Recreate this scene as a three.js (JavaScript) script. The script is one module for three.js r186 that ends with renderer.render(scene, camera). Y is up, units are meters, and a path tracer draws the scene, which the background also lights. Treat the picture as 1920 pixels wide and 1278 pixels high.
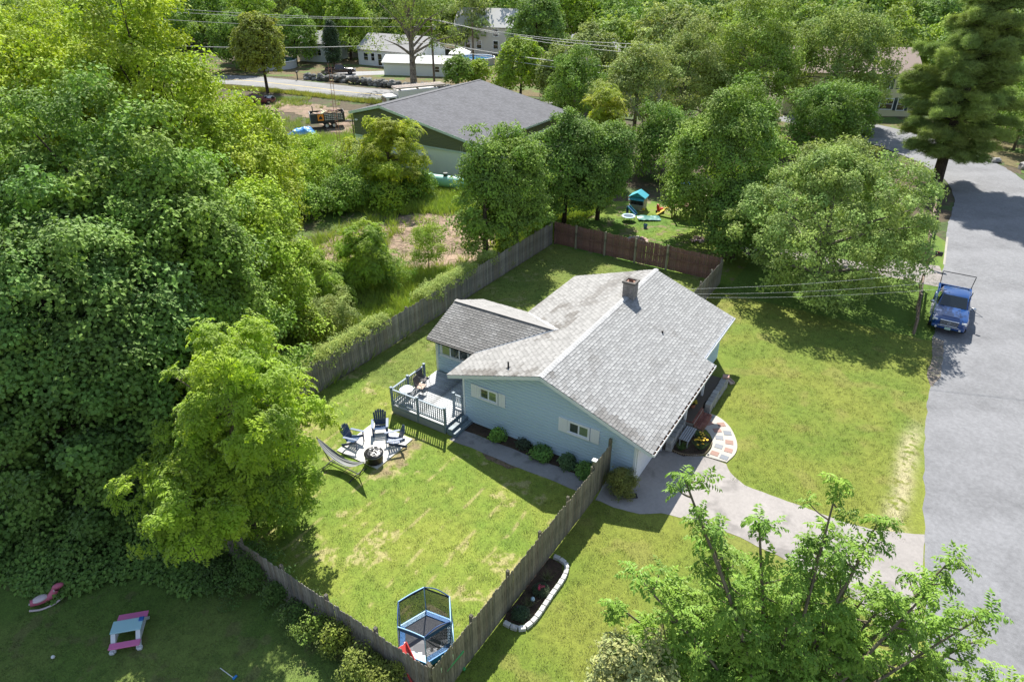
import * as THREE from 'three';
import { mergeGeometries, toCreasedNormals } from 'three/addons/utils/BufferGeometryUtils.js';
import { RoundedBoxGeometry } from 'three/addons/geometries/RoundedBoxGeometry.js';

// ---------------------------------------------------------------- camera, sky, sun, exposure
const scene = new THREE.Scene();
const camera = new THREE.PerspectiveCamera(53.06, 1920 / 1278, 0.1, 1500);   // a drone 20 m up, lens 24 mm, pitched 30 degrees down
camera.position.set(0, 20, 0);
camera.rotation.set(-Math.PI / 6, 0, 0);
const renderer = new THREE.WebGLRenderer({ antialias: true });
renderer.toneMapping = THREE.LinearToneMapping;
renderer.toneMappingExposure = 2.25;
renderer.shadowMap.enabled = true;
const SKY = 0.36;
const sunDir = new THREE.Vector3(-0.02, 1, -0.86).normalize();
{ // clear summer sky: pale at the horizon, blue overhead, brighter round the sun
  const w = 512, h = 256, d = new Float32Array(w * h * 4);
  for (let j = 0; j < h; j++) for (let i = 0; i < w; i++) {
    const e = ((j + 0.5) / h - 0.5) * Math.PI, az = ((i + 0.5) / w - 0.5) * 2 * Math.PI, y = Math.sin(e), c = Math.cos(e), k = 4 * (j * w + i);
    const t = Math.pow(Math.max(0, y), 0.55), cs = Math.cos(az) * c * sunDir.x + y * sunDir.y + Math.sin(az) * c * sunDir.z, glow = 0.35 * Math.pow(Math.max(0, cs), 6) + 0.6 * Math.pow(Math.max(0, cs), 40);
    d[k] = SKY * (0.86 - 0.50 * t + glow); d[k + 1] = SKY * (0.93 - 0.40 * t + glow * 0.97); d[k + 2] = SKY * (1.0 - 0.16 * t + glow * 0.9); d[k + 3] = 1;
  }
  const t = new THREE.DataTexture(d, w, h, THREE.RGBAFormat, THREE.FloatType); t.mapping = THREE.EquirectangularReflectionMapping; t.colorSpace = THREE.LinearSRGBColorSpace; t.minFilter = t.magFilter = THREE.LinearFilter; t.needsUpdate = true;
  scene.background = t; scene.environment = t;
}
const sun = new THREE.DirectionalLight(new THREE.Color(1.0, 0.955, 0.87), 4.3);
sun.position.copy(sunDir).multiplyScalar(150).add(new THREE.Vector3(0, 0, -45));
sun.target.position.set(0, 0, -45);
sun.castShadow = true; sun.shadow.mapSize.set(4096, 4096);
Object.assign(sun.shadow.camera, { left: -90, right: 90, top: 110, bottom: -110, near: 10, far: 400 });
scene.add(sun, sun.target);

// ---------------------------------------------------------------- helpers
let seed = 12345;
const rnd = () => { seed |= 0; seed = seed + 0x6D2B79F5 | 0; let t = Math.imul(seed ^ seed >>> 15, 1 | seed); t = t + Math.imul(t ^ t >>> 7, 61 | t) ^ t; return ((t ^ t >>> 14) >>> 0) / 4294967296; };
const rr = (a, b) => a + (b - a) * rnd();
const V = (x, y, z) => new THREE.Vector3(x, y, z);
const lerp = (a, b, t) => a + (b - a) * t;
const clamp = (x, a = 0, b = 1) => Math.min(b, Math.max(a, x));
const sstep = (a, b, x) => { const t = clamp((x - a) / (b - a)); return t * t * (3 - 2 * t); };
const PI = Math.PI, YAW = -32 * PI / 180;                        // the street, the lots and the houses all stand turned by 32 degrees
const AX = [Math.cos(32 * PI / 180), Math.sin(32 * PI / 180)], BX = [Math.sin(32 * PI / 180), -Math.cos(32 * PI / 180)];
const HO = [-2.27, -26.98];                                      // near left corner of the blue house
const hw = (a, b) => [HO[0] + AX[0] * a + BX[0] * b, HO[1] + AX[1] * a + BX[1] * b];
const toHouse = (x, z) => [(x - HO[0]) * AX[0] + (z - HO[1]) * AX[1], (x - HO[0]) * BX[0] + (z - HO[1]) * BX[1]];
const hash2 = (x, y) => { let h = Math.imul(x, 374761393) + Math.imul(y, 668265263) | 0; h = Math.imul(h ^ h >>> 13, 1274126177); return ((h ^ h >>> 16) >>> 0) / 4294967296; };
function vnoise(x, y, px = 0, py = 0) {
  let xi = Math.floor(x), yi = Math.floor(y); const fx = x - xi, fy = y - yi;
  const u = fx * fx * (3 - 2 * fx), v = fy * fy * (3 - 2 * fy);
  let x1 = xi + 1, y1 = yi + 1;
  if (px) { xi = ((xi % px) + px) % px; x1 = ((x1 % px) + px) % px; yi = ((yi % py) + py) % py; y1 = ((y1 % py) + py) % py; }
  const a = hash2(xi, yi), b = hash2(x1, yi), c = hash2(xi, y1), d = hash2(x1, y1);
  return a + (b - a) * u + (c - a) * v + (a - b - c + d) * u * v;
}
const fbm = (x, y, o = 4) => { let s = 0, a = 0.5, n = 0; for (let i = 0; i < o; i++) { s += a * vnoise(x, y); n += a; x = x * 2.03 + 17.1; y = y * 2.03 + 9.7; a *= 0.5; } return s / n; };
const lin2s = c => Math.round(255 * clamp(c <= 0.0031308 ? c * 12.92 : 1.055 * Math.pow(c, 1 / 2.4) - 0.055));
function tex(w, h, f, { srgb = true, repeat } = {}) {              // f(i, j) returns linear [r, g, b] (or a grey value for data maps)
  const d = new Uint8Array(w * h * 4);
  for (let j = 0; j < h; j++) for (let i = 0; i < w; i++) {
    const c = f(i, j), k = 4 * (j * w + i);
    if (typeof c === 'number') d[k] = d[k + 1] = d[k + 2] = Math.round(255 * clamp(c));
    else if (srgb) { d[k] = lin2s(c[0]); d[k + 1] = lin2s(c[1]); d[k + 2] = lin2s(c[2]); }
    else { d[k] = 255 * clamp(c[0]); d[k + 1] = 255 * clamp(c[1]); d[k + 2] = 255 * clamp(c[2]); }
    d[k + 3] = 255;
  }
  const t = new THREE.DataTexture(d, w, h, THREE.RGBAFormat);
  t.colorSpace = srgb ? THREE.SRGBColorSpace : THREE.NoColorSpace;
  t.wrapS = t.wrapT = THREE.RepeatWrapping; t.magFilter = THREE.LinearFilter; t.minFilter = THREE.LinearMipmapLinearFilter; t.generateMipmaps = true;
  if (repeat) t.repeat.set(repeat[0], repeat[1]);
  t.needsUpdate = true; return t;
}
const tfbm = (x, y, p, o = 4) => { let s = 0, a = 0.5, n = 0, q = p; for (let i = 0; i < o; i++) { s += a * vnoise(x * q, y * q, q, q); n += a; q *= 2; a *= 0.55; } return s / n; };   // tileable on 0..1
const rgb = (r, g, b) => new THREE.Color().setRGB(r, g, b);
const mat = (c, roughness = 0.8, o = {}) => new THREE.MeshStandardMaterial({ color: Array.isArray(c) ? rgb(...c) : c, roughness, ...o });
const pmat = (c, roughness = 0.8, o = {}) => new THREE.MeshPhysicalMaterial({ color: Array.isArray(c) ? rgb(...c) : c, roughness, ...o });
const ni = g => { g = g.index ? g.toNonIndexed() : g; for (const k of Object.keys(g.attributes)) if (!['position', 'normal', 'uv', 'color'].includes(k)) g.deleteAttribute(k); return g; };
function place(g, p = [0, 0, 0], r = [0, 0, 0], s) {
  const m = new THREE.Matrix4().compose(V(...p), new THREE.Quaternion().setFromEuler(new THREE.Euler(...r)), s ? V(...s) : V(1, 1, 1));
  g.applyMatrix4(m); return g;
}
const bx = (w, h, d, p, r) => place(ni(new THREE.BoxGeometry(w, h, d)), p, r);
const rbx = (w, h, d, rad, p, r, seg = 2) => place(ni(new RoundedBoxGeometry(w, h, d, seg, rad)), p, r);
const cyl = (r0, r1, h, p, r, n = 14) => place(ni(new THREE.CylinderGeometry(r0, r1, h, n)), p, r);
const bar = (a, b, r0, r1 = r0, n = 6) => {                         // a round bar between two points
  const A = V(...a), B = V(...b), d = B.clone().sub(A), g = ni(new THREE.CylinderGeometry(r1, r0, d.length(), n));
  g.applyQuaternion(new THREE.Quaternion().setFromUnitVectors(V(0, 1, 0), d.clone().normalize()));
  g.translate(...A.add(B).multiplyScalar(0.5).toArray()); return g;
};
const beam = (a, b, w, h) => {                                       // a square bar between two points
  const A = V(...a), B = V(...b), d = B.clone().sub(A), g = ni(new THREE.BoxGeometry(w, h, d.length()));
  const o = new THREE.Object3D(); o.position.copy(A).add(B).multiplyScalar(0.5); o.lookAt(B); o.updateMatrix();
  g.applyMatrix4(o.matrix); return g;
};
const tube = (pts, r, n = 8, seg = 0, closed = false) => ni(new THREE.TubeGeometry(new THREE.CatmullRomCurve3(pts.map(p => V(...p)), closed), seg || pts.length * 4, r, n, closed));
const merge = gs => { gs = gs.map(ni); const col = gs.some(g => g.attributes.color); if (!col) return gs.length > 1 ? mergeGeometries(gs) : gs[0]; for (const g of gs) if (!g.attributes.color) g.setAttribute('color', new THREE.BufferAttribute(new Float32Array(g.attributes.position.count * 3).fill(1), 3)); return mergeGeometries(gs); };
function uvm(g, s = 1) {                                             // box projection, uv in metres times s
  const p = g.attributes.position, n = g.attributes.normal, uv = new Float32Array(p.count * 2);
  for (let i = 0; i < p.count; i++) {
    const x = p.getX(i), y = p.getY(i), z = p.getZ(i), ax = Math.abs(n.getX(i)), ay = Math.abs(n.getY(i)), az = Math.abs(n.getZ(i));
    const [u, v] = ay >= ax && ay >= az ? [x, z] : ax >= az ? [z, y] : [x, y];
    uv[2 * i] = u * s; uv[2 * i + 1] = v * s;
  }
  g.setAttribute('uv', new THREE.BufferAttribute(uv, 2)); return g;
}
const taken = {};
const numbered = n => { const k = taken[n] = (taken[n] || 0) + 1; return k === 1 ? n : n + '_' + String(k - 1).padStart(3, '0'); };
function tag(o, label, category, group, kind) { o.userData = { ...(label && { label }), ...(category && { category }), ...(group && { group }), ...(kind && { kind }) }; return o; }
function thing(name, label, category, [x, y, z] = [0, 0, 0], ry = 0, group) { const o = new THREE.Group(); o.name = numbered(name); o.position.set(x, y, z); o.rotation.y = ry; scene.add(o); return tag(o, label, category, group); }
function mesh(name, geo, m, parent = scene, stuff = false) {
  const g = Array.isArray(geo) ? merge(geo) : geo;
  const o = new THREE.Mesh(g, m); o.castShadow = o.receiveShadow = true;
  o.name = parent === scene ? numbered(name) : name; parent.add(o);
  if (stuff) o.userData.kind = 'stuff';
  return o;
}
const struct = (name, geo, m, label) => { const o = mesh(name, geo, m); o.userData = { kind: 'structure', ...(label && { label }) }; return o; };
function ruffle(poly, step, amp, sd = 0) {                           // an outline [x, z] with an uneven edge
  const out = [];
  for (let i = 0; i < poly.length; i++) {
    const a = poly[i], b = poly[(i + 1) % poly.length], L = Math.hypot(b[0] - a[0], b[1] - a[1]), n = Math.max(1, Math.round(L / step));
    const nx = -(b[1] - a[1]) / L, nz = (b[0] - a[0]) / L;
    for (let k = 0; k < n; k++) { const t = k / n, x = lerp(a[0], b[0], t), z = lerp(a[1], b[1], t), o = amp * (2 * fbm(x * 1.1 + sd, z * 1.1 - sd, 3) - 1) * 2; out.push([x + nx * o, z + nz * o]); }
  }
  return out;
}
const smooth = (pts, n = 8, closed = true) => { const c = new THREE.CatmullRomCurve3(pts.map(p => V(p[0], 0, p[1])), closed, 'centripetal'); return c.getPoints(pts.length * n).slice(0, closed ? -1 : undefined).map(p => [p.x, p.z]); };
function sheet(poly, y, s = 1, depth = 0) {                          // a level sheet over an [x, z] outline, uv in metres times s; with depth a slab
  const sh = new THREE.Shape(poly.map(p => new THREE.Vector2(p[0], -p[1])));
  const g = ni(depth ? new THREE.ExtrudeGeometry(sh, { depth, bevelEnabled: false }) : new THREE.ShapeGeometry(sh));
  g.rotateX(-PI / 2); g.translate(0, depth ? y - depth : y, 0);
  return uvm(g, s);
}
function prism(poly, w, axis = 'x') {                                // extrude an outline of [u, v] by w, centred
  const g = ni(new THREE.ExtrudeGeometry(new THREE.Shape(poly.map(p => new THREE.Vector2(...p))), { depth: w, bevelEnabled: false }));
  g.translate(0, 0, -w / 2); if (axis === 'x') g.rotateY(PI / 2); return g;
}
function quads(list) {                                               // [[p0, p1, p2, p3, color?], ...] flat quads
  const P = [], C = [], U = []; let hasC = false;
  for (const [a, b, c, d, col] of list) {
    for (const p of [a, b, c, a, c, d]) P.push(...p);
    U.push(0, 0, 1, 0, 1, 1, 0, 0, 1, 1, 0, 1);
    if (col) { hasC = true; for (let i = 0; i < 6; i++) C.push(...col); }
  }
  const g = new THREE.BufferGeometry();
  g.setAttribute('position', new THREE.BufferAttribute(new Float32Array(P), 3));
  g.setAttribute('uv', new THREE.BufferAttribute(new Float32Array(U), 2));
  if (hasC) g.setAttribute('color', new THREE.BufferAttribute(new Float32Array(C), 3));
  g.computeVertexNormals(); return g;
}
function copyOf(src, [x, y, z], ry, label, group) { const o = src.clone(); o.name = numbered(src.name.replace(/_\d{3}$/, '')); o.position.set(x, y, z); o.rotation.y = ry; scene.add(o); o.userData = { ...src.userData, ...(label && { label }), ...(group && { group }) }; return o; }

// ---------------------------------------------------------------- textures
const grainTex = tex(512, 512, (i, j) => { const x = i / 512, y = j / 512; return 0.25 + 0.5 * tfbm(x, y, 64, 3) + 0.25 * hash2(i, j); }, { srgb: false });
const asphaltTex = tex(1024, 1024, (i, j) => { const x = i / 1024, y = j / 1024, big = tfbm(x, y, 5, 5), f = hash2(i, j), m = tfbm(x + 0.3, y, 60, 2); const v = 0.19 + 0.09 * (big - 0.5) + 0.085 * (f - 0.5) + 0.06 * (m - 0.5); return [v * 0.985, v * 0.995, v * 1.05]; });
const driveTex = tex(1024, 1024, (i, j) => {
  const x = i / 1024, y = j / 1024, big = tfbm(x, y, 4, 5), f = hash2(i, j), st = tfbm(x + 0.5, y + 0.2, 9, 4);
  let v = 0.275 + 0.13 * (big - 0.5) + 0.05 * (f - 0.5) + 0.05 * (tfbm(x, y, 80, 2) - 0.5); v *= 1 - 0.28 * sstep(0.56, 0.76, st);
  return [v * 1.06, v * 0.98, v * 0.93];
});
const concreteTex = tex(512, 512, (i, j) => { const x = i / 512, y = j / 512; const v = 0.52 + 0.12 * (tfbm(x, y, 4, 5) - 0.5) + 0.06 * (hash2(i, j) - 0.5) - 0.10 * sstep(0.62, 0.75, tfbm(x + 0.4, y, 7, 4)); return [v, v * 0.97, v * 0.92]; });
const dirtTex = tex(1024, 1024, (i, j) => {
  const x = i / 1024, y = j / 1024, a = tfbm(x, y, 6, 6), b = tfbm(x + 0.7, y + 0.1, 50, 3), s = tfbm(x * 1, y + 0.3, 20, 3);
  const v = 0.75 + 0.6 * (a - 0.5) + 0.5 * (b - 0.5) + 0.25 * (hash2(i, j) - 0.5), g = sstep(0.57, 0.68, s) * 0.5;
  return [lerp(0.33 * v, 0.13 * v, g), lerp(0.235 * v, 0.15 * v, g), lerp(0.17 * v, 0.05 * v, g)];
});
const floorTex = tex(1024, 1024, (i, j) => {
  const x = i / 1024, y = j / 1024, a = tfbm(x, y, 6, 5), b = tfbm(x + 0.2, y, 70, 3), v = 0.7 + 0.8 * (b - 0.5) + 0.4 * (hash2(i, j) - 0.5), g = sstep(0.4, 0.62, a);
  return [lerp(0.11, 0.075, g) * v, lerp(0.085, 0.12, g) * v, lerp(0.05, 0.028, g) * v];
});
const woodTex = tex(256, 1024, (i, j) => { const x = i / 256, y = j / 1024; const g = vnoise(x * 24, y * 5, 24, 5), f = vnoise(x * 90, y * 14, 90, 14), k = tfbm(x, y, 4, 3); const v = 0.72 + 0.35 * (g - 0.5) + 0.3 * (f - 0.5) + 0.5 * (k - 0.5); return [v, v * 0.985, v * 0.96]; });
const barkTex = tex(256, 512, (i, j) => { const x = i / 256, y = j / 512; const v = 0.7 + 0.7 * (vnoise(x * 18, y * 8, 18, 8) - 0.5) + 0.4 * (vnoise(x * 50, y * 30, 50, 30) - 0.5); return [v, v * 0.93, v * 0.86]; });

// ---------------------------------------------------------------- the lawns: what grows where, in metres
const LX0 = -26, LX1 = 34, LZ0 = -60, LZ1 = -8;
const side = (x, z, p, q) => ((q[0] - p[0]) * (z - p[1]) - (q[1] - p[1]) * (x - p[0])) / Math.hypot(q[0] - p[0], q[1] - p[1]);   // signed distance, positive to the right going up the picture
function lawnColor(x, z) {
  const n1 = fbm(x * 0.35, z * 0.35, 4), n2 = fbm(x * 1.7 + 40, z * 1.7, 4), n3 = fbm(x * 6 + 11, z * 6, 3), jit = (n2 - 0.5) * 0.9;
  const [a, b] = toHouse(x, z);
  let c;
  const mix = (p, q, t) => [lerp(p[0], q[0], t), lerp(p[1], q[1], t), lerp(p[2], q[2], t)];
  const inYard = a > -7.85 && a < 7.66 && b > -12.1 && b < 22;
  if (a < -7.85 && (z < -18.6 + jit || b > -11)) {                    // brush and leaf litter beyond the left fence
    c = mix([0.085, 0.07, 0.04], [0.10, 0.155, 0.03], sstep(0.38, 0.6, n1 * 0.6 + n2 * 0.4));
  } else if (b < -12.1 && a < 7.66 || a < -7.85) {                    // the yard at the lower left
    c = mix([0.10, 0.165, 0.03], [0.14, 0.185, 0.045], sstep(0.35, 0.7, n1));
    c = mix(c, [0.16, 0.14, 0.07], 0.5 * sstep(0.62, 0.72, n2));
  } else if (b > 22 && a < 6.5) {                                     // the play yard behind the red fence
    c = mix([0.10, 0.185, 0.022], [0.17, 0.23, 0.03], sstep(0.35, 0.65, n1));
    c = mix(c, [0.22, 0.18, 0.11], 0.8 * sstep(0.6, 0.68, n2));
  } else if (!inYard || a > 8.9 || (b > 12.6 && a > 5.75)) {          // front lawn: drier, yellower; greener past the lot line
    c = mix([0.135, 0.185, 0.024], [0.185, 0.205, 0.034], sstep(0.3, 0.7, n1));
    c = mix(c, [0.225, 0.205, 0.06], 0.5 * sstep(0.55, 0.72, fbm(x * 0.8 + 5, z * 0.8, 3)));
    c = mix(c, mix([0.09, 0.165, 0.022], [0.125, 0.19, 0.028], n1), sstep(-0.15, 0.15, b - 20.7 + jit * 0.2));   // the neighbour's greener grass
    const rd = side(x, z, [13.07, -13.22], [41, -61.5]);             // distance to the road edge, negative on the lawn side
    const band = Math.exp(-Math.pow((rd + 1.25 + (n1 - 0.5) * 0.8) / 0.38, 2)) * sstep(-27.5, -25, z) * sstep(-17.5, -19, z);   // bare gravelly strip inside the verge
    c = mix(c, [0.42, 0.36, 0.25], 0.9 * band * sstep(0.3, 0.5, n3 * 0.6 + n2 * 0.4));
    c = mix(c, [0.24, 0.25, 0.05], 0.45 * sstep(-0.7, -0.1, rd + jit * 0.5));
  } else {                                                            // the fenced back yard
    c = mix([0.145, 0.215, 0.03], [0.225, 0.255, 0.045], sstep(0.3, 0.7, n1 * 0.7 + n2 * 0.3));
    const dry = 0.55 * n2 + 0.45 * fbm(x * 0.55 + 9, z * 0.55 + 3, 3);
    const near = b > -6 && b < 3 && a < 0.5 ? 0.055 : 0;               // worn places between fence, deck and fire pit
    c = mix(c, [0.40, 0.33, 0.19], 0.7 * sstep(0.6 - near, 0.68 - near, dry) * sstep(0.35, 0.6, n3));
    const st = a + 0.35 * (n1 - 0.5), k = Math.round(st / 1.15), off = Math.abs(st - k * 1.15);   // dry stripes left by the mower
    if (b < -2.5 && b > -12.5) c = mix(c, [0.36, 0.31, 0.15], 0.75 * sstep(0.11, 0.03, off) * sstep(0.42, 0.62, n2) * sstep(-12.5, -10.5, b) * sstep(-2.5, -4, b));
    if (b < -9.5 && a < 6) c = mix(c, [0.33, 0.27, 0.18], 0.8 * sstep(1.75, 1.2, Math.hypot(x + 1.3, z + 15.2) + (n2 - 0.5) * 2.6));        // worn round the trampoline
    c = mix(c, [0.28, 0.21, 0.14], 0.9 * sstep(0.6, 0.25, Math.abs(a + 0.85) + (n2 - 0.5) * 1.2) * sstep(-5.6, -5.0, b + jit) * sstep(-2.2, -2.8, b + jit));   // bare soil along the slab
    if (b > 0) c = mix(c, [0.105, 0.135, 0.03], 0.55);
  }
  const v = 0.9 + 0.28 * (n3 - 0.4);
  return [c[0] * v * 0.92, c[1] * v * 0.96, c[2] * v * 0.8];
}
const LW = 2048, LH = 1776;
const lawnTex = tex(LW, LH, (i, j) => {
  const x = lerp(LX0, LX1, (i + 0.5) / LW), z = lerp(LZ0, LZ1, (j + 0.5) / LH), c = lawnColor(x, z), s = 0.72 + 0.56 * hash2(i, j) * 1.0;
  return [c[0] * s, c[1] * s, c[2] * s];
});
lawnTex.wrapS = lawnTex.wrapT = THREE.ClampToEdgeWrapping;

// ---------------------------------------------------------------- ground, roads, drives
{
  const g = sheet([[-500, 120], [500, 120], [500, -700], [-500, -700]], -0.03, 1 / 14);
  struct('ground', g, mat([1, 1, 1], 1, { map: floorTex }), 'leafy ground under the trees');
  const lg = sheet([[LX0, LZ1], [LX1, LZ1], [LX1, LZ0], [LX0, LZ0]], 0, 1), p = lg.attributes.position, uv = lg.attributes.uv;
  for (let i = 0; i < p.count; i++) uv.setXY(i, (p.getX(i) - LX0) / (LX1 - LX0), (p.getZ(i) - LZ0) / (LZ1 - LZ0));
  struct('lawn', lg, mat([1, 1, 1], 1, { map: lawnTex }), 'mown lawns round the blue house');
}
const roadMat = mat([1, 1, 1], 0.92, { map: asphaltTex, bumpMap: grainTex, bumpScale: 0.004 });
{
  // the street on the right: runs along the lots, then bends left past the pine
  const L = [[4, 3], [13.07, -13.22], [16.68, -20.35], [19.96, -26.38], [22.95, -31.66], [27.95, -40.17], [31.15, -45.34], [36.3, -54.0], [40.6, -60.8], [43, -67], [43.5, -74], [41, -84], [35, -94]];
  const R = [[41, -100], [49, -88], [51.7, -76], [51.2, -68.5], [48.5, -60.5], [43.5, -51.5], [36.5, -40], [29.5, -28.5], [22.5, -16.5], [11, 3]];
  const poly = ruffle([...smooth(L, 6, false), ...smooth(R, 6, false)], 0.5, 0.07);
  struct('street', sheet(poly, 0.012, 1 / 7), roadMat, 'grey asphalt street along the right side');
  // the pale resurfaced lane half beyond the truck
  const lane = ruffle([[12.6, -9.0], [40.0, -53.4], [44.0, -50.6], [16.4, -7.0]].map(([x, z]) => [x + 3.1, z + 1.6]), 0.6, 0.05);
  struct('street_patch', sheet(lane, 0.016, 1 / 6), mat([1.09, 1.08, 1.06], 0.92, { map: asphaltTex, bumpMap: grainTex, bumpScale: 0.004 }), 'paler strip of newer asphalt in the street');
  // worn sandy edge of the asphalt
  const e = [[21.9, -29.95], [23.0, -31.8], [24.9, -35.0], [25.3, -34.6], [23.45, -31.4], [22.1, -29.8]];
  struct('road_shoulder', sheet(ruffle(e, 0.3, 0.08), 0.02, 1 / 3), mat([0.85, 1.0, 1.15], 1, { map: dirtTex }), 'sandy worn edge of the street in front of the truck');
  struct('kerb_strip', sheet([[31.35, -45.75], [34.6, -51.2], [34.72, -51.13], [31.47, -45.68]], 0.02, 0.5), mat([0.62, 0.6, 0.55], 0.9, { map: concreteTex }), 'pale worn strip at the street edge');
  const nbd = ruffle([[30.9, -45.4], [28.4, -46.6], [25.0, -46.4], [21, -48.5], [17.5, -49.5], [17.5, -47.6], [21, -46.6], [24.8, -44.6], [26.5, -43.6], [28.75, -42.1], [29.6, -41.9]], 0.5, 0.05);
  struct('neighbor_driveway', sheet(nbd, 0.008, 1 / 6), mat([0.9, 0.88, 0.88], 0.95, { map: driveTex }), 'asphalt driveway crossing behind the parked truck');
  // driveway of the blue house
  const dr = [[8.8, -0.1], [8.8, 2.7], [9.2, 3.1], [10.85, 3.45], [11.75, 3.4], [12.1, 2.95], [12.9, 2.5], [14.7, 2.45], [16.4, 2.4], [18, 2.6], [19.7, 3.4], [19.9, -3.5], [18, -1.4], [15, -0.75], [13.2, -0.6], [11.5, -0.75], [10.47, -1.0], [9.74, -1.45], [8.7, -1.75], [7.8, -1.72], [7.7, -0.3], [8.78, -0.1]].map(p => hw(...p));
  struct('driveway', sheet(ruffle(dr, 0.35, 0.05), 0.009, 1 / 8), mat([1, 1, 1], 0.95, { map: driveTex, bumpMap: grainTex, bumpScale: 0.004 }), 'faded asphalt driveway of the blue house');
  // walk along the gable
  struct('walkway', sheet(ruffle([hw(0.35, -0.72), hw(7.6, -0.62), hw(7.5, -1.62), hw(0.3, -1.7)], 0.3, 0.035), 0.012, 1 / 5), mat([0.9, 0.93, 1.0], 0.95, { map: driveTex, bumpMap: grainTex, bumpScale: 0.004 }), 'grey path along the gable wall');
  // mulch beds
  const mulch = mat([0.26, 0.23, 0.21], 1, { map: dirtTex, bumpMap: grainTex, bumpScale: 0.03 });
  struct('mulch_bed', sheet(ruffle([hw(0.1, 0.05), hw(8.0, 0.05), hw(7.6, -0.64), hw(0.4, -0.76)], 0.3, 0.05), 0.02, 1 / 2), mulch, 'dark mulch bed along the gable wall');
  struct('mulch_bed', sheet(ruffle([[7.72, -8.65], [8.3, -8.6], [8.55, -8.3], [8.55, -5.85], [8.3, -5.5], [7.72, -5.45]].map(p => hw(...p)), 0.3, 0.02), 0.02, 1 / 2), mulch, 'dark mulch in the stone edged bed by the fence');
  struct('mulch_bed', sheet(ruffle([hw(9.05, 3.0), hw(9.0, 5.3), hw(9.9, 5.35), hw(10.75, 4.75), hw(10.75, 3.6), hw(10.0, 2.95)], 0.3, 0.03), 0.02, 1 / 2), mulch, 'dark mulch in the bed beside the front steps');
  struct('bare_soil', sheet(ruffle([hw(2.1, -1.65), hw(4.0, -1.6), hw(3.7, -1.95), hw(2.5, -1.98)], 0.2, 0.08), 0.006, 1 / 2), mat([0.75, 0.72, 0.7], 1, { map: dirtTex }), 'bare soil between path and lawn');
  // dirt clearing behind the left fence, dirt yard by the workshop
  struct('dirt_clearing', sheet(ruffle([[-15.5, -46.5], [-14.5, -50.5], [-11.5, -54.5], [-7, -56.8], [-2.6, -57], [-1.5, -53], [-1.0, -48.5], [-4, -45], [-8, -44.5], [-12, -45]], 0.6, 0.5), 0.006, 1 / 6), mat([1.25, 1.25, 1.25], 1, { map: dirtTex, bumpMap: grainTex, bumpScale: 0.05 }), 'freshly cleared bare earth behind the fence');
  struct('dirt_yard', sheet(ruffle([[-40, -103], [-38.5, -108.5], [-31, -105.5], [-22, -98.5], [-18.5, -92], [-19.5, -86], [-23, -87.5], [-26, -93], [-31, -98.5]], 0.8, 0.6), 0.006, 1 / 7), mat([0.95, 0.93, 0.92], 1, { map: dirtTex }), 'bare earth yard beside the workshop');
  // far road with its yellow line
  const fr0 = [[-90, -122], [-66, -122.5], [-48, -121], [-36, -115.5], [-24, -108.5], [-10, -103], [6, -98]], fr1 = [[6, -107], [-10, -112], [-24, -117.5], [-36, -124], [-48, -129.5], [-66, -131], [-90, -130]];
  struct('far_road', sheet(ruffle([...smooth(fr0, 4, false), ...smooth(fr1, 4, false)], 1, 0.12), 0.012, 1 / 9), mat([1.15, 1.13, 1.08], 0.92, { map: asphaltTex }), 'country road beyond the workshop');
  const yl = smooth([[-90, -126], [-66, -126.6], [-48, -125.1], [-36, -119.6], [-24, -112.9], [-10, -107.4], [6, -102.5]], 6, false), q = [];
  for (let i = 0; i + 1 < yl.length; i++) q.push([[yl[i][0], 0.018, yl[i][1] + 0.12], [yl[i + 1][0], 0.018, yl[i + 1][1] + 0.12], [yl[i + 1][0], 0.018, yl[i + 1][1] - 0.12], [yl[i][0], 0.018, yl[i][1] - 0.12]]);
  struct('road_line', quads(q), mat([0.55, 0.40, 0.08], 0.8), 'yellow centre line of the far road');
  struct('far_lawn', sheet(ruffle([[-60, -131], [-44, -130], [-34, -125.6], [-22, -119], [-8, -113], [8, -109], [14, -122], [6, -150], [-30, -152], [-60, -146]], 1, 0.4), 0.002, 1 / 12), mat([1.6, 1.55, 1.2], 1, { map: floorTex }), 'sunny lawn beyond the far road');
  struct('far_driveway', sheet(ruffle([[-36.5, -125.2], [-31, -134], [-21, -135.5], [-18, -132.5], [-28, -129.6], [-32, -125.0]], 0.8, 0.15), 0.01, 1 / 8), mat([1.5, 1.48, 1.42], 0.95, { map: asphaltTex }), 'pale driveway beyond the far road');
  struct('right_lawn', sheet(ruffle([[30, -72], [52, -86], [52, -97], [33, -97], [27, -84]], 1, 0.4), 0.002, 1 / 12), mat([1.5, 1.6, 1.1], 1, { map: floorTex }), 'lawn in front of the yellow house');
  struct('right_lawn', sheet(ruffle([[52, -64], [75, -64], [80, -100], [54, -92], [53, -76]], 1, 0.4), 0.002, 1 / 12), mat([1.5, 1.6, 1.1], 1, { map: floorTex }), 'lawn across the street at the bend');
}
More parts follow.
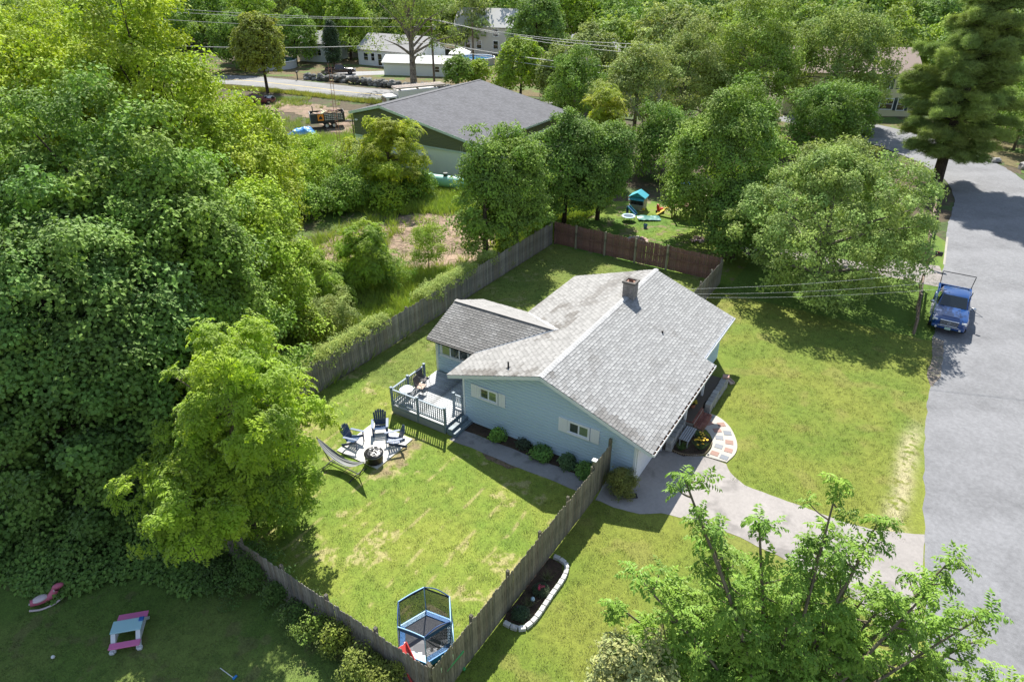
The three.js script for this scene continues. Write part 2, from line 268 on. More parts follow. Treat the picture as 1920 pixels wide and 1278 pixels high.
// ---------------------------------------------------------------- the blue house (local x along the gable, local -z along the ridge)
const M = {
  white: mat([0.8, 0.81, 0.83], 0.6), trim: mat([0.72, 0.76, 0.78], 0.6), siding: mat([0.47, 0.60, 0.70], 0.6), sidingWall: mat([0.40, 0.52, 0.61], 0.8),
  dark: mat([0.03, 0.03, 0.035], 0.9), metal: mat([0.45, 0.46, 0.48], 0.4, { metalness: 0.8 }), black: mat([0.025, 0.025, 0.028], 0.55),
  glass: pmat([0.9, 0.95, 0.95], 0.03, { transmission: 1, thickness: 0, ior: 1.5 }),
  room: mat([0.07, 0.075, 0.07], 0.9), blind: mat([0.30, 0.31, 0.18], 0.9),
  shingle: mat([1, 1, 1], 0.95, { vertexColors: true, bumpMap: grainTex, bumpScale: 0.006 }),
};
// shingle tabs over a roof plane: origin at the eave corner, e along the eave, s up the slope; range(v) gives the eave-wise start and end at height v
function shingles(o, e, s, len, up, range, tint, stain, course = 0.15, tabW = 0.3) {
  const O = V(...o), E_ = V(...e).normalize(), S_ = V(...s).normalize(), N = new THREE.Vector3().crossVectors(E_, S_).normalize(); if (N.y < 0) N.negate();
  const P = (u, v, h) => O.clone().addScaledVector(E_, u).addScaledVector(S_, v).addScaledVector(N, h).toArray(), q = [];
  const rows = Math.ceil(up / course);
  for (let r = 0; r < rows; r++) {
    const v0 = r * course - (r ? 0 : 0.03), v1 = Math.min(up, (r + 1) * course + 0.03), [ua, ub] = range(r * course), shift = (r % 2) * tabW / 2 + hash2(r, 71) * 0.05;
    for (let c = -1; c * tabW < len + tabW; c++) {
      const u0 = Math.max(ua, c * tabW + shift + 0.008), u1 = Math.min(ub, (c + 1) * tabW + shift - 0.008); if (u1 - u0 < 0.02) continue;
      const k = hash2(c + 50 * r, r + 311), t = tint(k, u0, r * course), d = stain(u0, r * course), col = [t[0] * d[0], t[1] * d[1], t[2] * d[2]], hl = 0.019 + 0.01 * k;
      q.push([P(u0, v0, hl), P(u1, v0, hl), P(u1, v1, 0.004), P(u0, v1, 0.004), col]);
      q.push([P(u0, v0, -0.004), P(u1, v0, -0.004), P(u1, v0, hl), P(u0, v0, hl), col]);
    }
  }
  const g = quads(q); return g;
}
function slab(a, b, c, d, t) {                                       // a flat board of thickness t below the quad a b c d
  const A = [a, b, c, d].map(p => V(...p)), n = new THREE.Vector3().crossVectors(A[1].clone().sub(A[0]), A[3].clone().sub(A[0])).normalize(); if (n.y < 0) n.negate();
  const T = A.map(p => p.toArray()), Bm = A.map(p => p.clone().addScaledVector(n, -t).toArray()), q = [[T[0], T[1], T[2], T[3]], [Bm[3], Bm[2], Bm[1], Bm[0]]];
  for (let i = 0; i < 4; i++) q.push([Bm[i], Bm[(i + 1) % 4], T[(i + 1) % 4], T[i]]);
  return quads(q);
}
// lap siding on a wall: strips between xl(y) and xr(y)
function lapSiding(place3, y0, y1, xl, xr, exp = 0.165) {
  const q = [];
  for (let y = y0; y < y1 - 0.02; y += exp) {
    const t = Math.min(y + exp, y1), a0 = xl(y), b0 = xr(y), a1 = xl(t), b1 = xr(t); if (b0 - a0 < 0.03) continue;
    const h = lerp(y, t, 0.6), ah = lerp(a0, a1, 0.6), bh = lerp(b0, b1, 0.6);
    q.push([place3(a0, y, 0.062), place3(b0, y, 0.062), place3(bh, h, 0.056), place3(ah, h, 0.056)], [place3(ah, h, 0.056), place3(bh, h, 0.056), place3(b1, t, 0.003), place3(a1, t, 0.003)]);
    q.push([place3(a0, y, 0.002), place3(b0, y, 0.002), place3(b0, y, 0.062), place3(a0, y, 0.062)]);
  }
  return quads(q);
}
function slidingWindow(parent, w, h, lites, [x, y, z], ry = 0, backs = []) {   // local +z is outwards
  const f = new THREE.Group(); f.name = 'window'; f.position.set(x, y, z); f.rotation.y = ry; parent.add(f);
  const T = 0.07, D = 0.07, fr = [bx(w + 2 * T, T, D, [0, h / 2 + T / 2, D / 2]), bx(w + 2 * T + 0.04, T, D + 0.04, [0, -h / 2 - T / 2, D / 2 + 0.02]), bx(T, h, D, [-w / 2 - T / 2, 0, D / 2]), bx(T, h, D, [w / 2 + T / 2, 0, D / 2])];
  for (let i = 1; i < lites; i++) fr.push(bx(0.045, h - 0.004, 0.05, [-w / 2 + w * i / lites, 0, 0.036]));
  mesh('frame', fr, M.white, f);
  for (let i = 0; i < lites; i++) {
    const pw = w / lites - 0.06, px = -w / 2 + w * (i + 0.5) / lites;
    mesh('sash', [bx(pw + 0.05, 0.03, 0.03, [px, h / 2 - 0.018, 0.035]), bx(pw + 0.05, 0.03, 0.03, [px, -h / 2 + 0.018, 0.035]), bx(0.025, h - 0.07, 0.03, [px - pw / 2 - 0.008, 0, 0.035]), bx(0.025, h - 0.07, 0.03, [px + pw / 2 + 0.008, 0, 0.035])], M.white, f);
    mesh('pane', bx(pw, h - 0.05, 0.004, [px, 0, 0.04]), M.glass, f);
    mesh('room_behind', bx(pw + 0.02, h - 0.02, 0.01, [px, 0, 0.014]), backs[i] || M.room, f);
  }
  return f;
}
const house = thing('ranch_house', 'single storey pale blue clapboard house with grey shingle roof and brick chimney', 'house', [HO[0], 0, HO[1]], YAW);
{
  const RX = 4.35, RY = 4.22, LX = -0.65, LY = 2.6, EX = 9.58, EY = 2.3, EX2 = 9.02, EY2 = 2.49, Z0 = 0.45, ZS = -7.62, Z1 = -12.65;
  const sL = (RY - LY) / (RX - LX), sR = (RY - EY) / (EX - RX), roofY = x => x < RX ? LY + (x - LX) * sL : RY - (x - RX) * sR;
  // walls
  const wall = [];
  const outline = [[0, 0], [8.8, 0], [8.8, roofY(8.8) - 0.14], [RX, RY - 0.16], [0, roofY(0) - 0.14]];
  wall.push(place(prism(outline, 2.7, 'z'), [0, 0, -1.36]));                                   // front part to the end of the garage wall
  wall.push(place(prism([[0, 0], [7.6, 0], [7.6, roofY(7.6) - 0.14], [RX, RY - 0.16], [0, roofY(0) - 0.14]], 4.9, 'z'), [0, 0, -5.16]));   // set back behind the porch
  wall.push(place(prism([[0, 0], [8.6, 0], [8.6, roofY(8.6) - 0.14], [RX, RY - 0.16], [0, roofY(0) - 0.14]], 4.6, 'z'), [0, 0, -9.92]));
  mesh('wall', wall, M.sidingWall, house);
  const front = lapSiding((x, y, d) => [x, y, d], 0.06, RY - 0.2, y => y < roofY(0) - 0.16 ? 0.06 : Math.min(RX, (y + 0.16 - LY) / sL + LX), y => y < roofY(8.74) - 0.16 ? 8.74 : Math.max(RX, RX + (RY - 0.16 - y) / sR));
  mesh('siding', front, M.siding, house, true);
  mesh('siding', lapSiding((x, y, d) => [8.6 + d, y, -x], 0.06, roofY(8.6) - 0.18, () => 7.7, () => 12.18), M.siding, house, true);
  mesh('siding', lapSiding((x, y, d) => [-d, y, -x], 0.06, roofY(0) - 0.18, () => 0.06, () => 2.3), M.siding, house, true);
  for (const [x, z] of [[0.02, 0.035], [8.78, 0.035]]) mesh('corner_board', bx(0.1, roofY(x) - 0.2, 0.1, [x, (roofY(x) - 0.2) / 2 + 0.01, z]), M.trim, house);
  mesh('corner_board', bx(0.09, roofY(8.6) - 0.2, 0.09, [8.6, (roofY(8.6) - 0.2) / 2, -7.66]), M.trim, house);
  // white panelled garage wall under the right eave
  for (let i = 0; i < 4; i++) mesh('garage_door_panel', rbx(0.035, 0.48, 2.35, 0.012, [8.825, 0.27 + i * 0.49, -1.32], [0, 0, 0], 1), M.white, house);
  mesh('garage_door_frame', [bx(0.06, 2.06, 0.08, [8.83, 1.03, -0.1]), bx(0.06, 2.06, 0.08, [8.83, 1.03, -2.56]), bx(0.06, 0.1, 2.54, [8.83, 2.06, -1.33])], M.white, house);
  mesh('downspout', bar([8.98, 0.02, -2.78], [8.98, 2.05, -2.78], 0.035), M.white, house);
  // porch recess: dark door and window on the set back wall
  const door = mesh('front_door', rbx(0.05, 1.9, 0.9, 0.01, [7.63, 1.25, -5.9], [0, 0, 0], 1), mat([0.22, 0.05, 0.04], 0.5), house); mesh('handle', place(ni(new THREE.SphereGeometry(0.035, 10, 8)), [7.7, 1.2, -5.6]), M.metal, door);
  slidingWindow(house, 1.3, 0.9, 2, [7.61, 1.5, -4.1], PI / 2);
  for (const z of [-4.9, -7.4]) mesh('porch_post', bx(0.1, 2.1, 0.1, [9.3, 1.15, z]), M.white, house);
  // roof decks and edges
  const deck = mat([0.08, 0.08, 0.08], 0.9);
  mesh('roof_deck', [slab([LX, LY, Z0], [RX, RY, Z0], [RX, RY, Z1], [LX, LY, Z1], 0.1), slab([RX, RY, Z0], [EX, EY, Z0], [EX, EY, ZS], [RX, RY, ZS], 0.1), slab([RX, RY - 0.004, ZS - 0.002], [EX2, EY2 - 0.004, ZS - 0.002], [EX2, EY2 - 0.004, Z1], [RX, RY - 0.004, Z1], 0.1)], deck, house);
  const dirt = (sc, lo, hi, d) => (u, v) => { const n = fbm(u * sc + 3, v * sc * 1.3 + 8, 4), m = fbm(u * 3.1, v * 3.1 + 20, 3), k = sstep(lo, hi, n * 0.65 + m * 0.35) * d; return [1 - k, 1 - k * 1.06, 1 - k * 1.12]; };
  const grey = (k) => { const t = 0.275 + 0.085 * (k - 0.5); return [t, t * 0.98, t * 0.955]; }, grey2 = (k) => { const t = 0.285 + 0.085 * (k - 0.5); return [t * 0.995, t, t * 1.0]; };
  const lenL = Math.hypot(RX - LX, RY - LY), lenR = Math.hypot(EX - RX, RY - EY), lenR2 = Math.hypot(EX2 - RX, RY - EY2), W = Z0 - Z1;
  const sg = [];
  sg.push(shingles([LX, LY, Z0], [0, 0, -1], [RX - LX, RY - LY, 0], W, lenL, () => [0, W], grey, (u, v) => { const a = dirt(0.45, 0.52, 0.7, 0.3)(u, v), f = u > 3.2 && u < 8.5 && v > 1.4 && v < 3.6 ? dirt(1.3, 0.5, 0.64, 0.4)(u + 4, v) : [1, 1, 1], e = u < 0.4 ? dirt(1.2, 0.4, 0.6, 0.4)(u, v) : [1, 1, 1]; return a.map((c, i) => c * f[i] * e[i]); }));
  sg.push(shingles([EX, EY, Z0], [0, 0, -1], [RX - EX, RY - EY, 0], Z0 - ZS, lenR, () => [0, Z0 - ZS], grey2, (u, v) => u < 0.5 ? dirt(1.2, 0.38, 0.6, 0.35)(u, v) : dirt(0.7, 0.55, 0.75, 0.22)(u + 30, v)));
  sg.push(shingles([EX2, EY2, ZS], [0, 0, -1], [RX - EX2, RY - EY2, 0], ZS - Z1, lenR2, () => [0, ZS - Z1], grey2, dirt(0.7, 0.55, 0.75, 0.22)));
  mesh('roof_shingles', uvm(merge(sg), 1.5), M.shingle, house, true);
  const ridge = []; for (let z = Z0; z > Z1; z -= 0.2) { const t = 0.38 + 0.08 * rnd(), c = [t, t, t], z1 = z - 0.23, y = RY + 0.03; ridge.push([[RX - 0.14, y - 0.05, z], [RX, y, z], [RX, y - 0.008, z1], [RX - 0.14, y - 0.058, z1], c], [[RX, y, z], [RX + 0.14, y - 0.05, z], [RX + 0.14, y - 0.058, z1], [RX, y - 0.008, z1], c]); }
  mesh('ridge_caps', quads(ridge), M.shingle, house, true);
  // rakes, soffits, gutters
  const rake = (x0, y0, x1, y1, z, h = 0.17) => slab([x0, y0 - 0.01, z - 0.02], [x1, y1 - 0.01, z - 0.02], [x1, y1 - 0.01, z + 0.02], [x0, y0 - 0.01, z + 0.02], h);
  mesh('rake_board', rake(LX, LY, RX, RY, Z0 - 0.015), M.trim, house); mesh('rake_board', rake(RX, RY, EX, EY, Z0 - 0.015), M.trim, house);
  mesh('rake_board', rake(LX, LY, RX, RY, Z1 + 0.015), M.trim, house); mesh('rake_board', rake(RX, RY, EX2, EY2, Z1 + 0.015), M.trim, house);
  mesh('soffit', [slab([LX, LY - 0.13, Z0 - 0.04], [RX, RY - 0.13, Z0 - 0.04], [RX, RY - 0.13, 0], [LX, LY - 0.13, 0], 0.02), slab([RX, RY - 0.13, Z0 - 0.04], [EX, EY - 0.13, Z0 - 0.04], [EX, EY - 0.13, 0], [RX, RY - 0.13, 0], 0.02)], M.trim, house);
  mesh('ridge_bracket', bx(0.28, 0.16, 0.1, [RX + 0.1, RY - 0.33, 0.09]), M.white, house);
  const gut = (x, y, z0, z1) => { const w = 0.12, L = z0 - z1, zc = (z0 + z1) / 2; return [bx(w, 0.012, L, [x, y - 0.1, zc]), bx(0.012, 0.11, L, [x + w / 2, y - 0.05, zc]), bx(0.012, 0.11, L, [x - w / 2, y - 0.05, zc]), bx(w, 0.11, 0.012, [x, y - 0.05, z0]), bx(w, 0.11, 0.012, [x, y - 0.05, z1])]; };
  mesh('gutter', gut(EX + 0.075, EY - 0.02, Z0 - 0.02, ZS + 0.02), M.white, house);
  mesh('gutter_leaves', bx(0.105, 0.03, Z0 - ZS - 0.1, [EX + 0.075, EY - 0.085, (Z0 + ZS) / 2]), mat([0.09, 0.06, 0.04], 1), house);
  mesh('gutter', gut(EX2 + 0.075, EY2 - 0.02, ZS - 0.02, Z1 + 0.02), M.white, house);
  for (let z = Z0 - 0.3; z > ZS; z -= 0.42) mesh('gutter_strap', bx(0.15, 0.008, 0.025, [EX + 0.07, EY - 0.008, z]), M.white, house);
  mesh('fascia', [bx(0.03, 0.16, W - 0.06, [LX + 0.02, LY - 0.1, (Z0 + Z1) / 2]), bx(0.03, 0.16, Z0 - ZS - 0.06, [EX - 0.02, EY - 0.1, (Z0 + ZS) / 2]), bx(0.03, 0.16, ZS - Z1 - 0.06, [EX2 - 0.02, EY2 - 0.1, (ZS + Z1) / 2])], M.trim, house);
  mesh('step_edge', slab([7.0, roofY(7.0) + 0.012, ZS - 0.012], [EX, EY + 0.012, ZS - 0.012], [EX, EY + 0.012, ZS + 0.01], [7.0, roofY(7.0) + 0.012, ZS + 0.01], 0.12), mat([0.3, 0.3, 0.31], 0.8), house);
  // chimney
  const ch = mesh('chimney', [bx(0.62, 1.05, 0.56, [4.42, RY + 0.22, -8.85])], mat([1, 1, 1], 0.95, { map: tex(128, 128, (i, j) => { const n = fbm(i / 18, j / 14, 4), m = hash2(i, j); const v = 0.20 + 0.22 * (n - 0.4) + 0.05 * (m - 0.5); return [v * 1.08, v * 0.98, v * 0.92]; }) }), house);
  mesh('crown', [bx(0.72, 0.1, 0.12, [4.42, RY + 0.79, -8.57]), bx(0.72, 0.1, 0.12, [4.42, RY + 0.79, -9.13]), bx(0.12, 0.1, 0.44, [4.12, RY + 0.79, -8.85]), bx(0.12, 0.1, 0.44, [4.72, RY + 0.79, -8.85])], mat([0.13, 0.12, 0.11], 0.95), ch);
  mesh('flue', [place(ni(new THREE.CylinderGeometry(0.12, 0.12, 0.14, 14, 1, true)), [4.42, RY + 0.8, -8.85]), bx(0.5, 0.02, 0.46, [4.42, RY + 0.765, -8.85])], mat([0.25, 0.14, 0.10], 0.9, { side: THREE.DoubleSide }), ch);
  const courses = []; for (let i = 0; i < 9; i++) courses.push(bx(0.632, 0.016, 0.572, [4.42, RY - 0.2 + i * 0.105, -8.85]));
  mesh('mortar_joints', courses, mat([0.30, 0.28, 0.26], 1), ch, true);
  mesh('vent_pipe', [cyl(0.04, 0.04, 0.42, [2.28, roofY(2.28) + 0.15, -0.32]), cyl(0.1, 0.13, 0.03, [2.28, roofY(2.28) + 0.02, -0.32], [0, 0, 0.31])], M.black, house);
  mesh('vent_pipe', cyl(0.05, 0.05, 0.16, [6.85, roofY(6.85) + 0.06, -7.5]), M.black, house);
  // gable windows with shutters
  for (const [x0, x1, xs0, xs1, yc] of [[1.0, 1.9, 0.46, 2.36, 2.0], [5.68, 6.6, 5.14, 7.12, 1.9]]) {
    slidingWindow(house, x1 - x0, 0.52, 2, [(x0 + x1) / 2, yc, 0.064], 0, [M.room, M.blind]);
    for (const [s0, s1] of [[xs0, x0 - 0.1], [x1 + 0.1, xs1]]) {
      const w = s1 - s0, sh = mesh('shutter', bx(w, 0.72, 0.022, [(s0 + s1) / 2, yc - 0.03, 0.076]), M.white, house), nb = 4;
      for (let i = 0; i < nb; i++) mesh('board', rbx(w / nb - 0.008, 0.72, 0.014, 0.004, [s0 + w * (i + 0.5) / nb, yc - 0.03, 0.094], [0, 0, 0], 1), M.white, sh);
    }
  }
  // sunroom wing to the left
  const SX = -3.71, SR = 3.6, SE = 2.58, b0 = 1.93, bm = 4.5, b1 = 7.04, xi = (SR - LY) / sL + LX, y0w = SE - 0.12;
  mesh('sunroom_wall', place(prism([[-2.34, 0], [-6.66, 0], [-6.66, y0w], [-bm, SR - 0.16], [-2.34, y0w]].map(([z, y]) => [-z, y]), 3.4, 'x'), [SX + 0.3 + 1.7, 0, 0]), M.sidingWall, house);
  mesh('siding', lapSiding((x, y, d) => [x, y, -2.34 + d], 0.5, 1.55, () => SX + 0.36, () => -0.1), M.siding, house, true);
  mesh('siding', lapSiding((x, y, d) => [SX + 0.3 - d, y, -x], 0.06, y0w - 0.05, () => 2.4, () => 6.6), M.siding, house, true);
  mesh('corner_board', bx(0.15, y0w - 0.1, 0.15, [SX + 0.31, (y0w - 0.1) / 2, -2.36]), M.trim, house);
  slidingWindow(house, 2.25, 0.72, 4, [SX + 0.3 + 1.5, 1.98, -2.28], 0, [M.blind, M.room, M.room, M.room]);
  mesh('roof_deck', [slab([SX, SE, -b0], [-0.5, SE, -b0], [xi, SR, -bm], [SX, SR, -bm], 0.1), slab([SX, SR, -bm], [xi, SR, -bm], [-0.5, SE, -b1], [SX, SE, -b1], 0.1)], deck, house);
  const lenS = Math.hypot(SR - SE, bm - b0), cut = v => [0, (-0.66 - SX) + (xi + 0.66) * v / lenS];
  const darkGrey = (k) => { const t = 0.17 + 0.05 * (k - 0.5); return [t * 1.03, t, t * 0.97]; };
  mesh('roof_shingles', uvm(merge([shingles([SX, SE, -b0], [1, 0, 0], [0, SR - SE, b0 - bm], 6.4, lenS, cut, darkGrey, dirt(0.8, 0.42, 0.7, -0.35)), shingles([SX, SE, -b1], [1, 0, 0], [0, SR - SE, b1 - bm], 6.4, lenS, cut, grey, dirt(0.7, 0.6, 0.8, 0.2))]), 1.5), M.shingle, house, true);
  mesh('ridge_caps', slab([SX, SR + 0.035, -bm + 0.13], [xi, SR + 0.035, -bm + 0.13], [xi, SR + 0.035, -bm - 0.13], [SX, SR + 0.035, -bm - 0.13], 0.03), mat([0.3, 0.29, 0.28], 0.9), house);
  const flash = mat([0.72, 0.72, 0.72], 0.5);
  const vq = (x0, y0, z0, x1, y1, z1) => slab([x0 - 0.06, y0 + 0.045, z0 + 0.1], [x1 - 0.06, y1 + 0.045, z1 + 0.1], [x1 + 0.14, y1 + 0.065, z1 - 0.02], [x0 + 0.14, y0 + 0.065, z0 - 0.02], 0.015);
  mesh('valley_flashing', vq(-0.66, SE, -b0, xi, SR, -bm), flash, house);
  mesh('valley_flashing', vq(-0.66, SE, -b1 + 0.06, xi, SR, -bm), flash, house);
  mesh('fascia', [bx(-SX - 0.6, 0.15, 0.03, [(SX - 0.6) / 2, SE - 0.09, -b0 - 0.03]), slab([SX - 0.01, SE - 0.01, -b0], [SX - 0.01, SR - 0.01, -bm], [SX + 0.03, SR - 0.01, -bm], [SX + 0.03, SE - 0.01, -b0], 0.16)], M.white, house);
  mesh('gutter', [bx(-SX - 0.7, 0.08, 0.1, [(SX - 0.6) / 2, SE - 0.07, -b0 + 0.06])], M.black, house);
}

// ---------------------------------------------------------------- deck
const deckT = thing('wooden_deck', 'blue grey painted wooden deck with railings and two steps beside the sunroom', 'deck', [HO[0], 0, HO[1]], YAW);
{
  const dm = [0.56, 0.61, 0.53].map(v => mat([v * 0.94, v, v * 1.07], 0.6, { map: woodTex })), rail = mat([0.17, 0.225, 0.275], 0.6), skirt = mat([0.34, 0.36, 0.36], 0.8);
  const X0 = -3.4, X1 = -0.06, H = 0.52, ZA = 1.5, ZB = -2.3, bw = 0.142;
  const nB = Math.floor((ZA - ZB) / bw), bg = uvm(bx(X1 - X0, 0.035, bw - 0.032, [0, 0, 0]), 0.5); { const uv = bg.attributes.uv; for (let i = 0; i < uv.count; i++) uv.setXY(i, uv.getY(i) * 2, uv.getX(i)); }
  for (let i = 0; i < nB; i++) { const o = mesh('board', bg, dm[i % 3], deckT); o.position.set((X0 + X1) / 2, H - 0.018, ZA - bw * (i + 0.5)); }
  mesh('frame', [bx(X1 - X0 - 0.06, 0.16, 0.04, [(X0 + X1) / 2, H - 0.13, ZA - 0.05]), bx(0.04, 0.16, ZA - ZB - 0.1, [X0 + 0.04, H - 0.13, (ZA + ZB) / 2]), bx(0.04, 0.16, ZA - 0.05, [X1 - 0.04, H - 0.13, ZA / 2 - 0.05])], rail, deckT);
  const sk = bx(X1 - X0 - 0.1, 0.034, 0.02), sk2 = bx(0.02, 0.034, ZA - ZB - 0.1);
  for (let i = 0; i < 7; i++) { const o = mesh('skirt_slat', sk, skirt, deckT); o.position.set((X0 + X1) / 2, 0.05 + i * 0.05, ZA - 0.03); const p = mesh('skirt_slat', sk2, skirt, deckT); p.position.set(X0 + 0.02, 0.05 + i * 0.05, (ZA + ZB) / 2); }
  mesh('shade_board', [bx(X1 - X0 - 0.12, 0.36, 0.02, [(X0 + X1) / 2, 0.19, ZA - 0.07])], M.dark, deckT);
  const post = (x, z, h = 0.98) => mesh('post', [bx(0.1, h + 0.4, 0.1, [x, H + h - (h + 0.4) / 2, z]), bx(0.13, 0.03, 0.13, [x, H + h + 0.012, z])], rail, deckT);
  const bal = bx(0.035, 0.7, 0.035);
  const run = (x0, z0, x1, z1) => {
    const L = Math.hypot(x1 - x0, z1 - z0), n = Math.round(L / 0.125);
    mesh('top_rail', beam([x0, H + 0.88, z0], [x1, H + 0.88, z1], 0.09, 0.045), rail, deckT); mesh('bottom_rail', beam([x0, H + 0.13, z0], [x1, H + 0.13, z1], 0.045, 0.07), rail, deckT);
    for (let i = 1; i < n; i++) { const o = mesh('baluster', bal, rail, deckT); o.position.set(lerp(x0, x1, i / n), H + 0.5, lerp(z0, z1, i / n)); }
  };
  const xr = -0.42;
  for (const [x, z] of [[X0 + 0.05, ZA - 0.06], [-1.75, ZA - 0.06], [-0.12, ZA - 0.06], [X0 + 0.05, 0.2], [X0 + 0.05, -1.1]]) post(x, z);
  post(-0.62, 0.06, 0.86); post(-0.1, 0.06, 0.86);
  run(X0 + 0.1, ZA - 0.06, -1.8, ZA - 0.06); run(-1.7, ZA - 0.06, -0.17, ZA - 0.06); run(X0 + 0.05, ZA - 0.11, X0 + 0.05, 0.25); run(X0 + 0.05, 0.15, X0 + 0.05, -1.05);
  mesh('top_rail', beam([-0.57, H + 0.78, 0.06], [-0.15, H + 0.78, 0.06], 0.08, 0.04), rail, deckT); mesh('bottom_rail', beam([-0.57, H + 0.13, 0.06], [-0.15, H + 0.13, 0.06], 0.045, 0.07), rail, deckT);
  for (let i = 0; i < 3; i++) { const o = mesh('baluster', bal, M.white, deckT); o.scale.y = 0.86; o.position.set(-0.46 + i * 0.1, H + 0.45, 0.06); }
  const step = mat([0.21, 0.27, 0.32], 0.6, { map: woodTex });
  for (const [x, y] of [[0.1, 0.34], [0.36, 0.17]]) { mesh('step', uvm(rbx(0.28, 0.04, 1.3, 0.008, [x, y, 0.78], [0, 0, 0], 1), 1), step, deckT); mesh('riser', bx(0.02, 0.14, 1.26, [x + 0.1, y - 0.09, 0.78]), rail, deckT); }
  for (const z of [0.14, 1.42]) mesh('stringer', prism([[-0.05, 0.02], [0.5, 0.02], [0.5, 0.14], [0.24, 0.14], [0.24, 0.31], [-0.05, 0.31]], 0.04, 'z').translate(0, 0, z), rail, deckT);
}
// ---------------------------------------------------------------- front of the house: block wall, steps, bench, bed, curved path
{
  const block = [0.30, 0.34, 0.27].map(v => mat([v * 1.02, v, v * 0.96], 0.95, { bumpMap: grainTex, bumpScale: 0.01 }));
  const w = thing('block_wall', 'low grey concrete block wall in front of the porch', 'wall', [HO[0], 0, HO[1]], YAW);
  const bg = uvm(rbx(0.3, 0.2, 0.36, 0.03, [0, 0, 0], [0, 0, 0], 1), 1);
  const row = (x0, b0, b1, h) => { const n = Math.round((b1 - b0) / 0.38); for (let r = 0; r < h; r++) for (let i = 0; i < n; i++) { const o = mesh('block', bg, block[Math.floor(rnd() * 3)], w); o.position.set(x0 + rr(-0.02, 0.02), 0.1 + r * 0.205, -(b0 + (i + 0.5 + (r % 2) * 0.0) * (b1 - b0) / n)); o.rotation.y = rr(-0.06, 0.06); } };
  row(9.25, 2.9, 4.85, 3); row(9.85, 6.6, 9.6, 3);
  mesh('fill', [bx(1.4, 0.5, 1.9, [8.4, 0.25, -3.9]), bx(1.9, 0.55, 2.2, [8.68, 0.275, -6.0]), bx(2.0, 0.5, 2.4, [8.7, 0.25, -8.3])], mat([0.1, 0.08, 0.065], 1), w);
  const cap = mesh('corner_brick', rbx(0.34, 0.12, 0.3, 0.03, [9.88, 0.68, -9.45], [0, 0.2, 0], 1), mat([0.42, 0.26, 0.22], 0.9), w);
  const bs = thing('brick_steps', 'red brick front steps below the porch eave', 'steps', [HO[0], 0, HO[1]], YAW);
  const brick = [[0.20, 0.075, 0.055], [0.17, 0.06, 0.045], [0.23, 0.10, 0.075]].map(c => mat(c, 0.9)), g = bx(0.1, 0.062, 0.2), mort = mat([0.30, 0.28, 0.25], 1);
  mesh('bed', [bx(0.8, 0.5, 1.44, [9.35, 0.25, -5.6]), bx(0.42, 0.28, 1.44, [9.96, 0.14, -5.6])], mort, bs);
  for (const [xs, y] of [[[9.0, 9.115, 9.23, 9.345, 9.46, 9.575, 9.69], 0.51], [[9.81, 9.925, 10.04, 10.14], 0.29]]) for (const x of xs) for (let i = 0; i < 7; i++) { const o = mesh('brick', g, brick[Math.floor(rnd() * 3)], bs); o.position.set(x, y, -4.98 - i * 0.206); }
  for (let i = 0; i < 7; i++) for (const [x, y] of [[9.75, 0.4], [10.17, 0.16]]) { const o = mesh('brick', g, brick[Math.floor(rnd() * 3)], bs); o.position.set(x, y, -4.98 - i * 0.206); o.rotation.z = PI / 2; }
  // slatted bench
  const [bx0, bz0] = hw(9.75, 4.1), be = thing('garden_bench', 'small grey slatted bench beside the brick steps', 'bench', [bx0, 0, bz0], YAW);
  const bm = mat([0.36, 0.37, 0.40], 0.6);
  for (let i = 0; i < 5; i++) mesh('slat', rbx(0.075, 0.025, 1.15, 0.006, [-0.2 + i * 0.1, 0.43, 0], [0, 0, 0], 1), bm, be);
  for (const x of [-0.18, 0.18]) for (const z of [-0.5, 0.5]) mesh('leg', bx(0.05, 0.42, 0.05, [x, 0.21, z]), bm, be);
  mesh('apron', [bx(0.03, 0.06, 1.0, [-0.19, 0.38, 0]), bx(0.03, 0.06, 1.0, [0.19, 0.38, 0])], bm, be);
  // chain edging
  const ed = thing('bed_edging', 'scalloped tan edging round the bed beside the steps', 'edging', [HO[0], 0, HO[1]], YAW), em = mat([0.22, 0.17, 0.11], 0.9), eg = place(ni(new THREE.TorusGeometry(0.055, 0.018, 6, 10)), [0, 0.05, 0]);
  const pts = new THREE.CatmullRomCurve3([[9.3, 3.05], [9.8, 2.98], [10.3, 3.15], [10.75, 3.5], [10.85, 4.0], [10.8, 4.6]].map(([a, b]) => V(a, 0, -b))).getSpacedPoints(26);
  for (let i = 0; i < pts.length - 1; i++) { const o = mesh('link', eg, em, ed); o.position.copy(pts[i]); o.rotation.y = Math.atan2(-(pts[i + 1].z - pts[i].z), pts[i + 1].x - pts[i].x); }
  // curved path with colored paving stones
  const outer = [[9.65, 6.75], [10.38, 6.72], [11.0, 6.35], [11.5, 5.72], [11.85, 5.0], [11.95, 4.35], [11.8, 3.55]], inner = [[10.85, 3.45], [10.9, 4.2], [10.65, 4.95], [10.2, 5.4], [9.7, 5.55]];
  const poly = [...smooth(outer, 5, false), ...smooth(inner, 5, false)].map(p => hw(...p));
  const pg = sheet(poly, 0.045, 1 / 2, 0.04);
  const path = struct('paved_path', pg, mat([0.8, 0.77, 0.72], 0.9, { map: concreteTex, bumpMap: grainTex, bumpScale: 0.004 }), 'curved pale path with red and grey paving stones');
  const sc = [[0.32, 0.20, 0.165], [0.23, 0.24, 0.26], [0.30, 0.19, 0.155], [0.20, 0.215, 0.24]].map(c => mat(c, 0.9, { bumpMap: grainTex, bumpScale: 0.004 }));
  const sg = uvm(rbx(0.36, 0.03, 0.32, 0.012, [0, 0, 0], [0, 0, 0], 1), 1);
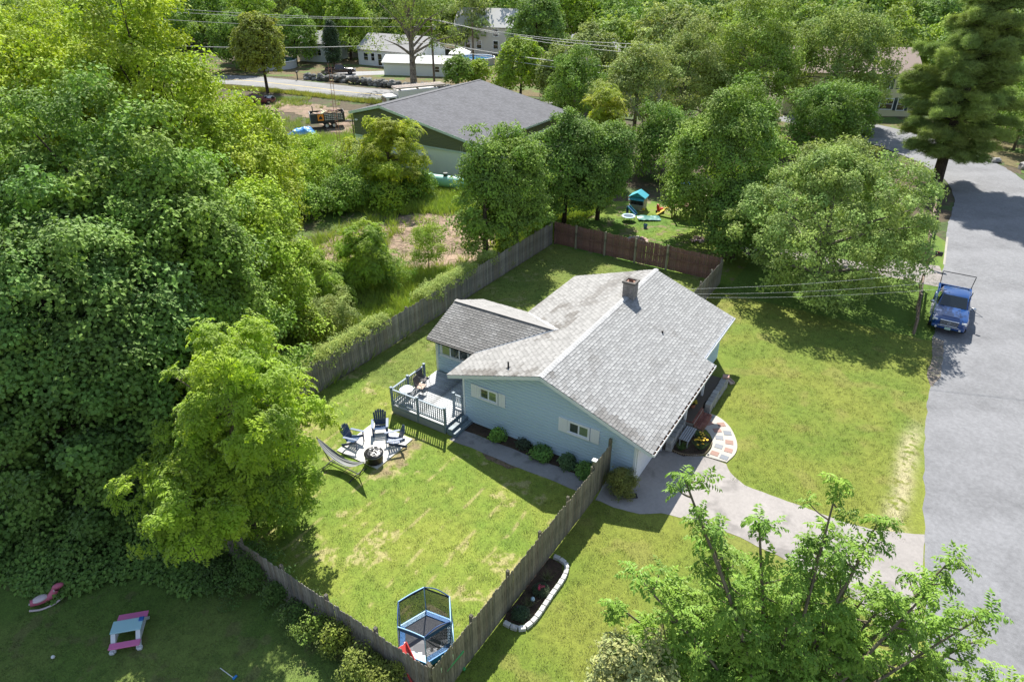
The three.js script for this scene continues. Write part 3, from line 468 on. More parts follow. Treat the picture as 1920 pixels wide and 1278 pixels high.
  [[10.05, 6.45, 1.0, 3], [10.2, 5.95, 0.9, 0], [10.75, 6.15, 0.7, 2], [10.72, 5.6, 0.6, 0], [11.2, 5.65, 0.5, 3], [10.98, 5.1, 0.35, 1], [11.48, 5.0, 0.25, 2], [11.15, 4.45, 0.1, 1], [11.62, 4.4, 0.1, 0], [11.15, 3.85, 0, 2], [11.6, 3.8, 0, 3]].forEach(([a, b, t, k]) => { const [x, z] = hw(a, b), o = mesh('paving_stone', sg, sc[k], path); o.position.set(x, 0.046, z); o.rotation.y = YAW + t + rr(-0.08, 0.08); });
  // splash block and a board at the back of the porch
  const [sx, sz] = hw(9.9, 10.2); const sp = thing('splash_block', 'pale splash block lying at the end of the block wall', 'splash block', [sx, 0, sz], YAW + 0.9);
  mesh('trough', [bx(0.28, 0.05, 0.7, [0, 0.025, 0]), bx(0.04, 0.06, 0.7, [-0.12, 0.08, 0]), bx(0.04, 0.06, 0.7, [0.12, 0.08, 0])], mat([0.50, 0.38, 0.31], 0.9), sp);
  const [dx, dz] = hw(9.05, -0.75); const ds = thing('downspout_extension', 'black downspout tray beside the corner bush', 'downspout', [dx, 0, dz], YAW + 0.6);
  mesh('tray', [bx(0.5, 0.03, 0.2, [0, 0.03, 0]), bx(0.5, 0.07, 0.03, [0, 0.06, -0.1]), bx(0.5, 0.07, 0.03, [0, 0.06, 0.1])], M.black, ds);
}
// ---------------------------------------------------------------- fences
const picketGeo = [0, 1, 2].map(k => { const w = 0.132, h = 1.78 - k * 0.025; return uvm(prism([[-w / 2, 0], [w / 2, 0], [w / 2, h - 0.05], [w / 2 - 0.03, h], [-w / 2 + 0.03, h], [-w / 2, h - 0.05]], 0.02, 'z'), 0.9).translate(0, 0.04, 0); });
for (const g of picketGeo) { const uv = g.attributes.uv, o = rnd(); for (let i = 0; i < uv.count; i++) uv.setX(i, uv.getX(i) * 1.3 + o); }
const woodMats = (cols) => cols.map(c => mat(c, 0.92, { map: woodTex, bumpMap: woodTex, bumpScale: 0.004 }));
const greyWood = woodMats([[0.30, 0.275, 0.245], [0.25, 0.23, 0.205], [0.35, 0.325, 0.29], [0.27, 0.235, 0.195], [0.225, 0.215, 0.20]]);
const mossWood = woodMats([[0.29, 0.265, 0.195], [0.24, 0.225, 0.16], [0.33, 0.30, 0.225], [0.26, 0.225, 0.165], [0.21, 0.20, 0.15]]);
const redWood = woodMats([[0.27, 0.145, 0.115], [0.235, 0.125, 0.105], [0.30, 0.165, 0.135], [0.25, 0.15, 0.125]]);
function fence(name, label, p0, p1, mats, { face = 1, posts = 2.45, postMat, scale = 1, rails = true, hump = 0 } = {}) {   // face: side on which the pickets are nailed
  const dx = p1[0] - p0[0], dz = p1[1] - p0[1], L = Math.hypot(dx, dz), f = thing(name, label, 'fence', [p0[0], 0, p0[1]], Math.atan2(-dz, dx), 'wooden fences round the yard');
  const n = Math.round(L / 0.142); let tilt = 0;
  for (let i = 0; i < n; i++) {
    const o = mesh('picket', picketGeo[Math.floor(rnd() * 3)], mats[Math.floor(rnd() * mats.length)], f); tilt = tilt * 0.8 + rr(-0.006, 0.006);
    o.position.set((i + 0.5) * L / n, rr(-0.015, 0.015), face * 0.045 + rr(-0.004, 0.004)); o.rotation.z = tilt + rr(-0.008, 0.008); o.rotation.y = rr(-0.04, 0.04);
    o.scale.y = scale * (1 + hump * Math.sin(i * 0.7)) * rr(0.985, 1.015);
  }
  const pm = postMat || mats[1], pg = uvm(bx(0.1, 1.86 * scale, 0.1, [0, 0.93 * scale, 0]), 0.8), np = Math.max(1, Math.round(L / posts));
  for (let i = 0; i <= np; i++) { const o = mesh('post', pg, pm, f); o.position.set(clamp(i * L / np, 0.06, L - 0.06), 0, -face * 0.055); o.rotation.y = rr(-0.06, 0.06); }
  if (rails) for (const y of [0.35, 0.95, 1.5]) mesh('rail', uvm(bx(L - 0.02, 0.09, 0.04, [L / 2, y * scale, -face * 0.0]), 0.8), mats[0], f);
  return f;
}
fence('picket_fence', 'long grey weathered picket fence with vines along the left of the yard', hw(-7.95, -12.0), hw(-7.5, 22.1), greyWood, { face: 1 });
const redF = fence('picket_fence', 'red brown picket fence at the back of the yard', hw(-7.35, 22.25), hw(5.7, 22.1), redWood, { face: -1, posts: 50, postMat: redWood[1], rails: true });
for (let i = 0; i < 4; i++) { const o = mesh('batten_post', uvm(bx(0.13, 1.9, 0.11, [0, 0.95, 0]), 0.8), woodMats([[0.36, 0.33, 0.24]])[0], redF); o.position.set(1.9 + 2.42 * i, 0, 0.06); }
fence('picket_fence', 'short grey picket fence from the red fence to the back of the house', hw(5.75, 21.9), hw(5.7, 13.2), greyWood, { face: -1 });
fence('picket_fence', 'mossy grey picket fence running from the house corner down past the trampoline', hw(7.75, -1.85), hw(7.62, -12.4), mossWood, { face: -1, posts: 2.3 });
fence('picket_fence', 'grey picket fence at the lower left overgrown with weeds', hw(-7.9, -11.75), hw(7.5, -12.32), greyWood, { face: 1, posts: 2.3, scale: 0.96 });
{ // gate between the fence and the house corner
  const [x, z] = hw(7.75, -1.8), g = thing('fence_gate', 'narrow wooden gate with white capped post against the house corner', 'gate', [x, 0, z], Math.atan2(-BX[1], BX[0]));
  for (let i = 0; i < 9; i++) { const o = mesh('board', picketGeo[i % 3], mossWood[i % 5], g); o.position.set(0.16 + i * 0.15, 0.08, 0.03); o.scale.y = 1.08; }
  mesh('post', bx(0.12, 2.1, 0.12, [0.02, 1.05, -0.03]), mossWood[2], g); mesh('post', bx(0.12, 2.2, 0.12, [1.52, 1.1, -0.03]), mossWood[1], g);
  mesh('cap', rbx(0.2, 0.05, 0.2, 0.01, [0.02, 2.12, -0.03], [0, 0, 0], 1), mat([0.78, 0.78, 0.76], 0.6), g); mesh('brace', beam([0.1, 0.4, -0.02], [1.45, 1.7, -0.02], 0.04, 0.09), mossWood[0], g);
}
// ---------------------------------------------------------------- patio and what stands on it
{
  struct('patio', sheet([hw(-3.6, -2.62), hw(-1.18, -2.62), hw(-1.18, -5.1), hw(-3.6, -5.1)], 0.05, 1 / 3, 0.08), mat([1.2, 1.19, 1.17], 0.85, { map: concreteTex, bumpMap: grainTex, bumpScale: 0.003 }), 'square pale concrete slab on the back lawn');
  const navy = mat([0.012, 0.04, 0.105], 0.42), pale = mat([0.02, 0.065, 0.16], 0.42);
  function adirondack(label, a, b, ry) {
    const [x, z] = hw(a, b), c = thing('adirondack_chair', label, 'chair', [x, 0.05, z], ry, 'blue adirondack chairs round the fire pit');
    for (let i = 0; i < 6; i++) { const t = (i - 2.5) / 2.5; const o = mesh('back_slat', rbx(0.088, 0.78 - 0.14 * t * t, 0.02, 0.008, [0, (0.78 - 0.14 * t * t) / 2, 0], [0, 0, 0], 1), navy, c); o.position.set(t * 0.21, 0.3, -0.24); o.rotation.set(-0.38, 0, -t * 0.09, 'XYZ'); }
    for (let i = 0; i < 5; i++) { const o = mesh('seat_slat', rbx(0.54, 0.02, 0.088, 0.006, [0, 0, 0], [0, 0, 0], 1), pale, c); o.position.set(0, 0.29 + i * 0.022, -0.2 + i * 0.105); o.rotation.x = -0.2; }
    for (const s of [-1, 1]) {
      mesh('armrest', place(rbx(0.13, 0.025, 0.72, 0.01, [0, 0, 0], [0, 0, 0], 1), [s * 0.34, 0.58, 0.02]), pale, c);
      mesh('leg', rbx(0.09, 0.57, 0.03, 0.008, [s * 0.33, 0.285, 0.3], [0, 0, 0], 1), navy, c);
      mesh('leg', beam([s * 0.27, 0.38, 0.3], [s * 0.27, 0.02, -0.52], 0.03, 0.12), navy, c);
    }
    mesh('back_rail', [beam([-0.3, 0.52, -0.34], [0.3, 0.52, -0.34], 0.03, 0.06), beam([-0.22, 0.9, -0.5], [0.22, 0.9, -0.5], 0.02, 0.05)], navy, c);
    return c;
  }
  adirondack('navy adirondack chair nearest the deck facing the fire pit', -2.75, -3.05, 0.15);
  adirondack('navy adirondack chair beside the hammock facing right', -3.2, -4.35, 1.25);
  adirondack('navy adirondack chair on the right side of the patio slab facing left', -1.55, -3.45, -1.25);
  const [px, pz] = hw(-1.62, -4.75), fp = thing('fire_pit', 'round fire pit wrapped in a wrinkled black plastic cover', 'fire pit', [px, 0.05, pz]);
  const n = 40, lp = []; const cov = pmat([0.018, 0.018, 0.02], 0.28, { side: THREE.DoubleSide });
  const cg = new THREE.CylinderGeometry(0.42, 0.40, 0.42, n, 10, true), top = new THREE.CircleGeometry(0.42, n, 0); 
  const bumpy = (g, cap) => { const p = g.attributes.position; for (let i = 0; i < p.count; i++) { const x = p.getX(i), y = p.getY(i), z = p.getZ(i), a = Math.atan2(z, x), w = 0.05 * (fbm(a * 4 + 20, y * 5 + 7, 3) - 0.5) * 2; p.setXYZ(i, x * (1 + w), y, z * (1 + w)); } return g; };
  const dome = new THREE.SphereGeometry(0.43, 40, 16, 0, PI * 2, 0, PI / 2); { const p = dome.attributes.position; for (let i = 0; i < p.count; i++) { const x = p.getX(i), y = p.getY(i), z = p.getZ(i); p.setXYZ(i, x, y * 0.22 + 0.035 * (fbm(x * 9 + 5, z * 9, 3) - 0.5) * 2 * sstep(0, 0.2, y), z); } dome.computeVertexNormals(); }
  const sd = bumpy(cg); sd.computeVertexNormals();
  mesh('cover', [place(ni(sd), [0, 0.26, 0]), place(ni(dome), [0, 0.465, 0])], cov, fp); mesh('hem_cord', place(ni(new THREE.TorusGeometry(0.43, 0.012, 6, 40)), [0, 0.44, 0], [PI / 2, 0, 0]), mat([0.35, 0.35, 0.36], 0.6), fp);
  // hammock
  const [hx, hz] = hw(-2.4, -5.85), h = thing('hammock', 'striped grey hammock on a black steel stand at the patio edge', 'hammock', [hx, 0, hz], YAW), st = mat([0.05, 0.05, 0.055], 0.4, { metalness: 0.5 });
  mesh('beam', bar([-0.95, 0.12, 0], [0.95, 0.12, 0], 0.026), st, h);
  for (const s of [-1, 1]) { mesh('upright', tube([[s * 0.9, 0.12, 0], [s * 1.1, 0.45, 0], [s * 1.5, 1.18, 0]], 0.024, 8), st, h); mesh('foot', tube([[s * 0.8, 0.03, -0.55], [s * 0.8, 0.12, 0], [s * 0.8, 0.03, 0.55]], 0.022, 8), st, h); mesh('hook', place(ni(new THREE.TorusGeometry(0.04, 0.008, 6, 12)), [s * 1.48, 1.15, 0]), M.metal, h); }
  const cloth = document.createElement('canvas'); cloth.width = 64; cloth.height = 64; const cx = cloth.getContext('2d'); cx.fillStyle = '#8f918f'; cx.fillRect(0, 0, 64, 64); cx.fillStyle = '#3c3f44'; for (const [y, w] of [[4, 4], [14, 6], [30, 3], [44, 6], [56, 4]]) cx.fillRect(0, y, 64, w);
  const ct = new THREE.CanvasTexture(cloth); ct.colorSpace = THREE.SRGBColorSpace;
  const hg = new THREE.PlaneGeometry(1, 1, 30, 14), hp = hg.attributes.position;
  for (let i = 0; i < hp.count; i++) { const u = hp.getX(i) * 2, v = hp.getY(i) * 2, wd = 0.2 * Math.pow(Math.max(0.02, 1 - Math.pow(Math.abs(u), 3)), 0.6); hp.setXYZ(i, u * 1.45, 0.46 + 0.66 * u * u - 0.09 * (1 - v * v) * (1 - u * u) + 0.02 * Math.sin(v * 9 + u * 5) * (1 - u * u), v * wd); }
  hg.computeVertexNormals(); mesh('bed', ni(hg), pmat([1, 1, 1], 0.9, { map: ct, side: THREE.DoubleSide }), h);
}
// ---------------------------------------------------------------- table and chairs on the deck
{
  const [tx, tz] = hw(-2.93, -0.82), t = thing('side_table', 'round pale grey table in the front corner of the deck', 'table', [tx, 0.52, tz], YAW);
  mesh('top', place(ni(new THREE.LatheGeometry([[0, 0.72], [0.33, 0.72], [0.345, 0.705], [0.33, 0.69], [0, 0.69]].map(p => new THREE.Vector2(...p)), 28)), [0, -0.02, 0]), mat([0.62, 0.68, 0.72], 0.35), t);
  for (let i = 0; i < 4; i++) { const a = i * PI / 2 + 0.4; mesh('leg', bar([0.28 * Math.cos(a), 0, 0.28 * Math.sin(a)], [0.14 * Math.cos(a), 0.67, 0.14 * Math.sin(a)], 0.012), M.black, t); }
  function patioChair(label, a, b, ry, col) {
    const [x, z] = hw(a, b), c = thing('patio_chair', label, 'chair', [x, 0.52, z], ry, 'metal chairs on the deck'), fm = mat([0.05, 0.05, 0.055], 0.5), cm = mat(col, 0.9);
    mesh('seat', rbx(0.46, 0.05, 0.44, 0.02, [0, 0.42, 0]), cm, c); mesh('backrest', place(rbx(0.44, 0.5, 0.03, 0.012), [0, 0.7, -0.25], [-0.2, 0, 0]), mat([0.10, 0.09, 0.085], 0.8), c);
    for (const s of [-1, 1]) { for (const q of [-1, 1]) mesh('leg', bar([s * 0.24, 0, q * 0.22], [s * 0.21, 0.42, q * 0.18], 0.012), fm, c); mesh('arm', tube([[s * 0.25, 0.42, 0.2], [s * 0.25, 0.62, 0.18], [s * 0.25, 0.64, -0.1], [s * 0.24, 0.7, -0.24]], 0.011, 6), fm, c); }
    return c;
  }
  patioChair('metal patio chair with tan seat between table and deck railing', -2.75, 0.05, YAW + PI * 0.55, [0.48, 0.36, 0.29]);
  patioChair('dark metal patio chair against the side railing of the deck', -3.05, 0.65, YAW + PI * 0.5, [0.13, 0.12, 0.12]);
}
// ---------------------------------------------------------------- garden bed with block edging
{
  const e = thing('block_edging', 'row of white concrete blocks edging the bed along the mossy fence', 'edging', [HO[0], 0, HO[1]], YAW);
  const bm = [0.5, 0.42, 0.55].map(v => mat([v, v * 0.99, v * 0.95], 0.9, { bumpMap: grainTex, bumpScale: 0.008 })), bg = uvm(rbx(0.25, 0.14, 0.17, 0.02, [0, 0.065, 0], [0, 0, 0], 1), 1);
  const pts = new THREE.CatmullRomCurve3([[7.85, -8.8], [8.2, -8.8], [8.5, -8.68], [8.66, -8.3], [8.68, -7.0], [8.66, -5.9], [8.5, -5.5], [8.2, -5.36], [7.88, -5.35]].map(([a, b]) => V(a, 0, -b)), false, 'centripetal'), n = 17;
  for (let i = 0; i < n; i++) { const p = pts.getPointAt((i + 0.5) / n), t = pts.getTangentAt((i + 0.5) / n), o = mesh('block', bg, bm[i % 3], e); o.position.copy(p); o.rotation.y = Math.atan2(-t.z, t.x) + rr(-0.05, 0.05); }
  const [gx, gz] = hw(8.25, -7.55), gb = thing('gazing_ball', 'small blue grey glass ball in the edged bed', 'ornament', [gx, 0, gz]);
  mesh('ball', place(ni(new THREE.SphereGeometry(0.085, 20, 14)), [0, 0.2, 0]), pmat([0.35, 0.48, 0.55], 0.15, { metalness: 0.3 }), gb); mesh('stand', cyl(0.03, 0.06, 0.14, [0, 0.07, 0]), M.black, gb);
}
// ---------------------------------------------------------------- trampoline
{
  const [tx, tz] = [-2.82, -14.62], T = thing('trampoline', 'hexagonal blue toddler trampoline with black netting in the fence corner', 'trampoline', [tx, 0, tz], 0.12);
  const hex = (r, y, off = PI / 6) => [...Array(6)].map((_, i) => [r * Math.cos(off + i * PI / 3), y, r * Math.sin(off + i * PI / 3)]);
  const R = 1.02, H = 0.36, TH = 1.55, blue = mat([0.03, 0.24, 0.62], 0.5), navy = mat([0.015, 0.055, 0.17], 0.6), pale = mat([0.30, 0.52, 0.72], 0.5);
  const cv = document.createElement('canvas'); cv.width = cv.height = 256; const c = cv.getContext('2d');
  c.fillStyle = '#6d6e72'; c.fillRect(0, 0, 256, 256); c.fillStyle = '#c9cbd0'; c.beginPath(); c.moveTo(0, 256); c.lineTo(0, 214); c.bezierCurveTo(60, 196, 110, 214, 150, 190); c.bezierCurveTo(190, 150, 225, 170, 256, 140); c.lineTo(256, 256); c.fill();
  c.fillStyle = '#5f6065'; c.beginPath(); c.ellipse(96, 190, 34, 24, 0.1, 0, 7); c.fill(); c.fillRect(70, 196, 16, 34); c.fillRect(106, 198, 16, 34); c.beginPath(); c.ellipse(168, 176, 30, 24, -0.2, 0, 7); c.fill(); c.fillRect(146, 180, 14, 38); c.fillRect(178, 180, 14, 38);
  c.fillStyle = '#e6e6e2'; c.fillRect(122, 132, 26, 20);
  const ct = new THREE.CanvasTexture(cv); ct.colorSpace = THREE.SRGBColorSpace;
  const mg = ni(new THREE.CircleGeometry(0.86, 6, PI / 6)); mg.rotateX(-PI / 2); mg.translate(0, H - 0.02, 0);
  mesh('mat', mg, mat([1, 1, 1], 0.85, { map: ct, side: THREE.DoubleSide }), T);
  const o = hex(R, H), i2 = hex(0.80, H + 0.01), col = [blue, pale];
  for (let k = 0; k < 6; k++) { const a = o[k], b = o[(k + 1) % 6], d = i2[(k + 1) % 6], e = i2[k]; mesh('pad', slab(a, b, d, e, 0.05), k % 2 ? pale : blue, T); const a2 = hex(R + 0.004, 0)[k], b2 = hex(R + 0.004, 0)[(k + 1) % 6]; mesh('skirt', slab([a2[0], H + 0.004, a2[2]], [b2[0], H + 0.004, b2[2]], [b2[0] * 0.985, H + 0.004, b2[2] * 0.985], [a2[0] * 0.985, H + 0.004, a2[2] * 0.985], 0.24), blue, T); }
  const netC = tex(128, 128, (i, j) => ((i % 8) < 4 || (j % 8) < 4) ? 1 : 0, { srgb: false }); netC.magFilter = THREE.LinearFilter;
  const net = mat([0.03, 0.035, 0.045], 0.9, { alphaMap: netC, transparent: true, alphaTest: 0.5, side: THREE.DoubleSide });
  const up = hex(R * 0.94, TH), lo = hex(R * 0.97, H + 0.02);
  for (let k = 0; k < 6; k++) {
    mesh('pole', bar(hex(R, 0.0)[k], up[k], 0.024), pale, T); mesh('foot', bar(hex(R, 0.02)[k], hex(R * 0.7, 0.02)[k], 0.022), navy, T);
    mesh('top_rail', tube([up[k], [(up[k][0] + up[(k + 1) % 6][0]) / 2, TH + (k % 2 ? 0.03 : 0.13), (up[k][2] + up[(k + 1) % 6][2]) / 2], up[(k + 1) % 6]], 0.02, 6), k % 2 ? pale : navy, T);
    const g = quads([[lo[k], lo[(k + 1) % 6], up[(k + 1) % 6], up[k]]]), uv = g.attributes.uv; for (let q = 0; q < uv.count; q++) uv.setXY(q, uv.getX(q) * 3, uv.getY(q) * 3.6);
    if (k !== 1) mesh('net', g, net, T);
    const hem = quads([[[lo[k][0], TH - 0.12, lo[k][2]], [lo[(k + 1) % 6][0], TH - 0.12, lo[(k + 1) % 6][2]], up[(k + 1) % 6], up[k]]]); mesh('net_hem', hem, mat([0.02, 0.07, 0.14], 0.8, { side: THREE.DoubleSide }), T);
  }
  const s = thing('slide', 'red plastic toddler slide between the trampoline and the fence corner', 'slide', [-3.35, 0, -13.55], 0.62), red = mat([0.55, 0.06, 0.05], 0.4);
  mesh('chute', beam([0, 1.0, -0.25], [0.0, 0.3, 1.1], 0.36, 0.03), red, s); for (const q of [-1, 1]) mesh('side_wall', beam([q * 0.19, 1.06, -0.25], [q * 0.19, 0.36, 1.1], 0.03, 0.13), red, s);
  mesh('ladder', [bx(0.05, 1.0, 0.05, [-0.17, 0.5, -0.3]), bx(0.05, 1.0, 0.05, [0.17, 0.5, -0.3]), bx(0.3, 0.04, 0.06, [0, 0.3, -0.3]), bx(0.3, 0.04, 0.06, [0, 0.6, -0.3]), bx(0.3, 0.04, 0.06, [0, 0.88, -0.3])], red, s); mesh('leg', bx(0.34, 0.3, 0.05, [0, 0.15, 1.08]), red, s);
  const gs = thing('toddler_step', 'green plastic climbing frame beside the trampoline', 'toy climber', [-1.95, 0, -13.35], 0.95), gm = mat([0.05, 0.32, 0.10], 0.45);
  mesh('side_frame', [rbx(0.1, 0.95, 0.12, 0.03, [-0.45, 0.47, 0.1]), rbx(0.1, 0.95, 0.12, 0.03, [0.45, 0.47, 0.1]), rbx(0.1, 0.1, 0.5, 0.03, [-0.45, 0.1, 0]), rbx(0.1, 0.1, 0.5, 0.03, [0.45, 0.1, 0])], gm, gs); mesh('top_bar', rbx(1.0, 0.09, 0.22, 0.03, [0, 0.92, 0.1]), gm, gs); for (const y of [0.28, 0.58]) mesh('rung', rbx(0.85, 0.06, 0.12, 0.02, [0, y, 0.1]), gm, gs);
}
// ---------------------------------------------------------------- toys on the shaded lawn, lower left
{
  const t = thing('toddler_picnic_table', 'plastic picnic table with pale blue top and pink bench on the shaded lawn', 'picnic table', [-12.75, 0, -14.75], 0.22), wm = mat([0.62, 0.64, 0.68], 0.5), pk = mat([0.62, 0.16, 0.36], 0.45);
  mesh('top', rbx(0.95, 0.05, 0.5, 0.02, [0, 0.5, -0.15]), mat([0.34, 0.56, 0.62], 0.45), t); mesh('bench', rbx(0.95, 0.05, 0.24, 0.02, [0, 0.28, 0.42]), pk, t); mesh('bench', rbx(0.95, 0.05, 0.24, 0.02, [0, 0.28, -0.72]), pk, t);
  for (const s of [-1, 1]) mesh('leg', [beam([s * 0.38, 0.02, 0.46], [s * 0.38, 0.49, 0.02], 0.14, 0.1), beam([s * 0.38, 0.02, -0.76], [s * 0.38, 0.49, -0.3], 0.14, 0.1), bx(0.12, 0.06, 1.15, [s * 0.38, 0.23, -0.15]), rbx(0.16, 0.12, 0.16, 0.04, [s * 0.42, 0.06, 0.46])], wm, t);
  mesh('bucket_lid', rbx(0.16, 0.05, 0.16, 0.02, [0.42, 0.545, -0.3]), mat([0.03, 0.12, 0.4], 0.4), t);
  const r = thing('rocking_toy', 'faded pink and white ride-on rocker at the edge of the trees', 'rocking toy', [-16.35, 0, -16.15], 0.6), rp = mat([0.5, 0.12, 0.2], 0.5), rw = mat([0.62, 0.52, 0.55], 0.5);
  mesh('body', tube([[-0.42, 0.32, 0], [-0.15, 0.26, 0], [0.2, 0.3, 0], [0.42, 0.52, 0]], 0.12, 10), rp, r); mesh('seat', place(ni(new THREE.SphereGeometry(0.18, 16, 10)), [-0.12, 0.36, 0], [0, 0, 0], [1.4, 0.45, 0.9]), rw, r); mesh('head', place(ni(new THREE.SphereGeometry(0.13, 16, 10)), [0.5, 0.6, 0], [0, 0, 0], [1.4, 0.8, 0.8]), rp, r);
  for (const s of [-1, 1]) mesh('rocker', tube([[-0.5, 0.16, s * 0.16], [-0.2, 0.04, s * 0.18], [0.2, 0.04, s * 0.18], [0.5, 0.16, s * 0.16]], 0.035, 8), rw, r); mesh('handle', bar([0.36, 0.55, -0.16], [0.36, 0.55, 0.16], 0.02), rw, r);
  const g = thing('toy_golf_club', 'toy golf club with blue head lying on the lawn', 'toy', [-9.05, 0, -13.5], -0.56);
  mesh('shaft', bar([-0.35, 0.02, 0], [0.3, 0.02, 0], 0.014), mat([0.7, 0.72, 0.72], 0.4), g); mesh('club_head', rbx(0.08, 0.06, 0.16, 0.02, [0.33, 0.04, -0.03]), mat([0.02, 0.2, 0.55], 0.4), g);
  tag(mesh('toy_ball', place(ni(new THREE.SphereGeometry(0.06, 18, 12)), [-14.9, 0.06, -14.05]), mat([0.7, 0.7, 0.72], 0.5)), 'small white ball on the shaded lawn', 'ball');
}
// ---------------------------------------------------------------- play yard behind the red fence
{
  const teal = mat([0.04, 0.33, 0.42], 0.6), cedar = mat([0.22, 0.11, 0.065], 0.8), grey = mat([0.36, 0.35, 0.32], 0.7), yel = mat([0.6, 0.42, 0.06], 0.5);
  const p = thing('playhouse', 'wooden playhouse with turquoise gable roof', 'playhouse', [11.1, 0, -58.0], -0.45); p.scale.setScalar(0.8);
  for (const [x, z] of [[-0.75, -0.6], [0.75, -0.6], [-0.75, 0.6], [0.75, 0.6]]) mesh('post', bx(0.09, 1.5, 0.09, [x, 0.75, z]), grey, p);
  mesh('wall', [bx(1.5, 1.4, 0.04, [0, 0.72, -0.6]), bx(0.04, 1.4, 1.2, [-0.75, 0.72, 0]), bx(0.04, 1.4, 1.2, [0.75, 0.72, 0]), bx(1.5, 0.55, 0.04, [0, 0.3, 0.6])], grey, p);
  mesh('awning', slab([-0.85, 1.42, 0.64], [0.85, 1.42, 0.64], [0.85, 1.22, 1.0], [-0.85, 1.22, 1.0], 0.04), teal, p);
  for (const s of [-1, 1]) mesh('roof', slab([s * 0.95, 1.45, 0.75], [0, 2.0, 0.75], [0, 2.0, -0.75], [s * 0.95, 1.45, -0.75], 0.05), teal, p);
  mesh('gable', place(prism([[-0.75, 0], [0.75, 0], [0, 0.46]], 0.04, 'z'), [0, 1.46, 0.6]), teal, p);
  for (const x of [-0.35, 0.35]) mesh('window_opening', bx(0.5, 0.5, 0.02, [x, 0.9, 0.585]), M.dark, p);
  mesh('counter', bx(1.6, 0.05, 0.35, [0, 0.6, 0.75]), grey, p); mesh('planter', rbx(0.3, 0.2, 0.3, 0.03, [0.85, 0.3, 0.8]), yel, p);
  const s = thing('play_slide', 'small dark blue slide in front of the playhouse', 'slide', [10.2, 0, -56.7], 0.8), sb = mat([0.03, 0.08, 0.22], 0.5);
  mesh('chute', beam([0, 0.6, -0.2], [0, 0.05, 0.65], 0.36, 0.04), sb, s); for (const q of [-1, 1]) mesh('side_wall', beam([q * 0.18, 0.65, -0.2], [q * 0.18, 0.1, 0.65], 0.03, 0.12), teal, s); mesh('ladder', bx(0.34, 0.6, 0.05, [0, 0.3, -0.26]), sb, s);
  const mt = thing('mini_trampoline', 'round mini trampoline with pale blue rim in the play yard', 'trampoline', [9.8, 0, -54.9]);
  mesh('rim', place(ni(new THREE.TorusGeometry(0.5, 0.09, 8, 28)), [0, 0.42, 0], [PI / 2, 0, 0], [1, 1, 0.5]), mat([0.42, 0.62, 0.70], 0.5), mt); mesh('bounce_mat', cyl(0.46, 0.46, 0.02, [0, 0.42, 0], [0, 0, 0], 28), mat([0.05, 0.09, 0.14], 0.8), mt);
  for (let i = 0; i < 5; i++) { const a = i * 1.257; mesh('leg', bar([0.5 * Math.cos(a), 0, 0.5 * Math.sin(a)], [0.48 * Math.cos(a), 0.42, 0.48 * Math.sin(a)], 0.022), M.metal, mt); }
  const w = thing('swing_set', 'brown wooden playset with blue roof half under the maple', 'playset', [14.6, 0, -56.0], -0.35);
  for (const [x, z] of [[-0.8, -0.7], [0.8, -0.7], [-0.8, 0.7], [0.8, 0.7]]) mesh('post', bx(0.1, 2.5, 0.1, [x, 1.25, z]), cedar, w);
  mesh('platform', bx(1.75, 0.08, 1.55, [0, 1.05, 0]), cedar, w); mesh('beam', [beam([-0.9, 2.2, 0.8], [3.2, 2.2, 0.8], 0.12, 0.12), beam([-1.0, 0.9, 0.95], [0.9, 2.7, -0.9], 0.08, 0.1)], mat([0.5, 0.4, 0.28], 0.8), w);
  for (let i = 0; i < 9; i++) mesh('baluster', bx(0.06, 0.7, 0.03, [-0.7 + i * 0.175, 1.42, 0.76]), cedar, w);
  mesh('canopy', [slab([-0.8, 2.45, -0.75], [0, 2.85, -0.75], [0, 2.85, 0.1], [-0.8, 2.45, 0.1], 0.04), slab([0.8, 2.45, -0.75], [0, 2.85, -0.75], [0, 2.85, 0.1], [0.8, 2.45, 0.1], 0.04)], mat([0.03, 0.16, 0.5], 0.5), w);
  mesh('slide', [beam([-0.85, 1.05, 0.2], [-2.1, 0.1, 0.5], 0.45, 0.05)], yel, w); mesh('side_board', bx(0.05, 0.6, 1.3, [-0.86, 0.7, 0]), mat([0.45, 0.14, 0.04], 0.6), w);
  const rt = thing('toddler_toy', 'small red plastic ride-on toy on the play yard grass', 'toy', [12.85, 0, -56.9], 0.5), rm = mat([0.6, 0.04, 0.03], 0.4);
  mesh('body', rbx(0.6, 0.3, 0.35, 0.1, [0, 0.3, 0], [0, 0, 0], 3), rm, rt); mesh('backrest', rbx(0.12, 0.4, 0.34, 0.05, [-0.26, 0.6, 0]), rm, rt); for (const q of [-1, 1]) for (const x of [-0.2, 0.2]) mesh('wheel', cyl(0.12, 0.12, 0.06, [x, 0.12, q * 0.2], [PI / 2, 0, 0]), M.black, rt);
  const fr = thing('fire_ring', 'ring of pale stones just behind the red fence', 'fire ring', [9.8, 0, -50.1]); const rg = rbx(0.3, 0.22, 0.24, 0.07, [0, 0.11, 0]);
  for (let i = 0; i < 14; i++) { const a = i * 2 * PI / 14, o = mesh('stone', rg, mat([rr(0.32, 0.5), rr(0.28, 0.36), rr(0.26, 0.32)], 0.95), fr); o.position.set(0.75 * Math.cos(a), 0, 0.75 * Math.sin(a)); o.rotation.set(rr(-0.1, 0.1), -a + PI / 2 + rr(-0.2, 0.2), rr(-0.1, 0.1)); }
  mesh('ash', cyl(0.66, 0.66, 0.03, [0, 0.02, 0], [0, 0, 0], 24), mat([0.06, 0.05, 0.05], 1), fr);
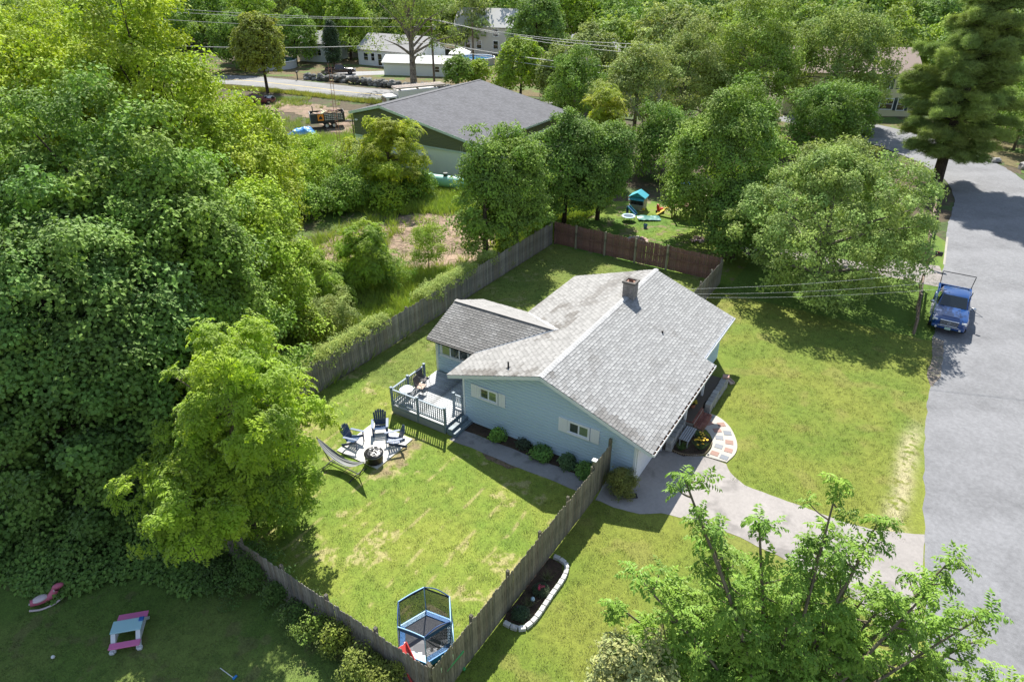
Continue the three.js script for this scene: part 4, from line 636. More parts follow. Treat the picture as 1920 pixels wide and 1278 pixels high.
  const tp = new THREE.PlaneGeometry(1.9, 1.1, 26, 16); { const q = tp.attributes.position; for (let i = 0; i < q.count; i++) q.setZ(i, 0.06 + 0.16 * fbm(q.getX(i) * 2 + 4, q.getY(i) * 2 + 9, 3)); tp.rotateX(-PI / 2); tp.computeVertexNormals(); tp.translate(11.6, 0, -55.3); }
  tag(mesh('ground_tarp', ni(tp), mat([0.05, 0.19, 0.17], 0.35, { side: THREE.DoubleSide })), 'crumpled green tarp on the play yard grass', 'tarp');
  const bp = thing('toy_bucket', 'small blue bucket on the play yard grass', 'bucket', [10.95, 0, -53.2]); mesh('pail', place(ni(new THREE.LatheGeometry([[0.12, 0], [0.17, 0.3], [0.18, 0.3], [0.13, -0.01]].map(q => new THREE.Vector2(...q)), 20)), [0, 0.02, 0]), mat([0.08, 0.15, 0.3], 0.5, { side: THREE.DoubleSide }), bp); mesh('bottom', cyl(0.13, 0.13, 0.02, [0, 0.03, 0]), mat([0.08, 0.15, 0.3], 0.5), bp);
  const br = thing('brush_pile', 'heap of pale cut logs at the right end of the play yard', 'log pile', [14.6, 0, -50.2]); for (let i = 0; i < 9; i++) mesh('log', bar([rr(-0.8, 0.8), rr(0.08, 0.2), rr(-0.5, 0.5)], [rr(-0.8, 0.8), rr(0.1, 0.35), rr(-0.5, 0.5)], 0.07), mat([rr(0.34, 0.46), rr(0.28, 0.36), rr(0.24, 0.3)], 0.95), br);
}
// ---------------------------------------------------------------- vehicles
const tyre = mat([0.022, 0.022, 0.024], 0.85), chrome = mat([0.62, 0.63, 0.65], 0.22, { metalness: 0.9 }), lampGlass = pmat([0.78, 0.78, 0.74], 0.12, { clearcoat: 1 }), darkGlass = pmat([0.012, 0.016, 0.016], 0.04, { clearcoat: 1, ior: 1.5 });
function wheelAt(parent, x, z, r, w, rimMat = M.metal) {
  const g = new THREE.Group(); g.name = 'wheel'; g.position.set(x, r, z); parent.add(g);
  mesh('tyre', place(ni(new THREE.LatheGeometry([[r * 0.6, -w / 2], [r * 0.93, -w / 2], [r, -w * 0.32], [r, w * 0.32], [r * 0.93, w / 2], [r * 0.6, w / 2]].map(p => new THREE.Vector2(...p)), 26)), [0, 0, 0], [0, 0, PI / 2]), tyre, g);
  const s = []; for (let i = 0; i < 5; i++) { const a = i * 2 * PI / 5; s.push(place(bx(w * 0.5, r * 0.56, r * 0.16), [0, Math.cos(a) * r * 0.3, Math.sin(a) * r * 0.3], [a, 0, 0])); }
  s.push(cyl(r * 0.16, r * 0.16, w * 0.6, [0, 0, 0], [0, 0, PI / 2], 12), place(ni(new THREE.TorusGeometry(r * 0.58, r * 0.06, 6, 24)), [0, 0, 0], [0, PI / 2, 0]), cyl(r * 0.57, r * 0.57, w * 0.2, [0, 0, 0], [0, 0, PI / 2], 20));
  mesh('rim', s, rimMat, g);
}
// lofted body: sections along z, each a list of [x, y] for the right half (bottom to top); mirrored, capped
function loft(sections) {
  const rows = sections.map(([z, pts]) => [...pts.map(([x, y]) => [x, y, z]), ...pts.slice().reverse().map(([x, y]) => [-x, y, z])]), q = [], n = rows[0].length;
  for (let i = 0; i + 1 < rows.length; i++) for (let k = 0; k < n; k++) q.push([rows[i][k], rows[i][(k + 1) % n], rows[i + 1][(k + 1) % n], rows[i + 1][k]]);
  for (const r of [rows[0], rows[rows.length - 1]]) for (let k = 1; k + 1 < n; k++) q.push([r[0], r[k], r[k + 1], r[k + 1]]);
  return toCreasedNormals(ni(quads(q)), 0.6);
}
function pickup(label, [x, z], ry, paint, { rack = true, plate = false } = {}) {
  const t = thing('pickup_truck', label, 'pickup truck', [x, 0.01, z], ry), W = 0.93;
  const sec = (w, y0, y1, yt, wt) => [[w * 0.9, y0], [w, y0 + 0.12], [w * 1.015, y1 - 0.12], [w * 0.97, y1], [wt, yt]];
  mesh('body', loft([[2.62, sec(0.72, 0.52, 0.82, 0.86, 0.5)], [2.5, sec(0.86, 0.44, 0.92, 0.97, 0.7)], [2.2, sec(W, 0.4, 1.0, 1.07, 0.74)], [1.6, sec(W, 0.4, 1.04, 1.12, 0.76)], [0.98, sec(W, 0.4, 1.07, 1.15, 0.78)], [0.7, sec(W, 0.4, 1.08, 1.1, 0.8)], [-0.95, sec(W, 0.4, 1.08, 1.1, 0.8)]]), paint, t);
  mesh('hood_ridge', [rbx(0.9, 0.035, 1.25, 0.015, [0, 1.105, 1.65], [0.07, 0, 0])], paint, t);
  const cabS = (w, y, wt, yt) => [[w, y], [w * 0.99, y + 0.02], [wt + 0.03, yt - 0.06], [wt, yt], [wt * 0.7, yt + 0.03]];
  mesh('cab', loft([[1.0, cabS(0.82, 1.08, 0.78, 1.12)], [0.38, cabS(0.84, 1.08, 0.69, 1.68)], [0.1, cabS(0.85, 1.08, 0.7, 1.75)], [-0.55, cabS(0.85, 1.08, 0.7, 1.75)], [-0.86, cabS(0.84, 1.08, 0.69, 1.68)], [-0.93, cabS(0.83, 1.08, 0.76, 1.2)]]), paint, t);
  mesh('windscreen', slab([-0.71, 1.145, 0.985], [0.71, 1.145, 0.985], [0.635, 1.655, 0.445], [-0.635, 1.655, 0.445], 0.012).translate(0, 0.024, 0.02), darkGlass, t);
  mesh('rear_window', slab([-0.62, 1.24, -0.945], [0.62, 1.24, -0.945], [0.58, 1.62, -0.9], [-0.58, 1.62, -0.9], 0.012), darkGlass, t);
  for (const s of [-1, 1]) {
    const q = (z0, z1, f0, f1) => slab([s * 0.868, 1.14, z0], [s * 0.868, 1.14, z1], [s * 0.757, 1.62, z1 - f1], [s * 0.757, 1.62, z0 - f0], 0.01);
    mesh('side_window', q(0.75, 0.02, 0.34, 0), darkGlass, t); mesh('side_window', q(-0.06, -0.78, 0, -0.04), darkGlass, t);
    mesh('door_handle', rbx(0.03, 0.04, 0.16, 0.012, [s * 0.945, 0.98, -0.02]), chrome, t);
    mesh('mirror', [place(ni(new THREE.SphereGeometry(0.13, 14, 10)), [s * 1.1, 1.2, 0.8], [0, 0, 0], [1, 0.8, 0.55]), bar([s * 0.9, 1.15, 0.78], [s * 1.06, 1.18, 0.8], 0.025)], chrome, t);
    mesh('headlight', place(rbx(0.3, 0.2, 0.2, 0.06), [s * 0.73, 0.84, 2.47], [0, s * 0.38, 0]), lampGlass, t);
    mesh('wheel_arch', place(ni(new THREE.TorusGeometry(0.43, 0.045, 8, 20, PI)), [s * 0.935, 0.4, 1.65], [0, PI / 2, 0]), paint, t); mesh('wheel_arch', place(ni(new THREE.TorusGeometry(0.43, 0.045, 8, 20, PI)), [s * 0.935, 0.4, -1.75], [0, PI / 2, 0]), paint, t);
    mesh('wheel_well', [cyl(0.42, 0.42, 0.06, [s * 0.91, 0.42, 1.65], [0, 0, PI / 2], 24), cyl(0.42, 0.42, 0.06, [s * 0.91, 0.42, -1.75], [0, 0, PI / 2], 24)], M.black, t);
    for (const zz of [1.65, -1.75]) wheelAt(t, s * 0.87, zz, 0.375, 0.25);
    mesh('running_board', rbx(0.14, 0.05, 1.9, 0.02, [s * 0.98, 0.42, -0.05]), chrome, t);
    mesh('bed_side', [bx(0.1, 0.62, 1.75, [s * 0.86, 0.77, -1.83]), rbx(0.14, 0.04, 1.72, 0.015, [s * 0.86, 1.1, -1.83])], paint, t); mesh('tail_light', rbx(0.1, 0.3, 0.06, 0.02, [s * 0.85, 0.86, -2.7]), mat([0.4, 0.02, 0.02], 0.3), t);
  }
  mesh('grille', [rbx(0.96, 0.26, 0.1, 0.05, [0, 0.79, 2.6])], M.black, t); mesh('grille_frame', [rbx(0.98, 0.05, 0.12, 0.02, [0, 0.92, 2.6]), rbx(0.94, 0.035, 0.11, 0.015, [0, 0.8, 2.62]), rbx(0.9, 0.05, 0.12, 0.02, [0, 0.67, 2.62]), place(ni(new THREE.TorusGeometry(0.07, 0.014, 6, 20)), [0, 0.8, 2.69], [0, 0, 0], [1.3, 0.8, 1])], chrome, t);
  mesh('bumper', rbx(1.72, 0.22, 0.24, 0.08, [0, 0.5, 2.56]), paint, t); mesh('bumper_trim', rbx(1.1, 0.06, 0.05, 0.02, [0, 0.595, 2.68]), chrome, t);
  for (const s of [-1, 1]) mesh('fog_light', cyl(0.06, 0.06, 0.04, [s * 0.62, 0.48, 2.68], [PI / 2, 0, 0]), lampGlass, t);
  if (plate) mesh('license_plate', rbx(0.31, 0.155, 0.012, 0.005, [0, 0.47, 2.695]), mat([0.42, 0.60, 0.52], 0.5), t);
  mesh('bed_floor', bx(1.62, 0.06, 1.7, [0, 0.6, -1.83]), M.black, t); mesh('bed_front', bx(1.6, 0.56, 0.06, [0, 0.8, -0.99]), M.black, t); mesh('tailgate', bx(1.62, 0.56, 0.08, [0, 0.8, -2.68]), paint, t); mesh('rear_bumper', rbx(1.7, 0.16, 0.16, 0.05, [0, 0.46, -2.74]), chrome, t);
  for (const s of [-1, 1]) mesh('wiper', bar([s * 0.3 - 0.25, 1.19, 0.98], [s * 0.3 + 0.2, 1.23, 0.9], 0.012), M.black, t);
  if (rack) {
    const f = [], rk = mat([0.03, 0.03, 0.035], 0.4, { metalness: 0.4 });
    for (const s of [-1, 1]) f.push(bar([s * 0.86, 1.1, -2.6], [s * 0.92, 1.95, -2.6], 0.026), bar([s * 0.86, 1.1, -1.05], [s * 0.92, 1.5, -1.05], 0.026));
    f.push(bar([-0.92, 1.95, -2.6], [0.92, 1.95, -2.6], 0.026)); mesh('ladder_rack', f, rk, t);
  }
  return t;
}
const bluePaint = pmat([0.0015, 0.048, 0.2], 0.35, { clearcoat: 1, clearcoatRoughness: 0.05 });
pickup('blue pickup truck with black ladder rack parked at the street edge', [27.15, -37.55], YAW, bluePaint, { plate: true });
pickup('dark burgundy pickup truck in the far driveway', [-31.0, -131.3], 1.75, pmat([0.03, 0.012, 0.015], 0.25, { clearcoat: 1 }), { rack: false });

// ---------------------------------------------------------------- mailbox and split rail fences
{
  const old = woodMats([[0.30, 0.23, 0.19], [0.36, 0.30, 0.25], [0.22, 0.15, 0.115]]);
  const mb = thing('mailbox', 'dark mailbox on a leaning wooden post beside the neighbor driveway', 'mailbox', [29.95, 0, -45.4], YAW);
  mesh('post', beam([0, 0, 0], [0, 1.35, 0.02], 0.11, 0.11), old[2], mb); mesh('arm', beam([-0.1, 0.98, 0], [0.75, 0.98, 0], 0.08, 0.09), old[2], mb); mesh('brace', beam([0.05, 0.55, 0], [0.45, 0.95, 0], 0.06, 0.07), old[2], mb);
  const bg = [bx(0.52, 0.14, 0.19, [0.5, 1.1, 0]), place(ni(new THREE.CylinderGeometry(0.095, 0.095, 0.52, 16, 1, false, 0, PI)), [0.5, 1.17, 0], [0, 0, PI / 2]).rotateX(0)];
  const box = mesh('box', [bx(0.52, 0.15, 0.19, [0.5, 1.1, 0]), cyl(0.095, 0.095, 0.52, [0.5, 1.175, 0], [0, 0, PI / 2], 18)], mat([0.02, 0.02, 0.022], 0.4), mb); mesh('flag', bx(0.14, 0.05, 0.012, [0.45, 1.26, 0.11]), mat([0.4, 0.03, 0.02], 0.5), box);
  function railFence(label, pts) {
    const f = thing('split_rail_fence', label, 'fence', [0, 0, 0], 0, 'split rail fences along the street');
    pts.forEach(([x, z], i) => { mesh('post', beam([x, 0, z], [x + rr(-0.06, 0.06), 1.12, z + rr(-0.05, 0.05)], 0.14, 0.12), old[i % 3], f);
      if (i) { const [a, b] = pts[i - 1]; for (const y of [0.45, 0.88]) mesh('rail', [tube([[a, y + rr(-0.04, 0.04), b], [(a + x) / 2, y + rr(-0.06, 0.04), (b + z) / 2], [x, y + rr(-0.04, 0.04), z]], 0.065, 6, 6)], old[(i + (y > 0.6 ? 1 : 0)) % 3], f); } });
  }
  railFence('short weathered split rail fence on the lawn beside the blue truck', [[23.95, -35.45], [25.75, -38.6], [27.6, -41.75]]);
  railFence('long weathered split rail fence from the mailbox to the pine', [[30.0, -46.1], [31.75, -48.8], [33.4, -51.6], [35.0, -54.2], [36.7, -57.1], [38.3, -59.9], [39.7, -62.4]]);
}
// ---------------------------------------------------------------- the workshop behind the lot
{
  const GO = [-5.97, -65.85], g = thing('workshop_building', 'large workshop with dark shingle roof, olive gable and pale block walls', 'building', [GO[0], 0, GO[1]], YAW);
  const L = -12.76, P = -8.51, R = 3.44, yl = 5.37, yp = 6.39, yr = 4.05, D = 17.8, olive = mat([0.135, 0.15, 0.085], 0.7), block = mat([0.74, 0.78, 0.74], 0.9, { bumpMap: grainTex, bumpScale: 0.01 }), trim = mat([0.52, 0.62, 0.58], 0.6);
  const ry = x => x < P ? yl + (x - L) * (yp - yl) / (P - L) : yp - (x - P) * (yp - yr) / (R - P);
  mesh('block_wall', bx(15.5, 3.0, D - 0.6, [-4.65, 1.5, -D / 2 + 0.1]), block, g);
  mesh('upper_wall', place(prism([[-12.4, 3.0], [3.1, 3.0], [3.1, ry(3.1) - 0.12], [P, yp - 0.14], [-12.4, ry(-12.4) - 0.12]], D - 0.6, 'z'), [0, 0, -D / 2 + 0.1]), olive, g);
  mesh('siding', lapSiding((x, y, d) => [x, y, -0.2 + d], 3.12, yp - 0.2, y => y < ry(-12.4) - 0.14 ? -12.4 : L + (y + 0.14 - yl) * (P - L) / (yp - yl), y => y < ry(3.1) - 0.14 ? 3.1 : P + (yp - 0.14 - y) * (R - P) / (yp - yr), 0.16), olive, g, true);
  mesh('belt_trim', bx(15.5, 0.16, 0.1, [-4.65, 3.02, -0.16]), trim, g);
  const rm = mat([1, 1, 1], 0.95, { map: tex(512, 512, (i, j) => { const row = Math.floor(j / 16), k = hash2(Math.floor((i + (row % 2) * 14) / 28), row), v = 0.105 + 0.045 * (k - 0.5) + 0.03 * (hash2(i, j) - 0.5) + 0.03 * (tfbm(i / 512, j / 512, 4, 4) - 0.5); return [v * 0.96, v * 0.97, v * 1.09]; }) });
  const roof = mesh('roof', [uvm(slab([L, yl, 0.1], [P, yp, 0.1], [P, yp, -D], [L, yl, -D], 0.14), 0.22), uvm(slab([P, yp, 0.1], [R, yr, 0.1], [R, yr, -D], [P, yp, -D], 0.14), 0.22)], rm, g);
  mesh('ridge_cap', slab([P - 0.16, yp + 0.02, 0.11], [P + 0.16, yp + 0.02, 0.11], [P + 0.16, yp + 0.02, -D], [P - 0.16, yp + 0.02, -D], 0.05), mat([0.11, 0.11, 0.12], 0.9), roof);
  const rk = (x0, x1) => slab([x0, ry(x0) - 0.01, 0.12], [x1, ry(x1) - 0.01, 0.12], [x1, ry(x1) - 0.01, 0.07], [x0, ry(x0) - 0.01, 0.07], 0.24); mesh('rake_board', rk(L, P), trim, g); mesh('rake_board', rk(P, R), trim, g);
  mesh('fascia', [bx(0.05, 0.22, D, [L + 0.0, yl - 0.14, -D / 2]), bx(0.05, 0.2, D, [R, yr - 0.12, -D / 2])], trim, g);
  slidingWindow(g, 1.4, 1.0, 4, [-4.6, 1.5, -0.2]); for (const x of [1.2, 1.4]) mesh('conduit', bar([x, 0.5, -0.14], [x, 3.6, -0.14], 0.025), M.metal, g);
  mesh('electric_meter', [rbx(0.3, 0.45, 0.16, 0.03, [1.0, 0.9, -0.12]), rbx(0.5, 0.7, 0.3, 0.05, [1.75, 0.5, 0.0])], mat([0.32, 0.34, 0.33], 0.6), g); mesh('wall_lamp', [bar([-2.6, 2.1, -0.2], [-2.6, 2.2, 0.15], 0.03), rbx(0.26, 0.1, 0.2, 0.04, [-2.6, 2.2, 0.2])], M.metal, g);
  mesh('downspout', bar([L + 0.25, 0, -0.1], [L + 0.25, 5.0, -0.1], 0.05), M.black, g); mesh('flood_light', rbx(0.3, 0.15, 0.2, 0.04, [-11.9, 4.6, -0.05]), M.white, g);
  // propane tank
  const t = thing('propane_tank', 'long seafoam green propane tank in the weeds behind the workshop', 'tank', [-6.4, 0, -63.0], -0.36), tm = mat([0.25, 0.50, 0.43], 0.45);
  mesh('shell', [place(ni(new THREE.CapsuleGeometry(0.55, 3.6, 10, 26)), [0, 0.95, 0], [0, 0, PI / 2])], tm, t); mesh('valve_cover', [cyl(0.22, 0.22, 0.3, [0.2, 1.6, 0])], mat([0.03, 0.05, 0.05], 0.5), t); for (const s of [-1, 1]) mesh('foot', bx(0.25, 0.5, 0.9, [s * 1.3, 0.25, 0]), mat([0.4, 0.4, 0.38], 0.9), t); for (const s of [-1, 1]) mesh('lug', bx(0.2, 0.12, 0.08, [s * 1.3, 1.52, 0]), tm, t);
}
// ---------------------------------------------------------------- dump trailer, tarp, wrecked car, parked flatbed
{
  const t = thing('dump_trailer', 'black dump trailer loaded with scrap wood and orange lettered side', 'trailer', [-23.6, 0, -89.6], 0.32), bk = mat([0.03, 0.03, 0.033], 0.5), gy = mat([0.30, 0.31, 0.31], 0.6);
  mesh('bed_floor', bx(4.2, 0.16, 2.0, [0, 0.75, 0]), bk, t); for (const s of [-1, 1]) mesh('side_panel', bx(4.2, 1.05, 0.06, [0, 1.35, s * 1.0]), bk, t); mesh('tailgate', bx(0.06, 1.05, 1.94, [-2.1, 1.35, 0]), gy, t); mesh('front_panel', bx(0.06, 1.15, 1.94, [2.1, 1.4, 0]), bk, t);
  for (let i = 0; i < 7; i++) mesh('stake', bx(0.06, 1.05, 0.05, [-2.0 + i * 0.66, 1.35, 1.05]), bk, t);
  const cv = document.createElement('canvas'); cv.width = 512; cv.height = 160; const c = cv.getContext('2d'); c.fillStyle = '#1c1c1e'; c.fillRect(0, 0, 512, 160); c.fillStyle = '#e0872a'; c.fillRect(4, 10, 120, 140); c.fillStyle = '#1c1c1e'; c.beginPath(); c.moveTo(30, 80); c.lineTo(64, 40); c.lineTo(98, 80); c.lineTo(98, 120); c.lineTo(30, 120); c.fill(); c.fillStyle = '#b9b9b6'; for (let r = 0; r < 4; r++) for (let k = 0; k < 9; k++) c.fillRect(145 + k * 40, 18 + r * 36, 26 + (k * 7 + r * 5) % 9, 18);
  const ct = new THREE.CanvasTexture(cv); ct.colorSpace = THREE.SRGBColorSpace; const sg = ni(new THREE.PlaneGeometry(3.2, 0.9)); sg.translate(0.35, 1.4, 1.085); mesh('side_sign', sg, mat([1, 1, 1], 0.6, { map: ct }), t);
  for (let i = 0; i < 34; i++) mesh('scrap_board', bx(rr(0.8, 2.2), 0.04, rr(0.1, 0.3), [rr(-1.1, 1.1), rr(1.5, 1.95), rr(-0.6, 0.6)], [rr(-0.2, 0.2), rr(-1.4, 1.4), rr(-0.2, 0.2)]), mat([rr(0.4, 0.6), rr(0.33, 0.45), rr(0.22, 0.34)], 0.9), t);
  mesh('load', rbx(3.9, 0.7, 1.8, 0.2, [0, 1.25, 0]), mat([0.34, 0.28, 0.2], 0.95), t);
  for (const s of [-1, 1]) for (const x of [-0.2, 0.72]) wheelAt(t, 0, 0, 0.37, 0.24, mat([0.7, 0.7, 0.7], 0.5)), t.children[t.children.length - 1].position.set(x, 0.37, s * 0.98), t.children[t.children.length - 1].rotation.y = PI / 2;
  mesh('fender', [rbx(1.95, 0.05, 0.3, 0.02, [0.26, 0.82, 1.0]), rbx(1.95, 0.05, 0.3, 0.02, [0.26, 0.82, -1.0])], bk, t); mesh('jack_post', bar([-1.6, 1.8, -0.9], [-1.65, 2.5, -0.9], 0.06), bk, t);
  mesh('tongue', [beam([2.1, 0.6, 0.5], [3.4, 0.5, 0], 0.1, 0.12), beam([2.1, 0.6, -0.5], [3.4, 0.5, 0], 0.1, 0.12)], bk, t); mesh('tail_light', [rbx(0.05, 0.1, 0.3, 0.02, [-2.14, 0.8, 0.8]), rbx(0.05, 0.1, 0.3, 0.02, [-2.14, 0.8, -0.8])], mat([0.5, 0.12, 0.03], 0.4), t);
  const tp = new THREE.PlaneGeometry(3.0, 2.0, 34, 24); { const q = tp.attributes.position; for (let i = 0; i < q.count; i++) { const e = 1 - Math.max(Math.abs(q.getX(i)) / 1.5, Math.abs(q.getY(i)) / 1.0); q.setZ(i, 0.03 + sstep(0, 0.5, e) * (0.2 + 0.6 * fbm(q.getX(i) * 2.2, q.getY(i) * 2.2, 4))); q.setX(i, q.getX(i) * (0.85 + 0.3 * fbm(q.getY(i), 3, 2))); } tp.rotateX(-PI / 2); tp.computeVertexNormals(); tp.translate(-26.0, 0, -86.3); }
  tag(mesh('blue_tarp', ni(tp), mat([0.06, 0.27, 0.62], 0.4, { side: THREE.DoubleSide })), 'crumpled bright blue tarp beside the dump trailer', 'tarp');
  const w = thing('wrecked_car', 'dark red wrecked car with open engine bay under the roadside tree', 'car', [-37.2, 0, -104.6], 0.2), mr = mat([0.15, 0.035, 0.04], 0.5);
  const sx = (w2, y0, y1) => [[w2 * 0.92, y0], [w2, y0 + 0.15], [w2, y1 - 0.1], [w2 * 0.93, y1], [w2 * 0.5, y1 + 0.02]];
  const bd = loft([[-2.3, sx(0.75, 0.4, 0.85)], [-2.0, sx(0.88, 0.3, 0.95)], [0.6, sx(0.9, 0.28, 0.98)], [0.7, sx(0.9, 0.28, 0.75)], [2.1, sx(0.86, 0.3, 0.72)], [2.3, sx(0.7, 0.4, 0.68)]]); bd.rotateY(PI / 2); mesh('body', bd, mr, w);
  const cb = loft([[-1.7, [[0.78, 0.95], [0.78, 0.97], [0.72, 1.0], [0.6, 1.02], [0.3, 1.02]]], [-1.0, [[0.8, 0.95], [0.78, 1.0], [0.66, 1.36], [0.6, 1.4], [0.3, 1.42]]], [-0.1, [[0.8, 0.95], [0.78, 1.0], [0.66, 1.36], [0.6, 1.4], [0.3, 1.42]]], [0.6, [[0.78, 0.95], [0.78, 0.97], [0.72, 1.0], [0.6, 1.02], [0.3, 1.02]]]]); cb.rotateY(PI / 2); mesh('roof', cb, mr, w);
  for (const s of [-1, 1]) mesh('side_window', slab([-1.5, 1.02, s * 0.79], [0.45, 1.02, s * 0.79], [-0.1, 1.34, s * 0.69], [-1.05, 1.34, s * 0.69], 0.01), darkGlass, w);
  mesh('windscreen', slab([0.56, 1.05, -0.66], [0.56, 1.05, 0.66], [0.0, 1.39, 0.58], [0.0, 1.39, -0.58], 0.01), darkGlass, w);
  for (let i = 0; i < 16; i++) mesh('engine_part', rbx(rr(0.2, 0.5), rr(0.15, 0.35), rr(0.2, 0.5), 0.04, [rr(0.9, 2.1), 0.85, rr(-0.55, 0.55)], [rr(-1, 1), rr(-1, 1), 0], 1), [M.metal, M.black, mat([0.5, 0.5, 0.5], 0.5)][i % 3], w);
  for (const s of [-1, 1]) for (const x of [-1.4, 1.4]) { wheelAt(w, 0, 0, 0.31, 0.2); const q = w.children[w.children.length - 1]; q.position.set(x, 0.31, s * 0.8); q.rotation.y = PI / 2; }
  const f = thing('flatbed_truck', 'white truck with ladder racks parked behind the workshop', 'truck', [-13.5, 0, -100.5], 0.5), wh = mat([0.68, 0.66, 0.62], 0.5);
  mesh('cargo_box', rbx(6.0, 2.3, 2.2, 0.08, [0, 1.75, 0]), wh, f); mesh('cab', rbx(1.7, 1.8, 2.1, 0.25, [-3.9, 1.4, 0]), wh, f); mesh('side_window', bx(0.9, 0.55, 2.13, [-3.9, 1.75, 0]), darkGlass, f); mesh('windscreen', bx(0.04, 0.6, 1.8, [-4.76, 1.75, 0]), darkGlass, f);
  for (const s of [-1, 1]) for (const x of [-3.8, 1.6]) { wheelAt(f, 0, 0, 0.4, 0.25); const q = f.children[f.children.length - 1]; q.position.set(x, 0.4, s * 0.95); q.rotation.y = PI / 2; }
  for (const z of [-0.9, -0.2, 0.7]) mesh('rack_pipe', bar([-3.2, 3.15, z], [4.2, 3.15, z], 0.14, 0.14, 10), mat([0.62, 0.52, 0.44], 0.8), f); for (const x of [-2.6, 0, 2.6]) mesh('rack_bar', bx(0.08, 0.12, 2.2, [x, 2.96, 0]), M.black, f);
  const an = thing('radio_mast', 'thin rusty lattice mast at the workshop corner', 'mast', [-19.3, 0, -77.0]); for (const s of [-0.15, 0.15]) mesh('mast_leg', bar([s, 0, 0], [s, 9.3, 0], 0.025), mat([0.35, 0.16, 0.11], 0.7), an); for (let i = 0; i < 20; i++) mesh('rung', bar([-0.15, 0.3 + i * 0.45, 0], [0.15, 0.3 + i * 0.45, 0], 0.015), mat([0.35, 0.16, 0.11], 0.7), an);
}
